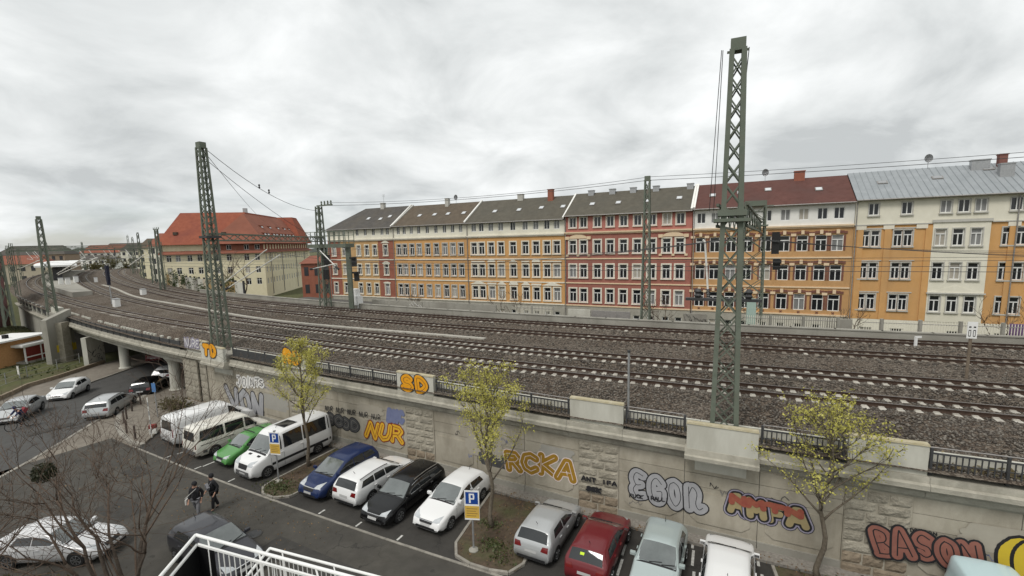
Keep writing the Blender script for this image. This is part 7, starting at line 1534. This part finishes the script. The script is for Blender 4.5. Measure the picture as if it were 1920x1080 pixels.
# ------------------------------------------------------------------ trees
def rot_about(v, axis, a): return Matrix.Rotation(a, 3, axis) @ v
def young_tree(label, base, h, rad, seed, leaves=1.0, lean=(0, 0), first=2.1):
    rs = random.Random(seed); t = thing('young_maple', label, 'tree', base, 0, 'young budding trees in the planted islands')
    N = 14; lead = [Vector((lean[0]*(k/N)**1.3*h+.10*math.sin(k*.9+seed), lean[1]*(k/N)**1.3*h+.08*math.cos(k*1.1+seed)-.08*math.cos(seed), h*.93*k/N)) for k in range(N+1)]; lead[0] = Vector((0, 0, -.05))
    b = MB(); b.path(lead, [.085*(1-k/N)**.8+.012+(.04 if k == 0 else 0) for k in range(N+1)], 9); b.build('trunk', M['bark'], t, smooth=True)
    at = lambda z: lead[min(N-1, int(z/(h*.93)*N))].lerp(lead[min(N, int(z/(h*.93)*N)+1)], (z/(h*.93)*N) % 1)
    limbs = MB(); tips = []; nl = 19
    for i in range(nl):
        f = i/(nl-1); z = first+(h*.86-first)*f; az = i*2.4+rs.uniform(-.5, .5); L = rad*(1.35 if f < .45 else 1.25-1.45*(f-.45))*rs.uniform(.75, 1.1); el = rs.uniform(.55, .95)+.25*f; p = at(z); d = Vector((math.cos(az)*math.cos(el), math.sin(az)*math.cos(el), math.sin(el))); pts = [p]; n = 7
        for k in range(n): d = (d+Vector((rs.gauss(0, .10), rs.gauss(0, .10), .05+rs.gauss(0, .06)))).normalized(); pts.append(pts[-1]+d*(L/n))
        r0 = .042*(1-f*.55); limbs.path(pts, [r0*(1-k/(n+.6)) for k in range(n+1)], 6)
        for k in range(2, n+1):
            for _ in range(2 if k < n else 3):
                d2 = (pts[k]-pts[k-1]).normalized(); a = Vector((rs.gauss(0, 1), rs.gauss(0, 1), rs.gauss(0, .6))); d2 = (d2+a*.55+Vector((0, 0, .25))).normalized(); l = rs.uniform(.3, .75)*(1.1-k/n*.35); q = [pts[k], pts[k]+d2*l*.5, pts[k]+d2*l*.95+Vector((0, 0, .06))]; limbs.path(q, [.011, .007, .004], 4); tips += [(q[1], .10), (q[2], .13), (q[2], .13)]
                for _2 in range(2): e = q[1]+(d2+Vector((rs.gauss(0, .7), rs.gauss(0, .7), rs.gauss(0, .4)))).normalized()*l*.45; limbs.path([q[1], e], [.006, .003], 3); tips.append((e, .10))
        tips.append((pts[-1], .15))
    limbs.build('limbs', M['bark'], t, smooth=True)
    P_ = []
    for p, s in tips:
        if rs.random() > .88*leaves: continue
        for _ in range(rs.randint(5, 10)): P_.append(p+Vector((rs.gauss(0, s), rs.gauss(0, s), rs.gauss(0, s*.8))))
    leaf_cloud(P_, .074, M['leaf'], 'crown', t, world=False); return t
young_tree('young budding maple beside the tall white minibus', C(39.35, 6.95, .06), 7.35, 1.8, 11, .8, (-.02, 0), 2.4)
young_tree('young budding maple in the middle island beside the parking sign', C(27.5, 7.55, .06), 6.8, 2.25, 23, .78, (-.03, 0))
young_tree('young budding maple at the bottom right in front of the red lettering', C(15.5, 5.9, .06), 6.5, 2.25, 5, .42, (.03, 0), 2.3)
def bare_tree(label, base, h, spread, seed, r0=.12, stems=1, depth=5, m_=None, name='bare_tree', up=.35, group=None, minr=.005, kids=(2, 4), lenf=.68):
    rs = random.Random(seed); t = thing(name, label, 'tree', base, 0, group); tr = MB(); br = MB(); ends = []
    def grow(p, d, L, r, lev):
        n = 5 if lev < 2 else 3; pts = [p]
        for k in range(n): d = (d+Vector((rs.gauss(0, .11), rs.gauss(0, .11), up*.12+rs.gauss(0, .07)))).normalized(); pts.append(pts[-1]+d*(L/n))
        (tr if lev == 0 else br).path(pts, [max(minr, r*(1-.45*k/n)) for k in range(n+1)], 8 if lev < 2 else 4 if lev < 4 else 3)
        if lev >= depth: ends.append(pts[-1]); return
        for i in range(rs.randint(*kids)):
            k = n if i == 0 else rs.randint(max(1, n//2), n); a = Vector((rs.gauss(0, 1), rs.gauss(0, 1), rs.gauss(0, .5))); d2 = (d+a*spread*(.30 if i == 0 else .62)+Vector((0, 0, up*.3))).normalized(); grow(pts[k], d2, L*lenf*rs.uniform(.75, 1.15), max(minr, r*.55*rs.uniform(.8, 1.1)), lev+1)
    for s in range(stems): a = 6.28*s/max(1, stems)+rs.uniform(-.4, .4); d = Vector((math.cos(a)*.35*(stems > 1), math.sin(a)*.35*(stems > 1), 1)).normalized(); grow(Vector((math.cos(a)*.15*(stems > 1), math.sin(a)*.15*(stems > 1), -.1)), d, h*.34, r0*rs.uniform(.8, 1.1), 0)
    tr.build('trunk', m_ or M['darkbark'], t, smooth=True); br.build('branches', m_ or M['twig'], t, smooth=True); return t
# big bare bush in the front yard, bottom left
BT = Vector((-13.3, 14.0, 0)); bt = bare_tree('large bare bush tree with fine twigs at the bottom left', BT, 8.6, 1.15, 42, .085, 7, 6, None, 'bare_bush', .26, None, .005, (2, 3), .74)
rm_ = ray(82, 886); f_ = 17.2/math.hypot(rm_.x, rm_.y)*1.0; mb = Vector((rm_.x*f_, rm_.y*f_, CAM_H+rm_.z*f_)); pts = []
for _ in range(900):
    v = Vector((random.gauss(0, 1), random.gauss(0, 1), random.gauss(0, 1))).normalized()*(.27*random.random()**.4); pts.append(mb+v)
leaf_cloud(pts, .06, leafmat('mistletoe', (0.012, 0.016, 0.006), (0.03, 0.035, 0.012), (0.05, 0.05, 0.02)), 'mistletoe_clump', bt)
b = MB()
for _ in range(14): v = Vector((random.gauss(0, 1), random.gauss(0, 1), random.gauss(0, 1))).normalized()*.4; b.path([mb, mb+v], [.012, .004], 4)
b.path([BT+Vector((-.3, .3, .8)), BT.lerp(mb, .45)+Vector((0, .2, .7)), mb], [.016, .012, .008], 6); b.build('clump_twigs', M['twig'], bt, world=True)
bare_tree('second thinner bare bush at the left picture edge', Vector((-18.5, 14.0, 0)), 6.4, 1.1, 9, .055, 6, 4, None, 'bare_bush', .25, None, .005, (2, 4), .72)
def hedge(label, pts0, h, name='low_hedge', n=900, m_='shrub', size=.16):
    t = thing(name, label, 'hedge', pts0[0]); pts = []
    for _ in range(n):
        k = random.random()*(len(pts0)-1); i = int(k); p = Vector(pts0[i]).lerp(Vector(pts0[i+1]), k-i); pts.append(p+Vector((random.gauss(0, .35), random.gauss(0, .35), abs(random.gauss(h*.5, h*.3)))))
    leaf_cloud(pts, size, M[m_], 'foliage', t); b = MB()
    for _ in range(40):
        k = random.random()*(len(pts0)-1); i = int(k); p = Vector(pts0[i]).lerp(Vector(pts0[i+1]), k-i); b.path([p, p+Vector((random.gauss(0, .2), random.gauss(0, .2), h*.9))], [.015, .005], 4)
    b.build('stems', M['twig'], t, world=True)
hedge('low dark shrubs under the bare bush at the bottom left edge', [(-21, 14.6, 0), (-18, 14.4, 0), (-15.5, 14.3, 0)], .9, n=1500)
hedge('scrubby bush behind the white panel van at the wall', [tuple(C(57.5, 5.6, .1)), tuple(C(55.5, 5.4, .1))], .8, n=700)
# small bare trees before the far houses, and one by the yellow block
for px, pyb, h, l, sd in ((965, 590, 8.2, 'small bare tree before the pediment house', 3), (1236, 600, 7.6, 'small bare tree before the red house', 4), (1592, 605, 6.4, 'small bare tree at the drainpipe before the wide cream house', 6), (1878, 612, 8.0, 'small bare tree before the wide cream house at the right edge', 8), (775, 575, 6.8, 'small bare tree before the plain orange house', 10)):
    u, z = FU(px, pyb, -8.0); p = FO+FN*-8.0+FD*u; bare_tree(l, Vector((p.x, p.y, -.4)), h, 1.0, sd, .09, 2, 4, None, 'bare_tree', .4, 'bare trees beyond the railway', .012)
p = P(452, 552, 0); f = 92/p.y; bare_tree('tall bare tree before the pale yellow block', Vector((ray(452, 552).x*92/ray(452, 552).y, 92, -1.4)), 15.5, .75, 12, .22, 2, 4, None, 'bare_tree', .5, 'bare trees beyond the railway', .02)
# grass tufts on the planted islands and along the wall foot, leaf litter
pts = []
for (s0, o0, n, rr) in ((38.9, 9.2, 420, .55), (26.8, 8.7, 220, .35), (27.6, 7.5, 120, .3), (26.2, 9.3, 80, .3), (15.2, 6.3, 150, .5)):
    for _ in range(n): s = s0+random.gauss(0, rr); o = o0+random.gauss(0, rr*.7); pts.append(C(s, o, .10+abs(random.gauss(0, .05))))
o = leaf_cloud(pts, .10, M['blade'], 'grass_tufts'); tag(o, 'short green grass tufts on the planted islands', 'grass', kind='stuff')
pts = []
for _ in range(2600):
    s = random.uniform(12, 41); o = random.uniform(4.8, 9.6)
    if 37.7 < s < 39.6 or 25.8 < s < 28.4 or 13.6 < s < 16.4: pts.append(C(s, o, .085+random.random()*.012))
for _ in range(500): s = random.uniform(33, 51); pts.append(C(s, 10.4+abs(random.gauss(0, 2.2)), .012))
for _ in range(900): s = random.uniform(10, 55); pts.append(C(s, OW(s)+.35+random.random()*.5, .14))
o = leaf_cloud(pts, .075, mat('dead_leaf', (0.13, 0.075, 0.035), (0.24, 0.16, 0.08), 20, .9), 'leaf_litter'); tag(o, 'dead brown leaves scattered over beds, lane and wall foot', 'leaves', kind='stuff')
pts = []
for _ in range(900):
    s = random.uniform(-4, 30); o = OW(s)-.2+random.gauss(0, .25); pts.append(C(s, min(o, OW(s)-.02), zbed(s, min(o, OW(s)))+abs(random.gauss(0, .10))))
o = leaf_cloud(pts, .16, leafmat('dry_grass', (0.22, 0.17, 0.09), (0.32, 0.26, 0.15), (0.16, 0.15, 0.06)), 'dry_grass'); tag(o, 'dry pale grass along the ballast edge behind the railings', 'grass', kind='stuff')
pts = []
for _ in range(5000):
    s = random.uniform(84, 128); o = random.uniform(3.5, 45); p = C(s, o); 
    pts.append((p.x, p.y, bankz(p.x, p.y)+.1+abs(random.gauss(0, .06))))
o = leaf_cloud(pts, .3, M['blade'], 'bank_grass'); tag(o, 'rough green grass on the bank around the kiosk', 'grass', kind='stuff')
# ------------------------------------------------------------------ people
SKIN = mat('skin', (0.42, 0.25, 0.18), None, rough=.6); HAIR = mat('dark_hair', (0.02, 0.015, 0.012), None, rough=.7); CLB = mat('black_cloth', (0.014, 0.014, 0.016), (0.024, 0.024, 0.026), 9, .9); JEAN = mat('dark_jeans', (0.03, 0.032, 0.04), (0.045, 0.047, 0.055), 9, .9); NAVY = mat('navy_cloth', (0.02, 0.025, 0.075), (0.03, 0.035, 0.10), 9, .85); CRED = mat('red_cloth', (0.25, 0.04, 0.05), (0.19, 0.03, 0.04), 6, .85); CWH = mat('white_cloth', (0.52, 0.51, 0.48), None, rough=.85); SHOE = mat('shoe', (0.03, 0.028, 0.026), None, rough=.6); GREYP = mat('grey_cloth', (0.14, 0.14, 0.15), (0.2, 0.2, 0.21), 9, .9)
def skin_obj(name, verts, edges, radii, m_, parent, root=0, sub=1):
    me = bpy.data.meshes.new(name); me.from_pydata(verts, edges, []); me.materials.append(m_); o = bpy.data.objects.new(name, me); COL.objects.link(o); o.parent = parent; md = o.modifiers.new('Skin', 'SKIN'); md.use_smooth_shade = True
    for i, r in enumerate(radii): sv = me.skin_vertices[0].data[i]; rr = r if isinstance(r, tuple) else (r, r); sv.radius = rr; sv.use_root = (i == root)
    sm = o.modifiers.new('Subsurf', 'SUBSURF'); sm.levels = sub; sm.render_levels = sub; return o
def chain(pts): return [(i, i+1) for i in range(len(pts)-1)]
def person(label, pos, rz, J, top, legs, bag=None, hood=True, name='person', shoes=True, low=True):
    """J: joint positions (local, facing -y): pelvis, chest, neck, head, l/r shoulder, elbow, wrist, hip, knee, ankle, toe"""
    t = thing(name, label, 'person', pos, rz); j = {k: Vector(v) for k, v in J.items()}
    # one continuous body: torso, head, arms and legs
    nm = ['pelvis', 'waist', 'chest', 'neck', 'head', 'crown', 'ls', 'le', 'lw', 'lh', 'rs', 're', 'rw', 'rh', 'lhip', 'lk', 'la', 'lt', 'rhip', 'rk', 'ra', 'rt']; j['waist'] = j['pelvis'].lerp(j['chest'], .5); d = (j['head']-j['neck']).normalized(); j['crown'] = j['head']+d*.11
    for s in 'lr': a = j[s+'w']; j[s+'h'] = a+(a-j[s+'e']).normalized()*.12
    rad = [.135, .125, .15, .055, .095, .07, .06, .048, .035, .03, .06, .048, .035, .03, .085, .06, .036, .022, .085, .06, .036, .022]
    ed = [('pelvis', 'waist'), ('waist', 'chest'), ('chest', 'neck'), ('neck', 'head'), ('head', 'crown'), ('chest', 'ls'), ('ls', 'le'), ('le', 'lw'), ('lw', 'lh'), ('chest', 'rs'), ('rs', 're'), ('re', 'rw'), ('rw', 'rh'), ('pelvis', 'lhip'), ('lhip', 'lk'), ('lk', 'la'), ('la', 'lt'), ('pelvis', 'rhip'), ('rhip', 'rk'), ('rk', 'ra'), ('ra', 'rt')]; ix = {n: i for i, n in enumerate(nm)}
    skin_obj('body', [j[n] for n in nm], [(ix[a], ix[c]) for a, c in ed], rad, SKIN, t)
    for s in 'lr':      # fingers: five short chains rooted in the palm
        a = j[s+'w']; dr = (j[s+'h']-a).normalized(); sd = dr.cross(Vector((0, 0, 1)));  sd = sd.normalized() if sd.length > .01 else Vector((1, 0, 0)); v = []; e = []; r = []
        v.append(a+dr*.05); r.append(.028)
        for k in range(4): n = len(v); o = sd*((k-1.5)*.018); l = (.075, .085, .08, .065)[k]; v += [a+dr*.10+o, a+dr*(.10+l*.55)+o*1.1+Vector((0, -.008, -.01)), a+dr*(.10+l)+o*1.1+Vector((0, -.03, -.02))]; r += [.011, .0095, .008]; e += [(0, n), (n, n+1), (n+1, n+2)]
        n = len(v); v += [a+dr*.07+sd*.035, a+dr*.11+sd*.055]; r += [.011, .009]; e += [(0, n), (n, n+1)]; skin_obj('hand', v, e, r, SKIN, t)
    c = [j['pelvis']+Vector((0, 0, .02)), j['waist'], j['chest'], j['neck']-Vector((0, 0, .03)), j['ls'], j['le'], j['le'].lerp(j['lw'], .93), j['rs'], j['re'], j['re'].lerp(j['rw'], .93), j['pelvis']-Vector((0, 0, .12))]
    skin_obj('jacket', c, [(10, 0), (0, 1), (1, 2), (2, 3), (2, 4), (4, 5), (5, 6), (2, 7), (7, 8), (8, 9)], [.185, .175, .19, .085, .088, .07, .058, .088, .07, .058, .195], top, t, 1)
    c = [j['pelvis']-Vector((0, 0, .01)), j['lhip'], j['lk'], j['la']+Vector((0, 0, .03)), j['rhip'], j['rk'], j['ra']+Vector((0, 0, .03))]; skin_obj('trousers', c, [(0, 1), (1, 2), (2, 3), (0, 4), (4, 5), (5, 6)], [.16, .108, .082, .068, .108, .082, .068], legs, t)
    for s in 'lr': skin_obj('shoe', [j[s+'a']-Vector((0, 0, .02)), j[s+'a'].lerp(j[s+'t'], .5)-Vector((0, 0, .03)), j[s+'t']], [(0, 1), (1, 2)], [.055, .05, .042], SHOE, t)
    hd = j['head']; h = MB(); h.lathe([(.02, .13), (.07, .115), (.105, .06), (.112, .0), (.10, -.05), (.07, -.09)], (0, 0, 0), 12); o = h.build('hair', HAIR if not hood else top, t, smooth=True); o.location = hd+Vector((0, .022, .03))
    for sx in (-.036, .036): q = MB(); q.lathe([(.0, -.012), (.012, 0), (.0, .012)], n=6); o = q.build('eye', M['black'], t); o.location = hd+Vector((sx, -.092, .01))
    q = MB(); q.add([(-.014, -.088, -.005), (.014, -.088, -.005), (0, -.118, -.03), (0, -.09, .03)], [(0, 1, 2), (0, 2, 3), (1, 3, 2)]); o = q.build('nose', SKIN, t); o.location = hd; q = MB(); q.bx(-.024, .024, -.094, -.088, -.058, -.050); o = q.build('mouth', mat('lip', (0.25, 0.1, 0.09), None), t); o.location = hd
    if bag: bag(t, j)
    return t
def walkJ(h=1.72, st=.26, arm=.15):
    k = h/1.72; J = dict(pelvis=(0, 0, .93), chest=(0, -.02, 1.30), neck=(0, -.03, 1.47), head=(0, -.05, 1.60), ls=(.18, -.02, 1.40), rs=(-.18, -.02, 1.40), le=(.25, .04+arm*.5, 1.13), lw=(.24, -.08+arm*.4, .90), re=(-.25, .04-arm*.3, 1.13), rw=(-.22, -.16-arm*.3, .93), lhip=(.10, 0, .86), lk=(.10, -st*.45, .48), la=(.10, -st*.6, .08), lt=(.11, -st*.6-.16, .035), rhip=(-.10, 0, .86), rk=(-.10, st*.25, .48), ra=(-.10, st*.85, .10), rt=(-.11, st*.85-.15, .035)); return {n: (v[0]*k, v[1]*k, v[2]*k) for n, v in J.items()}
def tote(t, j):
    b = MB(); c = j['rw']+Vector((-.08, .0, -.02)); b.box(c+Vector((0, 0, -.02)), (.06, .22, .24)); o = b.build('white_bag', CWH, t); b = MB(); b.path([c+Vector((0, -.12, .18)), j['ls']+Vector((-.1, -.16, .02)), j['ls']+Vector((-.04, .1, .06)), c+Vector((0, .12, .18))], .012, 5); b.build('bag_strap', CWH, t)
def sling(t, j):
    b = MB(); c = j['chest']+Vector((.02, -.22, -.12)); b.box(c, (.30, .12, .18), M=Matrix.Rotation(.5, 3, 'Y')); b.build('belt_bag', GREYP, t); b = MB(); b.path([j['ls']+Vector((-.05, 0, .1)), c+Vector((.1, .02, .08)), c, j['pelvis']+Vector((-.17, 0, .1))], .012, 5); b.build('bag_strap', GREYP, t)
pa, pb = C(*SO(P(372, 968)), 0), C(*SO(P(404, 955)), 0)
person('pedestrian in black jacket carrying a white shoulder bag on the lane', pa, heading(40, True)+math.pi/2+.6, walkJ(1.70), CLB, GREYP, tote)
person('pedestrian in black clothes with a small bag across the chest on the lane', pb, heading(40, True)+math.pi/2-.2, walkJ(1.80, .2), CLB, CLB, sling)
# cyclist
def bicycle(label, pos, ang):
    t = thing('bicycle', label, 'bicycle', pos, ang); W = MB(); 
    for nm, x in (('front_wheel', .53), ('rear_wheel', -.53)):
        w = MB(); pts = [(x+.34*math.cos(a), 0, .34+.34*math.sin(a)) for a in np.linspace(0, 2*math.pi, 25)]; w.path(pts, .022, 6); o = w.build(nm, TY, t); s = MB()
        for k in range(12): a = 2*math.pi*k/12; s.path([(x, 0, .34), (x+.33*math.cos(a), 0, .34+.33*math.sin(a))], .003, 3)
        s.build('spokes', CH, o)
    f = MB(); 
    for a, c in (((-.53, 0, .34), (-.10, 0, .30)), ((-.10, 0, .30), (-.22, 0, .88)), ((-.18, 0, .80), (.38, 0, .84)), ((-.10, 0, .30), (.40, 0, .74)), ((-.53, 0, .34), (-.18, 0, .80)), ((.36, 0, .98), (.53, 0, .34))): f.tube(a, c, .018, n=6)
    f.build('frame', CB, t); s = MB(); s.lathe([(.03, .88), (.11, .90), (.10, .94), (.02, .95)], (-.24, 0, 0), 10); s.build('saddle', CB, t); h = MB(); h.path([(.30, -.28, 1.03), (.36, -.1, 1.0), (.36, .1, 1.0), (.30, .28, 1.03)], .015, 6); h.build('handlebar', CB, t); return t
ca, cb = G(54, 799), G(26, 807); dv = (cb-ca); ang = math.atan2(dv.y, dv.x); cpos = (ca+cb)/2; bicycle('dark bicycle ridden along the street at the left edge', cpos, ang)
JC = dict(pelvis=(0, .24, .97), chest=(0, -.04, 1.30), neck=(0, -.14, 1.43), head=(0, -.22, 1.55), ls=(.18, -.08, 1.37), rs=(-.18, -.08, 1.37), le=(.26, -.22, 1.16), lw=(.25, -.36, 1.06), re=(-.26, -.22, 1.16), rw=(-.25, -.36, 1.06), lhip=(.10, .2, .92), lk=(.11, -.16, .70), la=(.10, .04, .36), lt=(.10, -.12, .30), rhip=(-.10, .2, .92), rk=(-.11, -.06, .56), ra=(-.10, .12, .16), rt=(-.10, -.04, .12))
def rucksack(t, j):
    b = MB(); c = j['chest'].lerp(j['pelvis'], .4)+Vector((0, .20, .06)); b.box(c, (.32, .20, .44), M=Matrix.Rotation(-.6, 3, 'X')); b.box(c+Vector((0, .11, -.05)), (.24, .08, .24), M=Matrix.Rotation(-.6, 3, 'X')); b.build('red_rucksack', CRED, t)
person('cyclist in navy jacket with a red rucksack on the street', cpos, ang+math.pi/2, JC, NAVY, JEAN, rucksack)
# person leaning out of the open attic window
JW = {k: v for k, v in walkJ(1.7, .05).items()}; wp = FO+FD*(B5[0]-.05)+FN*.42; person('person in a white shirt leaning at the open attic window', Vector((wp.x, wp.y, 13.55)), FA, JW, CWH, GREYP, hood=False)
# ------------------------------------------------------------------ white railings of the viewer's own building, bottom edge
def gallery(label, cor, side, front, nb, drop, black):
    z = cor.z; t = thing('gallery_railing', label, 'railing', cor); T = Vector(cor); dn = Vector((0, 0, -1)); inn = ((side-cor).normalized()*.06+(front-cor).normalized()*.06)
    for a, c, nm in ((cor, front, 'handrail'), (cor, side, 'handrail')): b = MB(); b.tube(a-T, c-T, .024, n=10); b.build(nm, M['white'], t)
    c2 = cor+inn+dn*.10; f2 = front+inn+dn*.10; s2 = side+inn+dn*.10
    for a, c in ((c2, f2), (c2, s2)): b = MB(); b.beam(a-T, c-T, .03, .03); b.build('upper_rail', M['white'], t); b = MB(); b.beam(a+dn*drop-T, c+dn*drop-T, .03, .03); b.build('lower_rail', M['white'], t)
    L = (f2-c2).length; n = int(L/.105)
    for i in range(n):
        p = c2.lerp(f2, i/n)
        if black and (p-c2).length < .35: continue
        b = MB(); b.tube(p-T, p+dn*drop-T, .008, n=5); b.build('bar', M['white'], t)
    for k in range(4):
        p = c2.lerp(f2, (k+.25)/3.5) if (k+.25)/3.5 < 1 else f2; b = MB(); b.beam(p+Vector((0, 0, .10))-T-inn, p-T, .02); b.beam(p-T, p+dn*(drop+.2)-T, .03); b.build('post', M['white'], t)
    if black:
        b = MB(); q = c2.lerp(f2, .35/L); e = inn*.25; b.add([c2+e-T, s2+e-T, s2+e+dn*1.1-T, c2+e+dn*1.1-T], [(0, 1, 2, 3), (3, 2, 1, 0)]); b.add([c2+e-T, q+e-T, q+e+dn*1.1-T, c2+e+dn*1.1-T], [(0, 1, 2, 3), (3, 2, 1, 0)]); b.add([c2+e+dn*.95-T, q+e+dn*.95-T, (q+(side-cor))+e+dn*.95-T, s2+e+dn*.95-T], [(0, 1, 2, 3)]); b.build('black_screen', M['black'], t)
    b = MB(); fl = [c2+dn*(drop+.12), f2+dn*(drop+.12), f2+(side-cor)+dn*(drop+.12), s2+dn*(drop+.12)]; b.add([v-T for v in fl]+[v-T+dn*.15 for v in fl], [(0, 1, 2, 3), (7, 6, 5, 4), (0, 4, 5, 1), (1, 5, 6, 2), (2, 6, 7, 3), (3, 7, 4, 0)]); b.build('floor_slab', M['oldconcrete'], t)
A1 = P(367, 1003, 8.0); F1_ = P(655, 1081, 8.0); d1 = (F1_-A1); gallery('white tubular railing with a black screen at the bottom edge', A1, P(296, 1086, 8.0), A1+d1*1.25, 20, .95, True)
A2 = P(506, 1028, 6.6); gallery('lower white barred railing right of the black screen at the bottom edge', A2, P(455, 1090, 6.6), A2+d1.normalized()*4.2, 20, .95, False)
